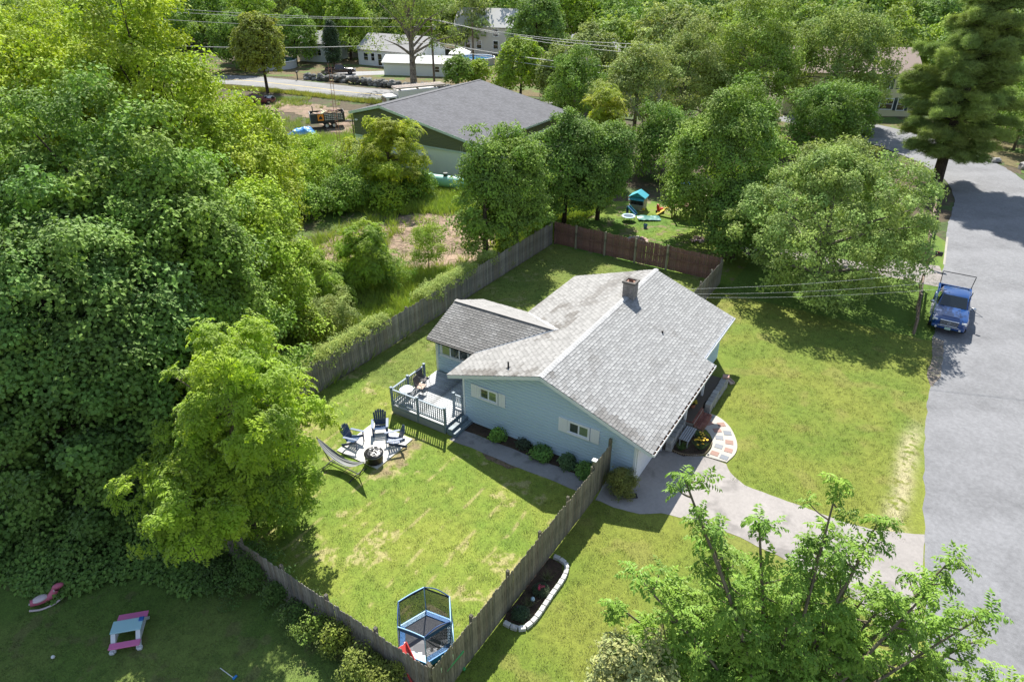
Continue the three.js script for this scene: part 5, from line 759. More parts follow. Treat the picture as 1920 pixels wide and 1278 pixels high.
// ---------------------------------------------------------------- far houses, stone wall, pools, poles and wires
{
  function farHouse(name, label, [x, z], ry, w, d, h, rh, wallC, roofC, wins, { porch } = {}) {
    const o = thing(name, label, 'house', [x, 0, z], ry), wm = mat(wallC, 0.8), rm = mat(roofC, 0.9);
    mesh('wall', place(prism([[-d / 2, 0], [d / 2, 0], [d / 2, h], [0, h + rh - 0.1], [-d / 2, h]], w, 'x'), [0, 0, 0]), wm, o);
    for (const s of [-1, 1]) mesh('roof', slab([-w / 2 - 0.3, h - 0.15, s * (d / 2 + 0.35)], [w / 2 + 0.3, h - 0.15, s * (d / 2 + 0.35)], [w / 2 + 0.3, h + rh, 0], [-w / 2 - 0.3, h + rh, 0], 0.14), rm, o);
    for (const [wx, wy, ww, wh, sideF] of wins) {
      const g = new THREE.Group(); g.name = 'window'; g.position.set(sideF ? sideF * (w / 2 + 0.02) : wx, wy, sideF ? wx : d / 2 + 0.02); g.rotation.y = sideF ? sideF * PI / 2 : 0; o.add(g);
      mesh('frame', [bx(ww + 0.2, 0.1, 0.08, [0, wh / 2 + 0.05, 0]), bx(ww + 0.2, 0.1, 0.08, [0, -wh / 2 - 0.05, 0]), bx(0.1, wh, 0.08, [-ww / 2 - 0.05, 0, 0]), bx(0.1, wh, 0.08, [ww / 2 + 0.05, 0, 0]), bx(ww, 0.05, 0.06, [0, 0, 0])], M.white, g); mesh('pane', bx(ww, wh, 0.02), darkGlass, g);
      for (const s of [-1, 1]) if (!sideF && wallC[2] < 0.42) mesh('shutter', bx(0.35, wh + 0.15, 0.05, [s * (ww / 2 + 0.3), 0, 0]), mat([0.03, 0.05, 0.07], 0.7), g);
    }
    return o;
  }
  const wh = [0.72, 0.74, 0.76];
  farHouse('white_house', 'white single storey house with grey roof behind the burgundy pickup', [-21.5, -143], -0.5, 15, 8, 3.0, 2.4, wh, [0.36, 0.35, 0.34], [[-5.6, 1.6, 1.0, 1.3], [-3.9, 1.6, 0.8, 1.3], [-2.2, 1.2, 0.9, 2.0], [-0.6, 1.6, 0.9, 1.3], [3, 1.6, 1.2, 1.3], [0, 1.6, 1.0, 1.2, -1]]);
  farHouse('white_house', 'narrow white garage house half behind the columnar evergreen', [-38.5, -150], -0.3, 7, 7, 3.6, 1.8, [0.6, 0.64, 0.68], [0.3, 0.3, 0.3], [[-2, 1.8, 0.8, 1.1], [1.2, 1.8, 0.8, 1.1]]);
  farHouse('white_shed', 'low white shed with flat walls beside the big roadside tree', [-16.2, -131.5], -0.18, 13, 4.5, 2.3, 0.9, wh, [0.62, 0.62, 0.6], [[3.4, 1.2, 0.8, 0.9]]);
  farHouse('white_house', 'tall pale house with light roof behind the swimming pool', [-4.5, -163], -0.25, 14, 9, 5.4, 3.2, [0.62, 0.58, 0.52], [0.50, 0.49, 0.47], [[-4, 1.8, 1.0, 1.5], [-1.5, 1.8, 1.0, 1.5], [2.2, 1.8, 1.0, 1.5], [-4, 4.2, 1.0, 1.4], [2.2, 4.2, 1.0, 1.4]]);
  farHouse('yellow_house', 'pale yellow two storey house behind the trees at the right', [46.2, -101], -0.12, 17, 9, 5.6, 2.6, [0.62, 0.58, 0.40], [0.34, 0.26, 0.22], [[6.6, 4.3, 0.9, 1.4], [4.4, 4.3, 0.9, 1.4], [6.9, 1.6, 0.9, 1.5], [5.0, 1.6, 1.6, 1.3], [0.6, 4.3, 0.9, 1.4], [-3, 1.6, 1.2, 1.4]]);
  farHouse('white_house', 'white house glimpsed between trees right of the workshop', [16.5, -128], -0.3, 12, 7, 4.6, 2.2, wh, [0.36, 0.36, 0.38], [[-3, 1.6, 1, 1.3], [2, 1.6, 1, 1.3]]);
  function pool(label, x, z, r) {
    const p = thing('swimming_pool', label, 'pool', [x, 0, z]);
    mesh('pool_wall', place(ni(new THREE.CylinderGeometry(r, r, 1.3, 40, 1, true)), [0, 0.65, 0]), mat([0.5, 0.52, 0.54], 0.6, { side: THREE.DoubleSide }), p); mesh('rim', place(ni(new THREE.TorusGeometry(r, 0.1, 6, 44)), [0, 1.32, 0], [PI / 2, 0, 0]), M.white, p);
    mesh('liner', cyl(r - 0.05, r - 0.05, 0.05, [0, 0.9, 0], [0, 0, 0], 40), mat([0.06, 0.38, 0.62], 0.5), p); mesh('water', cyl(r - 0.06, r - 0.06, 0.02, [0, 1.15, 0], [0, 0, 0], 40), pmat([0.5, 0.8, 0.9], 0.05, { transmission: 1, thickness: 0, ior: 1.33 }), p);
    mesh('ladder', [bar([r - 0.4, 0, 0.3], [r - 0.4, 2.0, 0.3], 0.04), bar([r - 0.4, 0, -0.3], [r - 0.4, 2.0, -0.3], 0.04), bx(0.3, 0.06, 0.6, [r - 0.4, 1.6, 0])], M.black, p);
  }
  pool('round above ground pool with bright blue water beside a white canopy', -7.0, -143.5, 3.6); pool('above ground pool with turquoise water half hidden by far trees', -45.5, -139.5, 4.2);
  const cn = thing('canopy_tent', 'white canopy tent beside the round pool', 'canopy', [-10.0, 0, -140.5]); mesh('cover', place(ni(new THREE.ConeGeometry(2.8, 1.1, 4)), [0, 3.0, 0], [0, PI / 4, 0]), mat([0.75, 0.75, 0.74], 0.8), cn); for (const [x, z] of [[-1.8, -1.8], [1.8, -1.8], [-1.8, 1.8], [1.8, 1.8]]) mesh('leg', bar([x, 0, z], [x, 2.5, z], 0.05), M.white, cn);
  // stone wall
  const sw = thing('stone_wall', 'long dry stone wall along the far road', 'wall', [0, 0, 0]), sm = [0.14, 0.19, 0.24, 0.11].map(v => mat([v * 1.02, v, v * 0.95], 0.95)), sgeo = [0, 1].map(() => { const g = new THREE.IcosahedronGeometry(0.42, 1), p = g.attributes.position; for (let i = 0; i < p.count; i++) { const k = 0.8 + 0.45 * hash2(Math.round(p.getX(i) * 50), Math.round((p.getY(i) + p.getZ(i) * 3) * 50)); p.setXYZ(i, p.getX(i) * k * 1.2, p.getY(i) * k * 0.75, p.getZ(i) * k); } g.computeVertexNormals(); return g; });
  const wc = new THREE.CatmullRomCurve3([[-36.2, -126.3], [-30, -123.6], [-22, -119.2], [-14, -115.8], [-7, -113.5]].map(p => V(p[0], 0, p[1]))); for (let i = 0; i < 150; i++) { const p = wc.getPointAt(rnd()), o = mesh('stone', sgeo[i % 2], sm[Math.floor(rnd() * 4)], sw); o.position.set(p.x + rr(-0.35, 0.35), rr(0.1, 0.85), p.z + rr(-0.35, 0.35)); o.rotation.set(rr(-0.5, 0.5), rr(0, 6), rr(-0.5, 0.5)); o.scale.setScalar(rr(0.75, 1.25)); }
  const fm = thing('mailbox', 'dark mailbox on a post at the far road by the stone wall end', 'mailbox', [-37.2, 0, -125.2]); mesh('post', bx(0.14, 1.2, 0.14, [0, 0.6, 0]), M.black, fm); mesh('box', rbx(0.3, 0.26, 0.55, 0.06, [0, 1.3, 0]), M.black, fm);
  // boulders at the bend of the street
  for (const [x, z, s, l] of [[53.6, -70.4, 1.0, 'larger grey boulder at the bend of the street'], [51.9, -73.0, 0.6, 'smaller grey boulder at the bend of the street']]) { const b = mesh('boulder', sgeo[0].clone(), mat([0.30, 0.29, 0.28], 0.95)); b.position.set(x, 0.3 * s, z); b.scale.set(1.7 * s, 1.6 * s, 1.4 * s); tag(b, l, 'boulder', 'boulders at the bend'); }
  // poles and wires
  const pm = mat([0.23, 0.18, 0.14], 0.9, { map: barkTex });
  const pole = (label, x, z, h, arm) => { const p = thing('utility_pole', label, 'utility pole', [x, 0, z], 0.45); mesh('pole', uvm(cyl(0.13, 0.19, h, [0, h / 2, 0], [0, 0, 0], 12), 1), pm, p); if (arm) { mesh('crossarm', bx(2.4, 0.12, 0.12, [0, h - 0.5, 0.15]), pm, p); for (const s of [-1, -0.4, 0.4, 1]) mesh('insulator', cyl(0.05, 0.06, 0.16, [s * 1.1, h - 0.36, 0.15]), mat([0.5, 0.5, 0.5], 0.4), p); mesh('transformer', cyl(0.24, 0.24, 0.7, [0.35, h - 1.5, 0.1]), mat([0.35, 0.36, 0.36], 0.5), p); } };
  pole('wooden utility pole with crossarm beside the big roadside tree', -12.64, -117.2, 10.6, true); pole('thin dark utility pole beside the swimming pool', -6.9, -130.5, 8.6, false);
  const wire = mat([0.42, 0.42, 0.41], 0.6);
  const paleWire = mat([0.75, 0.75, 0.74], 0.6), wl = (label, pts, r) => tag(mesh('power_line', tube(pts, r, 5, 24), r < 0.02 ? paleWire : wire), label, 'wire', 'overhead wires');
  const sag = (a, b, s) => [a, [lerp(a[0], b[0], 0.25), lerp(a[1], b[1], 0.25) - s * 0.75, lerp(a[2], b[2], 0.25)], [(a[0] + b[0]) / 2, (a[1] + b[1]) / 2 - s, (a[2] + b[2]) / 2], [lerp(a[0], b[0], 0.75), lerp(a[1], b[1], 0.75) - s * 0.75, lerp(a[2], b[2], 0.75)], b];
  wl('uppermost overhead wire left of the utility pole', sag([-13.6, 10.3, -117.5], [-64, 11.5, -128], 0.5), 0.03); wl('second overhead wire left of the utility pole', sag([-12.6, 10.3, -117.2], [-64, 10.9, -127.5], 0.5), 0.03); wl('third overhead wire left of the utility pole', sag([-11.7, 9.2, -116.8], [-64, 9.7, -127], 0.5), 0.03); wl('lowest thick cable left of the utility pole', sag([-12.6, 6.9, -117], [-60, 6.0, -122], 0.6), 0.055);
  wl('uppermost overhead wire right of the utility pole', sag([-13.6, 10.3, -117.5], [18, 9.4, -92], 0.7), 0.03); wl('second overhead wire right of the utility pole', sag([-12.6, 10.3, -117.2], [18, 9.0, -91], 0.7), 0.03); wl('third overhead wire right of the utility pole', sag([-11.7, 10.2, -116.8], [18, 8.5, -90], 0.7), 0.03); wl('upper thick cable running above the workshop roof', sag([-12.5, 7.0, -117], [18, 7.0, -88], 0.5), 0.055); wl('lower thick cable running above the workshop roof', sag([-12.5, 6.4, -117], [18, 6.2, -87], 0.5), 0.045);
  const [hx, hz] = hw(6.0, 12.4);
  wl('upper service wire from the blue house to the street', sag([hx, 3.5, hz], [31, 6.6, -33], 0.5), 0.005); wl('middle service wire from the blue house to the street', sag([hx, 3.2, hz], [31, 6.0, -32.5], 0.5), 0.004); wl('lower service wire from the blue house to the street', sag([hx, 3.0, hz], [31, 5.7, -32], 0.5), 0.004);
}
// ---------------------------------------------------------------- foliage pieces
function leafTris(out, o, dir, up, len, wid, fold) {                 // one leaf: two halves folded along the midrib
  const d = dir.clone().normalize(), s = new THREE.Vector3().crossVectors(d, up).normalize(), n = new THREE.Vector3().crossVectors(s, d);
  const P = (l, w, h) => o.clone().addScaledVector(d, l * len).addScaledVector(s, w * wid).addScaledVector(n, h);
  const b = P(0, 0, 0), t = P(1, 0, -0.12 * len), m = P(0.5, 0, 0), l = P(0.42, 0.5, fold), r = P(0.42, -0.5, fold);
  for (const q of [b, m, l, l, m, t, b, r, m, m, r, t]) out.push(q.x, q.y, q.z);
}
const geoOf = P => { const g = new THREE.BufferGeometry(); g.setAttribute('position', new THREE.BufferAttribute(new Float32Array(P), 3)); g.computeVertexNormals(); return g; };
function spray(n, rad, len, wid, tilt = 0.5, lift = 0.12) {
  const P = [];
  for (let i = 0; i < n; i++) { const a = rr(0, 2 * PI), r = rad * Math.sqrt(rnd()), o = V(r * Math.cos(a), rr(-0.5, 0.5) * lift + lift * (1 - r / rad), r * Math.sin(a)), a2 = a + rr(-0.9, 0.9); leafTris(P, o, V(Math.cos(a2), rr(-tilt, tilt * 0.5) - 0.15, Math.sin(a2)), V(rr(-0.4, 0.4), 1, rr(-0.4, 0.4)), len * rr(0.7, 1.2), wid * rr(0.8, 1.15), len * 0.12); }
  return geoOf(P);
}
function frondTris(P, o, dir, len, pairs, ll, lw, droop) {
  const d = dir.clone().normalize(), h = V(d.x, 0, d.z).normalize(); let p = o.clone(), v = d.clone(); const st = len / (pairs + 1);
  for (let k = 0; k <= pairs; k++) {
    p = p.clone().addScaledVector(v, st); v.y -= droop / pairs; v.normalize();
    const s = new THREE.Vector3().crossVectors(v, V(0, 1, 0)).normalize(), taper = 0.65 + 0.5 * Math.sin(PI * (k + 0.8) / (pairs + 1.2));
    for (const q of [-1, 1]) { const ld = s.clone().multiplyScalar(q).addScaledVector(v, 0.45); ld.y -= rr(-0.1, 0.7); ld.addScaledVector(v, rr(-0.25, 0.35)); leafTris(P, p, ld, V(rr(-0.5, 0.5), 1, rr(-0.5, 0.5)), ll * taper * rr(0.85, 1.1), lw, 0.012); }
  }
  leafTris(P, p, v, V(0, 1, 0), ll, lw, 0.01);
}
function rosette(n, len, pairs, ll, lw, droop, e0 = 0.1, e1 = 0.9) { const P = []; for (let i = 0; i < n; i++) { const a = i * 2.4 + rr(-0.3, 0.3), e = rr(e0, e1); frondTris(P, V(0, rr(-0.1, 0.05), 0), V(Math.cos(a) * Math.cos(e), Math.sin(e), Math.sin(a) * Math.cos(e)), len * rr(0.75, 1.1), pairs, ll, lw, droop); } return geoOf(P); }
function tuft(n, h, sp, w, lean = 0.4) { const P = []; for (let i = 0; i < n; i++) { const a = rr(0, 6.28), r = sp * Math.sqrt(rnd()), x = r * Math.cos(a), z = r * Math.sin(a), b = rr(0, 6.28), k = h * rr(0.6, 1.1), lx = Math.cos(a) * lean * k * rr(0.3, 1.2), lz = Math.sin(a) * lean * k * rr(0.3, 1.2); P.push(x - w * Math.cos(b), 0, z - w * Math.sin(b), x + w * Math.cos(b), 0, z + w * Math.sin(b), x + lx, k, z + lz); } return geoOf(P); }
function needles(n, len, w) { const P = []; for (let i = 0; i < n; i++) { const a = rr(0, 6.28), e = rr(-0.35, 1.1), o = V(rr(-0.22, 0.22), rr(-0.04, 0.06), rr(-0.22, 0.22)), d = V(Math.cos(a) * Math.cos(e), Math.sin(e), Math.sin(a) * Math.cos(e)), s = new THREE.Vector3().crossVectors(d, V(rr(-1, 1), rr(-1, 1), rr(-1, 1))).normalize().multiplyScalar(w), l = len * rr(0.7, 1.2); const b0 = o.clone().add(s), b1 = o.clone().sub(s), t = o.clone().addScaledVector(d, l); P.push(b0.x, b0.y, b0.z, b1.x, b1.y, b1.z, t.x, t.y, t.z); } return geoOf(P); }
const G_ = {
  maple: [spray(15, 0.35, 0.19, 0.17, 0.9, 0.24), spray(15, 0.33, 0.185, 0.17, 1.0, 0.3)],
  fine: [spray(18, 0.34, 0.17, 0.11, 0.8, 0.22), spray(18, 0.3, 0.16, 0.11, 0.9, 0.26)],
  walnut: [rosette(5, 0.5, 5, 0.17, 0.07, 0.9), rosette(5, 0.46, 5, 0.17, 0.072, 1.2)],
  ailanthus: [rosette(7, 0.38, 6, 0.125, 0.055, 0.8, -0.2, 1.0), rosette(7, 0.36, 6, 0.125, 0.055, 1.4, -0.2, 1.1), rosette(8, 0.33, 5, 0.12, 0.054, 0.6, -0.1, 1.2)],
  shrub: [spray(22, 0.24, 0.10, 0.06, 0.9, 0.2), spray(22, 0.26, 0.11, 0.07, 0.7, 0.16)],
  pine: [needles(48, 0.36, 0.014), needles(48, 0.34, 0.014)],
  far: [spray(12, 0.4, 0.3, 0.26, 0.7, 0.25), spray(12, 0.4, 0.28, 0.26, 0.9, 0.3)],
};
const leafMat = (t = 0.35, gloss = 0.25) => pmat([1, 1, 1], 1, { transmission: t, thickness: 0, side: THREE.DoubleSide, clearcoat: gloss * 0.12, clearcoatRoughness: 0.35 });
const LM = { maple: leafMat(0.28, 0.4), fine: leafMat(0.28, 0.4), walnut: leafMat(0.42, 0.3), ailanthus: leafMat(0.3, 1.6), shrub: leafMat(0.3, 0.4), pine: leafMat(0.28, 0.15), far: leafMat(0.34, 0.15) };
const barkM = { brown: mat([0.19, 0.155, 0.125], 0.95, { map: barkTex }), grey: mat([0.33, 0.30, 0.27], 0.95, { map: barkTex }), dark: mat([0.085, 0.065, 0.05], 0.95, { map: barkTex }), green: mat([0.24, 0.22, 0.15], 0.9, { map: barkTex }) };
function limb(pts, r0, r1, n = 7) {                                  // a tapered bent limb
  const c = new THREE.CatmullRomCurve3(pts), k = Math.max(3, pts.length * 3), g = new THREE.TubeGeometry(c, k, 1, n), p = g.attributes.position;
  for (let i = 0; i <= k; i++) { const ctr = c.getPointAt(i / k), r = lerp(r0, r1, i / k); for (let j = 0; j <= n; j++) { const q = i * (n + 1) + j; p.setXYZ(q, ctr.x + (p.getX(q) - ctr.x) * r, ctr.y + (p.getY(q) - ctr.y) * r, ctr.z + (p.getZ(q) - ctr.z) * r); } }
  return ni(g);
}
const _m = new THREE.Matrix4(), _q = new THREE.Quaternion(), _q2 = new THREE.Quaternion(), _up = V(0, 1, 0);
class Leaves {                                                       // gathers sprays, then makes one InstancedMesh per variant
  constructor(kind) { this.kind = kind; this.list = G_[kind].map(() => []); }
  add(p, n, s, c) { const k = Math.floor(rnd() * this.list.length); _q.setFromUnitVectors(_up, n).multiply(_q2.setFromAxisAngle(_up, rr(0, 2 * PI))); this.list[k].push([_m.compose(p, _q, V(s, s, s)).clone(), c]); }
  build(name, parent, label) {
    this.list.forEach((l, i) => { if (!l.length) return; const im = new THREE.InstancedMesh(G_[this.kind][i], LM[this.kind], l.length); im.name = parent === scene ? numbered(name) : name; l.forEach(([m, c], k) => { im.setMatrixAt(k, m); im.setColorAt(k, c); }); im.castShadow = im.receiveShadow = true; im.userData.kind = 'stuff'; if (label) im.userData.label = label; parent.add(im); });
  }
}
const tone = (c, j, w) => { const k = 1.12 * (1 + rr(-j, j)), y = rr(0, w); return new THREE.Color().setRGB(clamp(c[0] * k * (1 + 0.7 * y)), clamp(c[1] * k * (1 + 0.25 * y)), clamp(c[2] * k * (1 - 0.2 * y))); };
// fill a crown of lobes; returns lobe centres
function crown(L, C, r, ry, o) {
  const { lobeR = 1.1, dens = 9, col = [0.06, 0.13, 0.02], scale = 1, flat = 0.7, low = -0.8, wide = 0.16, ragged = 0.2, inner = 0.16, fill = 1, jit = 0.26, hue = 0.45, skip = 0.16, box = 2 } = o, lobes = [], tight = 0.78;
  const LR = lobeR * tight, area = 4 * PI * Math.pow((Math.pow(r * r, 0.8) * 1 + 2 * Math.pow(r * ry, 0.8)) / 3, 1 / 0.8), N = Math.max(5, Math.round(fill * area / (LR * LR * 1.75))), off = rnd() * 10, sx = rnd() * 90;
  for (let i = 0; i < N; i++) {
    const y = clamp(1 - 2 * (i + 0.5) / N + rr(-0.06, 0.06), -1, 1); if (y < low || rnd() < skip) continue;
    const a = i * 2.39996 + off + rr(-0.25, 0.25), s = Math.pow(1 - Math.pow(Math.abs(y), box), 1 / box) * (1 + wide * -y);
    const big = 2 * (0.6 * vnoise(Math.cos(a) * s * 1.7 + sx, y * 2.1 + 7) + 0.4 * vnoise(Math.sin(a) * s * 1.9 + sx * 0.7, y * 1.6 + 31)) - 1;
    const k = 1 + ragged * 1.5 * big + rr(-ragged * 1.3, ragged * 0.45), lr = LR * lerp(0.55, 1.45, rnd() * rnd() + 0.25 * rnd());
    const c = V(C.x + Math.cos(a) * s * Math.max(0.1, r - lr * 0.6) * k, C.y + y * Math.max(0.1, ry - lr * 0.55) * k, C.z + Math.sin(a) * s * Math.max(0.1, r - lr * 0.6) * k);
    if (c.y - lr * 0.5 < 0.05) c.y = 0.05 + lr * 0.5;
    const outd = c.clone().sub(C).normalize(), lt = tone(col, jit * 0.7, hue); lobes.push(c);
    const n = Math.round(4 * PI * lr * lr * dens * 0.52 / (scale * scale)), lean = V(outd.x * 0.3, 0, outd.z * 0.3);
    for (let k2 = 0; k2 < n; k2++) {
      const d = V(rr(-1, 1), rr(-1, 1), rr(-1, 1)); if (d.lengthSq() > 1 || d.lengthSq() < 0.01) { k2--; continue; } d.normalize();
      const deep = rnd() < inner; if (!deep && d.dot(outd) < -0.4) continue; if (!deep && d.y < -0.3 && rnd() < 0.55) continue;
      const shoot = rnd() < 0.2 ? rr(1.05, 1.7) : rr(0.62, 1.1), rad = lr * (deep ? rr(0.1, 0.7) : shoot), p = V(c.x + d.x * rad, c.y + d.y * rad * flat, c.z + d.z * rad); if (p.y < 0.05) continue;
      const nn = d.clone().multiplyScalar(0.6).add(lean).add(V(rr(-0.55, 0.55), 0.7, rr(-0.55, 0.55))).normalize(), t = 1 + rr(-jit, jit);
      L.add(p, nn, scale * rr(0.65, 1.2), lt.clone().multiplyScalar(t));
    }
  }
  return lobes;
}
function tree(name, label, x, z, h, r, o = {}) {
  const { kind = 'maple', base = h * 0.15, bark = 'brown', tr = 0.02 * h + 0.05, off = [0, 0], limbs = 9, cat = 'tree', group, fork = 0.35 } = o;
  const T = thing(name, label, cat, [x, 0, z], 0, group), L = new Leaves(kind), C = V(off[0], (h + base) / 2, off[1]), lobes = crown(L, C, r, (h - base) / 2, o);
  const tg = [], top = V(off[0] * 0.9, h * 0.78, off[1] * 0.9), mid = V(off[0] * 0.35 + rr(-0.2, 0.2) * r * 0.3, h * 0.4, off[1] * 0.35 + rr(-0.2, 0.2) * r * 0.3), tc = new THREE.CatmullRomCurve3([V(0, -0.1, 0), mid, top]);
  tg.push(limb([V(0, -0.1, 0), mid, top], tr, tr * 0.25, 9));
  const pick = lobes.slice().sort(() => rnd() - 0.5).slice(0, limbs);
  for (const c of pick) { const t = clamp(fork + (c.y / h - 0.2) * 0.7, 0.15, 0.92), s = tc.getPointAt(t), m = s.clone().lerp(c, 0.5); m.y += rr(0.0, 0.12) * h * 0.4; tg.push(limb([s, m, c], tr * lerp(0.55, 0.2, t), tr * 0.06, 6)); }
  mesh('trunk', uvm(merge(tg), 0.7), barkM[bark], T); L.build('crown', T); return T;
}
// ---------------------------------------------------------------- the trees
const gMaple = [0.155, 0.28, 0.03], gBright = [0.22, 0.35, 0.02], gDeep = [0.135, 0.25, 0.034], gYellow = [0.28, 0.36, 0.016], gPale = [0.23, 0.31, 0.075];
{
  const gl = 'maples in the dense mass at the left';
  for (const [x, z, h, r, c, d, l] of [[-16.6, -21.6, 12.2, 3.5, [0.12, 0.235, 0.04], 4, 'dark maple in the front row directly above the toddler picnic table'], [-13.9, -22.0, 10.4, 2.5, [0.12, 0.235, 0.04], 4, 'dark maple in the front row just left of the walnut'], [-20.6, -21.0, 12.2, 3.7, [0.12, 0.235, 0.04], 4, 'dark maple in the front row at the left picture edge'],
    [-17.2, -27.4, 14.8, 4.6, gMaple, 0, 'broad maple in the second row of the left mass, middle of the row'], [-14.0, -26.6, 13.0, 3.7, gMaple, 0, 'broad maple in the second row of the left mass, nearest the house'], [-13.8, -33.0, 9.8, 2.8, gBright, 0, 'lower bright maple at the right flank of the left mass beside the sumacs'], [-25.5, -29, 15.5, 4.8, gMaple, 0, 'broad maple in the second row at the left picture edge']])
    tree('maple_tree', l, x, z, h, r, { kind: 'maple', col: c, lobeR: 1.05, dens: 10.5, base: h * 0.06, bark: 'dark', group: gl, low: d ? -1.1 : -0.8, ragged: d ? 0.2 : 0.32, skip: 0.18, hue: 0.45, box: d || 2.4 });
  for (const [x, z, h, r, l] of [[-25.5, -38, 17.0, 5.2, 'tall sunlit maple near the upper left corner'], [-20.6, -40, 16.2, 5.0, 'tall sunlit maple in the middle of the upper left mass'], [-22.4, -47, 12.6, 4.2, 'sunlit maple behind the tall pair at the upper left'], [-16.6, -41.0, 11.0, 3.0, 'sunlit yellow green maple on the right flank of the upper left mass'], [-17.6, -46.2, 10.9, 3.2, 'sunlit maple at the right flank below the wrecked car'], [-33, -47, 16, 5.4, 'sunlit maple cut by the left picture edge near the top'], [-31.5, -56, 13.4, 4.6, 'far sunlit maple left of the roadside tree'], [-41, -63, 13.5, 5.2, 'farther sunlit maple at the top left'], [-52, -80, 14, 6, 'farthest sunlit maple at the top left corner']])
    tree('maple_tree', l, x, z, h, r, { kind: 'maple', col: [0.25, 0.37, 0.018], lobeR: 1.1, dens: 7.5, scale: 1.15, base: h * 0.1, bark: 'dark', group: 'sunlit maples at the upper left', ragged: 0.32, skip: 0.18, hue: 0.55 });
  tree('walnut_tree', 'yellow green walnut with feathery leaves overhanging the lawn beside the hammock', -10.6, -18.7, 8.8, 2.2, { kind: 'walnut', col: [0.245, 0.39, 0.012], lobeR: 0.62, dens: 7, base: 1.2, off: [0.85, -1.3], ragged: 0.42, skip: 0.35, hue: 0.4, jit: 0.2, inner: 0.2 });
  tree('walnut_tree', 'smaller yellow green walnut above the end of the lower left fence', -11.6, -17.6, 5.2, 2.0, { kind: 'walnut', col: [0.245, 0.39, 0.012], lobeR: 0.55, dens: 7, ragged: 0.42, skip: 0.35, base: 0.7, off: [0.3, -0.6], hue: 0.4, jit: 0.2, inner: 0.2 });
  tree('walnut_tree', 'low green walnut sapling at the top end of the lower left fence', -9.9, -18.9, 4.2, 1.35, { kind: 'walnut', col: [0.19, 0.33, 0.014], lobeR: 0.5, dens: 7, ragged: 0.42, skip: 0.3, base: 0.5, off: [0.5, -0.7], hue: 0.3, inner: 0.2 });
  // shrubs and saplings behind the left fence
  for (const [x, z, h, r, l, c, k] of [[-9.6, -41.2, 4.0, 1.7, 'bright green sumac bush in the middle of the brush behind the left fence', gBright, 'walnut'], [-12.2, -38.6, 3.6, 1.8, 'bright bushy sumac beside the maples behind the left fence', gBright, 'walnut'], [-5.9, -44.6, 4.3, 1.25, 'upright vine covered sapling in front of the dirt clearing', gBright, 'shrub'], [-10.7, -35.6, 2.6, 1.6, 'pale leafy shrub close behind the left fence', gPale, 'shrub'], [-8.0, -41.8, 2.2, 1.2, 'low dark shrub at the foot of the sumac', gMaple, 'shrub'], [-13.8, -35.8, 3.2, 1.7, 'dark green shrub at the maple edge', gMaple, 'maple']])
    tree('shrub', l, x, z, h, r, { kind: k, col: c, lobeR: 0.6, dens: 11, base: 0.1, ragged: 0.42, skip: 0.28, cat: 'shrub', group: 'shrubs behind the left fence', tr: 0.05, limbs: 5 });
  for (const [x, z, h, r, l] of [[-1.9, -45.9, 9.1, 1.8, 'vine wrapped narrow tree left of the pair at the fence corner'], [0.3, -47.6, 10.0, 2.2, 'vine wrapped narrow tree right of the pair at the fence corner']])
    tree('maple_tree', l, x, z, h, r, { kind: 'fine', col: [0.16, 0.28, 0.035], lobeR: 0.75, dens: 12, scale: 1.15, base: 0.3, ragged: 0.28, box: 2.6, group: 'trees at the back fence corner' });
  tree('maple_tree', 'dark round maple behind the left end of the red fence', 4.2, -52.8, 8.8, 3.0, { kind: 'maple', col: gDeep, lobeR: 0.9, dens: 10, base: 0.5, bark: 'dark' });
  tree('maple_tree', 'dark spreading maple beside the playhouse', 7.2, -55.2, 8.0, 2.8, { kind: 'maple', col: gDeep, lobeR: 0.9, dens: 10, base: 0.8, bark: 'dark' });
  tree('locust_tree', 'slim yellow green tree behind the playhouse maple', 8.6, -66, 8.9, 2.0, { kind: 'walnut', col: gYellow, lobeR: 0.8, dens: 7, scale: 1.3, base: 1.5, ragged: 0.45, skip: 0.3 });
  tree('maple_tree', 'large dark maple over the swing set', 15.8, -50.6, 10.6, 3.8, { kind: 'maple', col: [0.165, 0.285, 0.036], lobeR: 1.0, dens: 10, base: 0.8, hue: 0.5, bark: 'dark' });
  tree('maple_tree', 'smaller dark maple at the right end of the red fence', 16.3, -46.8, 5.6, 2.2, { kind: 'maple', col: gDeep, lobeR: 0.75, dens: 10, base: 0.4, bark: 'dark' });
  tree('apple_tree', 'wide pale green spreading tree on the lawn near the truck', 20.3, -42.0, 9.3, 5.5, { kind: 'fine', col: [0.21, 0.32, 0.07], lobeR: 0.85, dens: 11, scale: 1.1, base: 0.5, bark: 'grey', ragged: 0.3, off: [0.1, -0.3], fork: 0.12, limbs: 14, wide: 0.15, tr: 0.3, low: -0.8, skip: 0.2 });
  tree('sumac_tree', 'yellow green feathery tree in front of the workshop gable', -11.2, -61.2, 7.9, 2.7, { kind: 'walnut', col: [0.27, 0.36, 0.012], lobeR: 1.05, dens: 7, scale: 1.3, base: 0.6, ragged: 0.48, skip: 0.35 });
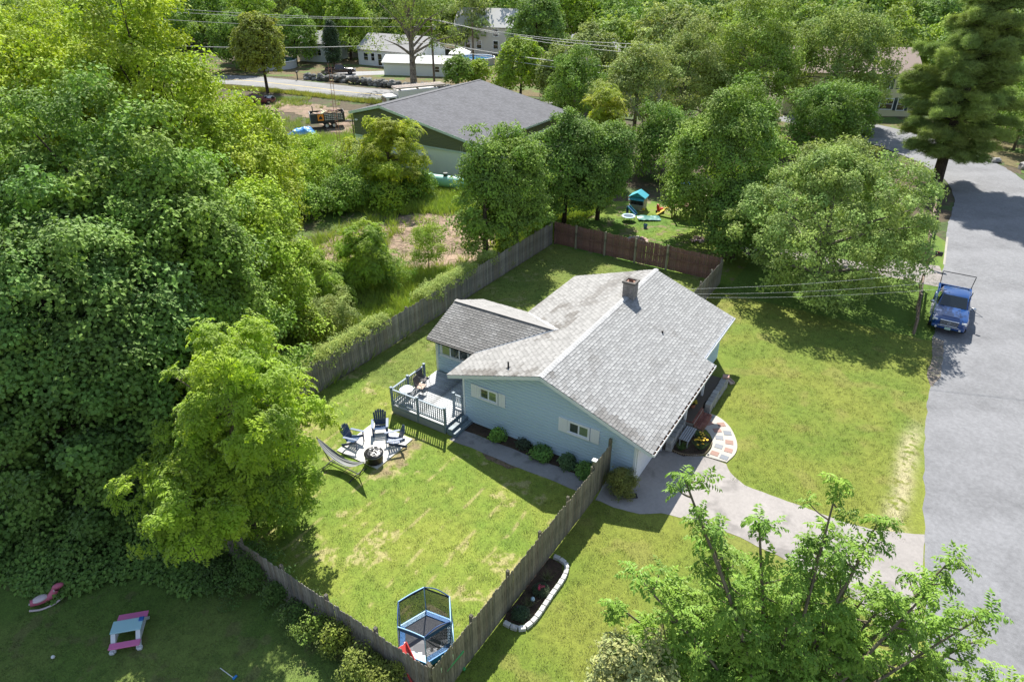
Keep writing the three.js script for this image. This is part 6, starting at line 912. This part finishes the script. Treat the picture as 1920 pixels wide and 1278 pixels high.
  for (const [x, z, h, r, c] of [[-14.5, -58, 3.6, 2.2, gMaple], [-18, -62, 4.0, 2.6, gBright], [-16, -67, 3.4, 2.4, gPale], [-20.5, -68.5, 3.6, 2.6, gBright], [-14.2, -63.5, 3.0, 1.8, gBright], [-8.6, -60.4, 2.6, 1.6, gMaple], [-24.5, -70, 2.6, 2.4, gBright], [-18.5, -73, 2.0, 2.0, gPale], [-17.2, -56, 3.0, 2.0, gMaple], [-12.5, -66.5, 2.4, 1.8, gBright], [-22, -64, 3.2, 2.4, gBright], [-27.5, -67.5, 4.5, 2.8, gBright], [-15.5, -71, 2.6, 2.2, gBright], [-10.8, -57.6, 2.2, 1.6, gBright], [-20.5, -58, 3.4, 2.3, gMaple]])
    tree('shrub', 'leafy bush in the thicket between the maples and the workshop', x, z, h, r, { kind: 'fine', col: c, lobeR: 0.75, dens: 10, scale: 1.3, ragged: 0.45, skip: 0.25, base: 0.1, cat: 'shrub', group: 'bushes in the thicket before the workshop', tr: 0.06, limbs: 4, hue: 0.5 });
  // right of the workshop
  tree('willow_tree', 'airy pale green tree behind the dark maples in the upper middle', 13.2, -76, 12.0, 4.0, { kind: 'fine', col: gPale, lobeR: 1.0, dens: 7, scale: 1.5, base: 1.5, bark: 'grey', ragged: 0.32, limbs: 16 });
  for (const [x, z, h, r, c, l] of [[20.5, -84, 12.2, 4.6, gPale, 'pale green tree left of the two large round trees'], [8.0, -88, 9.5, 4.0, gMaple, 'green tree at the right end of the workshop roof'], [23.5, -70, 8.5, 3.4, gMaple, 'dark green tree behind the big maple'], [14.5, -66.5, 7.5, 3.0, gDeep, 'shaded tree at the back of the play yard'], [33.0, -73.5, 8.0, 3.8, gDeep, 'dark tree in front of the yellow house'], [44.5, -91, 6.2, 2.6, gMaple, 'small tree before the yellow house wall'], [37.5, -80, 7.4, 3.4, gMaple, 'rounded tree beside the yellow house lawn'], [27.3, -59.5, 5.6, 2.6, [0.2, 0.29, 0.07], 'small pale tree left of the pine trunk'], [31.5, -62.5, 4.6, 2.0, gPale, 'airy shrub tree close to the pine trunk']])
    tree('broadleaf_tree', l, x, z, h, r, { kind: 'fine', col: c, lobeR: 1.0, dens: 10, scale: 1.5, base: h * 0.06, bark: 'grey', ragged: 0.3, skip: 0.2 });
  tree('oak_tree', 'large round tree with visible trunks at the upper right', 28.6, -87, 14.6, 6.0, { kind: 'fine', col: [0.2, 0.31, 0.04], lobeR: 1.35, dens: 8, scale: 1.7, skip: 0.2, ragged: 0.28, base: 3, bark: 'grey', limbs: 16 });
  tree('oak_tree', 'second large round tree left of the pine', 40.0, -89, 13.8, 6.0, { kind: 'fine', col: [0.2, 0.3, 0.06], lobeR: 1.35, dens: 8, scale: 1.7, skip: 0.2, ragged: 0.28, base: 2.6, bark: 'grey', limbs: 16 });
  for (const [x, z, h, r, l] of [[57, -78, 6, 3, 'small tree across the street nearest the bend'], [62, -86, 9, 4, 'mid sized tree across the street behind the small one'], [70, -80, 10, 5, 'large tree across the street at the right picture edge'], [57.5, -68, 3, 2, 'low bush tree across the street beside the boulders'], [66, -70, 8, 4, 'tree across the street right of the boulders']]) tree('broadleaf_tree', l, x, z, h, r, { kind: 'fine', col: gMaple, lobeR: 1.1, dens: 5, scale: 1.6, base: h * 0.1, group: 'trees across the street' });
  // dead tree
  const dt = thing('dead_tree', 'bare grey dead tree among the green ones in the upper middle', 'tree', [8.5, 0, -97]), dg = [], dm = mat([0.46, 0.42, 0.38], 0.95);
  const grow = (p, d, len, r, lev) => { const e = p.clone().addScaledVector(d, len), m = p.clone().lerp(e, 0.5).add(V(rr(-0.1, 0.1) * len, 0, rr(-0.1, 0.1) * len)); dg.push(limb([p, m, e], r, r * 0.55, 5)); if (lev) for (let i = 0; i < 3 + (lev > 2 ? 1 : 0); i++) grow(p.clone().lerp(e, rr(0.45, 1)), d.clone().add(V(rr(-0.8, 0.8), rr(-0.1, 0.5), rr(-0.8, 0.8))).normalize(), len * rr(0.45, 0.7), r * 0.5, lev - 1); };
  grow(V(0, 0, 0), V(0.05, 1, 0), 5.5, 0.22, 4); mesh('trunk', uvm(merge(dg), 0.7), dm, dt);
  const dt2 = thing('dead_tree', 'bare grey dead tree rising behind the airy pale tree', 'tree', [14.0, 0, -74]); dg.length = 0; grow(V(0, 0, 0), V(0.1, 1, 0), 4.2, 0.16, 4); mesh('trunk', uvm(merge(dg), 0.7), dm, dt2);
  // far side of the country road
  tree('maple_tree', 'roadside tree with reddish green tips above the wrecked car', -38.6, -113.0, 11.2, 3.9, { kind: 'far', col: [0.21, 0.27, 0.03], lobeR: 1.0, dens: 6, scale: 1.2, base: 2.2, bark: 'dark' });
  tree('oak_tree', 'big sparse tree with thick grey forked trunk by the stone wall', -16.0, -117.2, 17.5, 7.0, { kind: 'fine', col: [0.2, 0.29, 0.05], lobeR: 1.3, dens: 3.6, scale: 1.9, base: 4.5, bark: 'grey', ragged: 0.4, fill: 0.55, limbs: 18, tr: 0.6, fork: 0.2 });
  for (const [x, z, h, r, c, l] of [[1.2, -107, 9.0, 3.6, gBright, 'bright green tree behind the workshop ridge'], [7.5, -103, 8.4, 3.8, [0.19, 0.27, 0.05], 'olive tree right of the workshop ridge'], [-8.8, -118.5, 4.6, 2.2, gMaple, 'dark bush beside the utility pole'], [-5.8, -121, 3.8, 2.0, gBright, 'bright bush in front of the pool'], [-50, -136, 10.5, 4.6, gMaple, 'pale tree in front of the turquoise pool'], [-42.5, -144, 9.5, 4.2, gMaple, 'dark tree left of the columnar evergreen'], [-33.0, -150, 12, 4.5, gBright, 'bright tree behind the white house'], [4.5, -140, 12.5, 5.2, gDeep, 'dark tree right of the pool'], [-60, -118, 12, 5, gMaple, 'tree at the far left bend of the road'], [12, -112, 9.5, 4.2, gPale, 'pale tree beyond the workshop'], [-28, -160, 13, 5, gMaple, 'tree behind the white house ridge'], [-52, -150, 13, 5, gBright, 'tall tree far behind the pool']])
    tree('broadleaf_tree', l, x, z, h, r, { kind: 'far', col: c, lobeR: 1.2, dens: 5, scale: 1.35, base: h * 0.08, bark: 'dark' });
  tree('cypress_tree', 'narrow columnar evergreen beside the white house', -33.8, -138.5, 8.2, 1.3, { kind: 'far', col: [0.03, 0.07, 0.02], lobeR: 0.7, dens: 9, scale: 0.9, base: 0.1, ragged: 0.05 });
  // white pine
  const T = thing('pine_tree', 'tall white pine with dark trunk at the bend of the street', 'tree', [41.3, 0, -65.2]), L = new Leaves('pine'), tg = [limb([V(0, -0.1, 0), V(-0.1, 6, 0), V(0.3, 13, 0.2), V(0.2, 20, 0)], 0.55, 0.08, 10)];
  for (let y = 3.2; y < 20; y += 0.62) {
    const n = 4 + Math.floor(rnd() * 3), a0 = rnd() * 6.28, R = y < 7 ? lerp(3.6, 5.4, (y - 3.2) / 3.8) : lerp(5.4, 0.9, (y - 7) / 13);
    for (let i = 0; i < n; i++) {
      const a = a0 + i * 2 * PI / n + rr(-0.35, 0.35), len = R * rr(0.65, 1.12), e = V(Math.cos(a) * len, y + rr(-0.9, 1.1) * len * 0.28, Math.sin(a) * len), s = V(0, y - 0.3, 0), mid = s.clone().lerp(e, 0.55); mid.y -= 0.25;
      tg.push(limb([s, mid, e], 0.09, 0.02, 5)); const ct = tone([0.23, 0.33, 0.075], 0.18, 0.4);
      for (let k = 0; k < 26 * len; k++) { const t = Math.pow(rnd(), 0.6), w = 0.75 * (0.35 + 0.65 * Math.sin(PI * Math.min(1, t * 0.9 + 0.1))), p = s.clone().lerp(e, 0.18 + 0.88 * t).add(V(rr(-w, w), rr(-0.3, 0.42), rr(-w, w))); L.add(p, V(Math.cos(a) * 0.35 + rr(-0.3, 0.3), 1, Math.sin(a) * 0.35 + rr(-0.3, 0.3)).normalize(), rr(0.8, 1.35), ct.clone().multiplyScalar(rr(0.8, 1.2))); }
    }
  }
  mesh('trunk', uvm(merge(tg), 0.7), barkM.dark, T); L.build('crown', T);
  // the far woods that close the view
  const W = new Leaves('far');
  for (const [z0, x0, x1, st, h0] of [[-168, -130, 110, 9, 13], [-186, -150, 150, 10, 15], [-212, -170, 170, 11, 17], [-240, -190, 190, 12, 19], [-118, 16, 104, 9, 11.5], [-138, 22, 120, 9.5, 13], [-100, 66, 100, 10, 11], [-112, -130, -66, 10, 13], [-140, -130, -58, 10, 13.5]])
    for (let x = x0; x < x1; x += st * rr(0.75, 1.2)) { const h = h0 * rr(0.85, 1.15), r = st * rr(0.5, 0.68); crown(W, V(x, h * 0.52, z0 + rr(-5, 5)), r, h * 0.5, { lobeR: 2.2, dens: 3.4, scale: 1.9, skip: 0.2, col: [gMaple, gPale, gBright, gDeep, [0.2, 0.31, 0.04]][Math.floor(rnd() * 5)], ragged: 0.25, low: -0.9, inner: 0.1 }); }
  W.build('distant_woods', scene, 'distant green woods closing the top of the view');
}
// ---------------------------------------------------------------- the tree in the foreground, lower right
{
  const T = thing('ailanthus_tree', 'nearby tree with feathery compound leaves rising into the lower right corner', 'tree', [5.4, 0, -7.4]), L = new Leaves('ailanthus'), tg = [], ac = [0.15, 0.29, 0.025];
  const stems = [[-2.5, 12.25, -1.55], [-1.9, 11.0, -1.6], [-0.9, 11.0, -1.75], [0.25, 12.05, -1.6], [1.3, 11.0, -1.75], [2.55, 10.45, -1.3], [3.3, 9.5, -0.9], [-3.1, 10.0, -1.3], [-2.4, 9.3, -1.7], [-0.2, 10.0, -1.2], [0.7, 9.8, -2.0], [1.7, 9.4, -1.3], [-1.3, 9.5, -1.0], [2.2, 8.5, -1.9], [-0.8, 8.6, -1.9], [0.5, 8.4, -1.6], [3.8, 8.2, -1.3], [-3.0, 8.6, -0.9], [-1.9, 8.1, -1.6], [1.5, 7.9, -2.0], [3.1, 7.4, -1.2], [-0.2, 7.5, -2.2], [0.9, 10.6, -1.3], [2.0, 10.0, -0.9], [-0.6, 9.2, -2.2], [2.8, 9.2, -1.8], [-2.6, 7.6, -1.9], [0.4, 7.1, -2.4], [2.2, 7.0, -2.3], [-1.2, 7.0, -2.3], [4.3, 7.2, -1.0], [3.9, 6.6, -1.9], [4.9, 7.6, -0.6], [-3.4, 9.0, -1.5], [-1.5, 10.2, -1.7], [0.3, 10.9, -1.6], [1.9, 8.7, -2.1], [-2.0, 8.8, -2.0], [0.9, 8.9, -1.1], [3.3, 8.4, -1.6], [-0.3, 8.7, -1.5], [2.9, 7.9, -0.8], [-3.3, 7.7, -1.4], [5.3, 6.9, -0.9], [-1.2, 7.6, -1.0]].map(p => [V(...p), rr(0.035, 0.05)]);
  const trunkTop = V(-0.1, 5.5, -0.7); tg.push(limb([V(0, -0.1, 0), V(0.1, 2.8, -0.2), trunkTop], 0.2, 0.13, 10));
  stems.forEach(([tip, r], si) => {
    const m = trunkTop.clone().lerp(tip, 0.5); m.x *= 0.78; m.y -= 0.25; m.z += rr(-0.2, 0.2); const c = new THREE.CatmullRomCurve3([trunkTop, m, tip]); tg.push(limb([trunkTop, m, tip], r * 1.5, r * 0.35, 7));
    const put = (p, n, s) => L.add(p, n, s, tone(ac, 0.16, 0.5));
    put(tip.clone(), V(rr(-0.15, 0.15), 1, rr(-0.15, 0.15)).normalize(), rr(0.85, 1.05));
    for (let k = 0; k < 13; k++) {
      const t = 0.4 + 0.58 * (k + rnd()) / 13, p = c.getPointAt(Math.min(0.98, t)), a = rr(0, 6.28), l = rr(0.15, 0.75) * (1.15 - t * 0.6), e = p.clone().add(V(Math.cos(a) * l, rr(0.05, 0.45) * l + 0.05, Math.sin(a) * l));
      tg.push(limb([p, p.clone().lerp(e, 0.5).add(V(0, -0.03, 0)), e], r * 0.5, r * 0.2, 5)); put(e, V(Math.cos(a) * 0.45, 1, Math.sin(a) * 0.45).normalize(), rr(0.6, 0.95));
    }
  });
  mesh('trunk', uvm(merge(tg), 0.9), barkM.green, T); L.build('crown', T);
  tree('olive_shrub_tree', 'pale silvery green treetop at the lower edge left of the foreground tree', 2.2, -8.0, 9.0, 0.75, { kind: 'fine', col: [0.26, 0.31, 0.12], lobeR: 0.3, dens: 11, scale: 0.6, base: 6.9, skip: 0.35, ragged: 0.45, tr: 0.06, jit: 0.2, bark: 'green' });
  tree('olive_shrub_tree', 'second pale treetop further left at the lower edge', 1.0, -7.6, 7.6, 0.7, { kind: 'fine', col: [0.26, 0.31, 0.12], lobeR: 0.28, skip: 0.4, dens: 10, scale: 0.6, base: 6.2, ragged: 0.3, tr: 0.05, jit: 0.2, bark: 'green', fill: 0.7 });
}
// ---------------------------------------------------------------- shrubs, bedding plants, vines, grass
{
  const bush = (name, label, x, z, h, r, col, o = {}) => tree(name, label, x, z, h, r, { kind: 'shrub', col, lobeR: r * 0.42, dens: 34, scale: 0.62, base: 0.02, cat: 'shrub', tr: 0.03, limbs: 5, inner: 0.25, ...o });
  const [bxx, bzz] = hw(8.55, -0.75); bush('corner_bush', 'rounded dark red green bush at the house corner by the driveway', bxx, bzz, 1.15, 0.62, [0.14, 0.18, 0.04], { hue: 0.9, kind: 'shrub', ragged: 0.3 });
  for (const [a, b, h, r, c, l] of [[2.2, -0.5, 0.5, 0.22, [0.13, 0.28, 0.04], 'small upright plant nearest the deck steps in the gable bed'], [4.6, -0.5, 0.42, 0.4, [0.12, 0.25, 0.045], 'wide leafy hosta in the middle of the gable bed'], [5.85, -0.45, 0.5, 0.28, [0.08, 0.16, 0.06], 'dark bluish plant between two hostas in the gable bed'], [6.8, -0.5, 0.42, 0.34, [0.12, 0.25, 0.045], 'round leafy hosta beside the fence end in the gable bed'], [3.5, -0.3, 0.22, 0.2, [0.05, 0.08, 0.04], 'tiny dark plant in the gable bed']]) { const [x, z] = hw(a, b); bush('bedding_plant', l, x, z, h, r, c, { cat: 'plant', kind: 'maple', scale: 0.5, dens: 30, lobeR: r * 0.5 }); }
  // grassy plants
  const blade = [tuft(46, 0.5, 0.09, 0.012, 0.8), tuft(46, 0.45, 0.08, 0.011, 1.0)], bm = leafMat(0.3, 0.2);
  const flower = (T, n, r, y, c) => { const P = []; for (let i = 0; i < n; i++) { const a = rr(0, 6.28), q = r * Math.sqrt(rnd()), o = V(q * Math.cos(a), y * rr(0.7, 1.1), q * Math.sin(a)); for (let k = 0; k < 6; k++) leafTris(P, o, V(Math.cos(k * 1.05), 0.35, Math.sin(k * 1.05)), V(0, 1, 0), 0.075, 0.04, 0.004); } mesh('blossom', geoOf(P), pmat(c, 0.7, { side: THREE.DoubleSide }), T); };
  for (const [a, b, s, c, l, fl] of [[9.75, 3.35, 1.0, [0.10, 0.19, 0.02], 'light green grassy clump at the corner of the front bed', 0], [10.15, 4.7, 1.1, [0.07, 0.15, 0.02], 'green lily clump beside the bench', 0], [10.45, 3.85, 1.15, [0.06, 0.13, 0.02], 'green lily clump with yellow flowers by the curved path', 1], [10.35, 4.4, 0.9, [0.06, 0.12, 0.02], 'small lily clump behind the yellow flowers', 2], [8.2, -6.4, 0.8, [0.14, 0.16, 0.05], 'straw colored grass clump at the upper end of the edged bed', 0], [8.2, -7.75, 0.8, [0.13, 0.15, 0.05], 'straw colored grass clump beside the glass ball', 0]]) {
    const [x, z] = hw(a, b), T = thing('grass_clump', l, 'plant', [x, 0.02, z], rr(0, 6)); const m = mesh('blades', blade[0], bm.clone(), T, true); m.material.color.setRGB(...c); m.scale.setScalar(s); const m2 = mesh('blades', blade[1], m.material, T, true); m2.scale.setScalar(s * 0.9); m2.rotation.y = 1; if (fl === 1) flower(T, 14, 0.3, 0.5, [0.75, 0.45, 0.02]); if (fl === 2) flower(T, 5, 0.2, 0.45, [0.75, 0.5, 0.05]);
  }
  for (const [a, b, c, l, k] of [[8.3, -7.0, [0.75, 0.06, 0.14], 'low plant with bright pink red flowers in the edged bed', [0.04, 0.07, 0.03]], [8.15, -8.25, [0.30, 0.08, 0.38], 'dark low plant with purple flowers at the near end of the edged bed', [0.035, 0.075, 0.03]]]) { const [x, z] = hw(a, b); const T = bush('flower_plant', l, x, z, 0.28, 0.24, k, { cat: 'plant', lobeR: 0.12, scale: 0.45, dens: 50 }); flower(T, 7, 0.12, 0.28, c); }
  const [px, pz] = hw(9.25, 6.1), pt = thing('potted_flowers', 'pot of yellow flowers on the brick steps under the eave', 'plant', [px, 0.54, pz]); mesh('pot', place(ni(new THREE.LatheGeometry([[0.09, 0], [0.14, 0.2], [0.15, 0.2], [0.11, -0.005]].map(q => new THREE.Vector2(...q)), 18)), [0, 0.01, 0]), mat([0.3, 0.12, 0.07], 0.8, { side: THREE.DoubleSide }), pt); mesh('soil', cyl(0.13, 0.13, 0.02, [0, 0.18, 0]), mat([0.04, 0.03, 0.02], 1), pt); flower(pt, 26, 0.2, 0.32, [0.62, 0.48, 0.04]); mesh('leaves', blade[0].clone().scale(0.8, 0.5, 0.8), pmat([0.07, 0.14, 0.02], 0.9, { side: THREE.DoubleSide }), pt).position.y = 0.15;
  // weeds along the lower left fence
  for (const [x, z, h, r, c] of [[-9.4, -17.2, 1.5, 0.9, [0.07, 0.15, 0.02]], [-8.3, -16.3, 1.1, 0.7, [0.07, 0.15, 0.02]], [-7.3, -15.5, 0.9, 0.6, [0.07, 0.14, 0.02]], [-6.4, -14.8, 1.2, 0.6, [0.12, 0.20, 0.02]], [-5.7, -14.3, 1.3, 0.55, [0.15, 0.21, 0.02]], [-4.7, -13.4, 1.2, 0.65, [0.16, 0.22, 0.03]], [-3.9, -12.9, 1.3, 0.6, [0.16, 0.22, 0.03]], [-10.4, -17.0, 1.0, 0.9, [0.06, 0.13, 0.02]]]) bush('weed_bush', 'leafy weeds growing against the lower left fence', x, z, h, r, c, { group: 'weeds along the lower left fence', scale: 0.95, dens: 15, ragged: 0.6, skip: 0.35, lobeR: r * 0.5 });
  { // undergrowth at the foot of the left trees
    const T = thing('undergrowth', 'dark leafy undergrowth at the foot of the left trees', 'shrub'), U = new Leaves('maple');
    for (let i = 0; i < 1500; i++) { const x = rr(-24, -10.5), edge = -16.9 + 0.9 * (fbm(x * 0.7 + 4, 2, 3) - 0.5) * 2 + (x + 10.5) * -0.02, z = edge - Math.pow(rnd(), 1.2) * 3.2, top = 0.25 + 1.5 * sstep(0, 2.4, edge - z) * (0.4 + fbm(x * 1.3, z * 1.3, 3)); U.add(V(x, rr(0.1, top), z), V(rr(-0.4, 0.4), 1, rr(-0.2, 0.6)).normalize(), rr(0.6, 1.0), tone([0.12, 0.235, 0.04], 0.2, 0.3)); }
    U.build('leaves', T); T.userData.kind = 'stuff';
  }
  // vines over the left fence
  const vt = thing('fence_vine', 'mass of pale green vines spilling over the left fence', 'vine'), VL = new Leaves('shrub');
  const vines = []; for (let i = 0; i < 2600; i++) { const t = Math.pow(rnd(), 0.8), b = lerp(-3.5, 14.5, t) + rr(-0.4, 0.4), dens = fbm(b * 0.45 + 3, 8, 3); if (dens < 0.36) continue; const out = rr(-1.2, 0.22) * (0.5 + dens), [x, z] = hw(-7.9 + out + b * 0.01, b), top = 1.95 - Math.max(0, out) * rr(0.5, 3.2) * (0.5 + dens) - Math.max(0, -out) * rr(0.2, 0.9); VL.add(V(x, Math.max(0.2, top + rr(-0.2, 0.15)), z), V(rr(-0.3, 0.6), 1, rr(-0.3, 0.6)).normalize(), rr(0.6, 1.0), tone([0.26, 0.36, 0.08], 0.2, 0.5)); }
  VL.build('leaves', vt);
  { const st = []; for (let i = 0; i < 30; i++) { const b = rr(-3, 14), [x, z] = hw(-8.1, b), [x2, z2] = hw(-7.8, b + rr(-1, 1)); st.push(limb([V(x, 0, z), V(x, 1.2, z), V(x2, 1.9, z2)], 0.015, 0.008, 5)); } mesh('stem', st, barkM.brown, vt); }
  // tall weeds in the brush, round the clearing and beside the workshop
  const wg = [tuft(18, 0.55, 0.2, 0.02, 0.7), tuft(16, 0.6, 0.22, 0.022, 0.9)];
  const scatter = (name, label, geo, n, f, m) => { const list = []; for (let i = 0; i < n; i++) { const r = f(); if (r) list.push(r); } const im = new THREE.InstancedMesh(geo, m, list.length); list.forEach(([x, y, z, s, c], k) => { _q.setFromAxisAngle(_up, rr(0, 6.28)); im.setMatrixAt(k, _m.compose(V(x, y, z), _q, V(s, s * rr(0.8, 1.2), s))); im.setColorAt(k, c); }); im.name = numbered(name); im.userData = { kind: 'stuff', label }; im.castShadow = im.receiveShadow = true; scene.add(im); };
  const wm = leafMat(0.3, 0.1);
  const inClear = (x, z) => x > -15 && x < -1.2 && z < -45 && z > -56.5;
  scatter('tall_weeds', 'tall weeds and grasses in the brush behind the left fence', wg[0], 9000, () => { const b = rr(-4, 34), a = -7.9 - Math.pow(rnd(), 1.3) * 16, [x, z] = hw(a, b); if (inClear(x, z) && rnd() < (x < -9.5 ? 0.72 : 1.0) - 0.15 * fbm(x * 0.5, z * 0.5, 3)) return null; return [x, 0, z, rr(0.6, 1.5), tone([0.22, 0.33, 0.04], 0.25, 0.6)]; }, wm);
  scatter('tall_weeds', 'rank weeds between the clearing and the workshop', wg[1], 9000, () => { const x = rr(-32, -2), z = rr(-84, -57); if (z < -60 && x > -9.5 + (-(z + 68)) * 0.2 && x > -12 && z < -66) return null; if (x < -19 && z < -84 && rnd() < 0.75) return null; return [x, 0, z, rr(0.6, 1.5), tone([0.22, 0.34, 0.04], 0.25, 0.6)]; }, wm);
  scatter('verge_weeds', 'weeds along the near edge of the far road', wg[0], 1500, () => { const t = rnd(), x = lerp(-50, -14, t), z = (x < -36 ? lerp(-120, -114.5, (x + 50) / 14) : lerp(-114.5, -103, (x + 36) / 22)) + rr(0, 2.2); return [x, 0.01, z, rr(0.5, 1.1), tone([0.22, 0.28, 0.05], 0.25, 0.9)]; }, wm);
  scatter('yard_weeds', 'weeds round the dump trailer and the dirt yard', wg[1], 2600, () => { const x = rr(-40, -15), z = rr(-108, -83); const d = fbm(x * 0.25 + 3, z * 0.25, 3); if (d < 0.5 || Math.hypot(x + 23.6, z + 89.6) < 3.4 || Math.hypot(x + 26, z + 86.3) < 2.2 || Math.hypot(x + 37.2, z + 104.6) < 3 || x > -16 - (z + 90) * 0.3) return null; return [x, 0, z, rr(0.4, 1.3), tone([0.2, 0.29, 0.05], 0.25, 0.6)]; }, wm);
  // twigs on the clearing
  const tw = []; for (let i = 0; i < 420; i++) { const x = rr(-14.5, -1.5), z = rr(-56.5, -45), a = rr(0, 3.14), l = rr(0.2, 1.1); tw.push(bar([x - l * Math.cos(a), rr(0.02, 0.06), z - l * Math.sin(a)], [x + l * Math.cos(a), rr(0.02, 0.14), z + l * Math.sin(a)], 0.018, 0.008, 4)); }
  const twm = mesh('cut_branches', tw, mat([0.34, 0.26, 0.19], 0.95)); twm.userData = { kind: 'stuff', label: 'cut twigs strewn over the cleared earth' };
  // grass of the lawns
  const gg = [tuft(9, 0.055, 0.09, 0.006, 0.9), tuft(9, 0.05, 0.1, 0.006, 1.1)], gm = leafMat(0.3, 0.0);
  const blocked = (x, z, a, b) => (a > -3.6 && a < 9.7 && b > -1.75 && b < 12.7) || (a > -3.75 && a < -1.1 && b > -5.2 && b < -2.5) || (a > 7.6 && a < 19.5 && b > -2.6 && b < 3.4 && !(a > 12.3 && b > 2.5) && !(b < -1.8)) || (a > 9 && a < 12.1 && b < 7 && b > 2.5) || (a > 7.5 && a < 8.9 && b > -9 && b < -5.2) || a > 19.0 || (b > 22.5 && a > 8 && b < 26.5);
  for (const k of [0, 1]) scatter('lawn_grass', k ? 'short grass blades of the lawns' : 'short mown grass blades of the lawns', gg[k], 42000, () => { const x = rr(-17, 30), z = -11.5 - 45 * Math.pow(rnd(), 1.25), [a, b] = toHouse(x, z); if (a < -7.9 && z < -19 || blocked(x, z, a, b)) return null; const c = lawnColor(x, z); return [x, 0, z, rr(0.7, 1.4), new THREE.Color().setRGB(...c.map(v => clamp(v * rr(0.8, 1.2))))]; }, gm);
}
renderer.render(scene, camera);
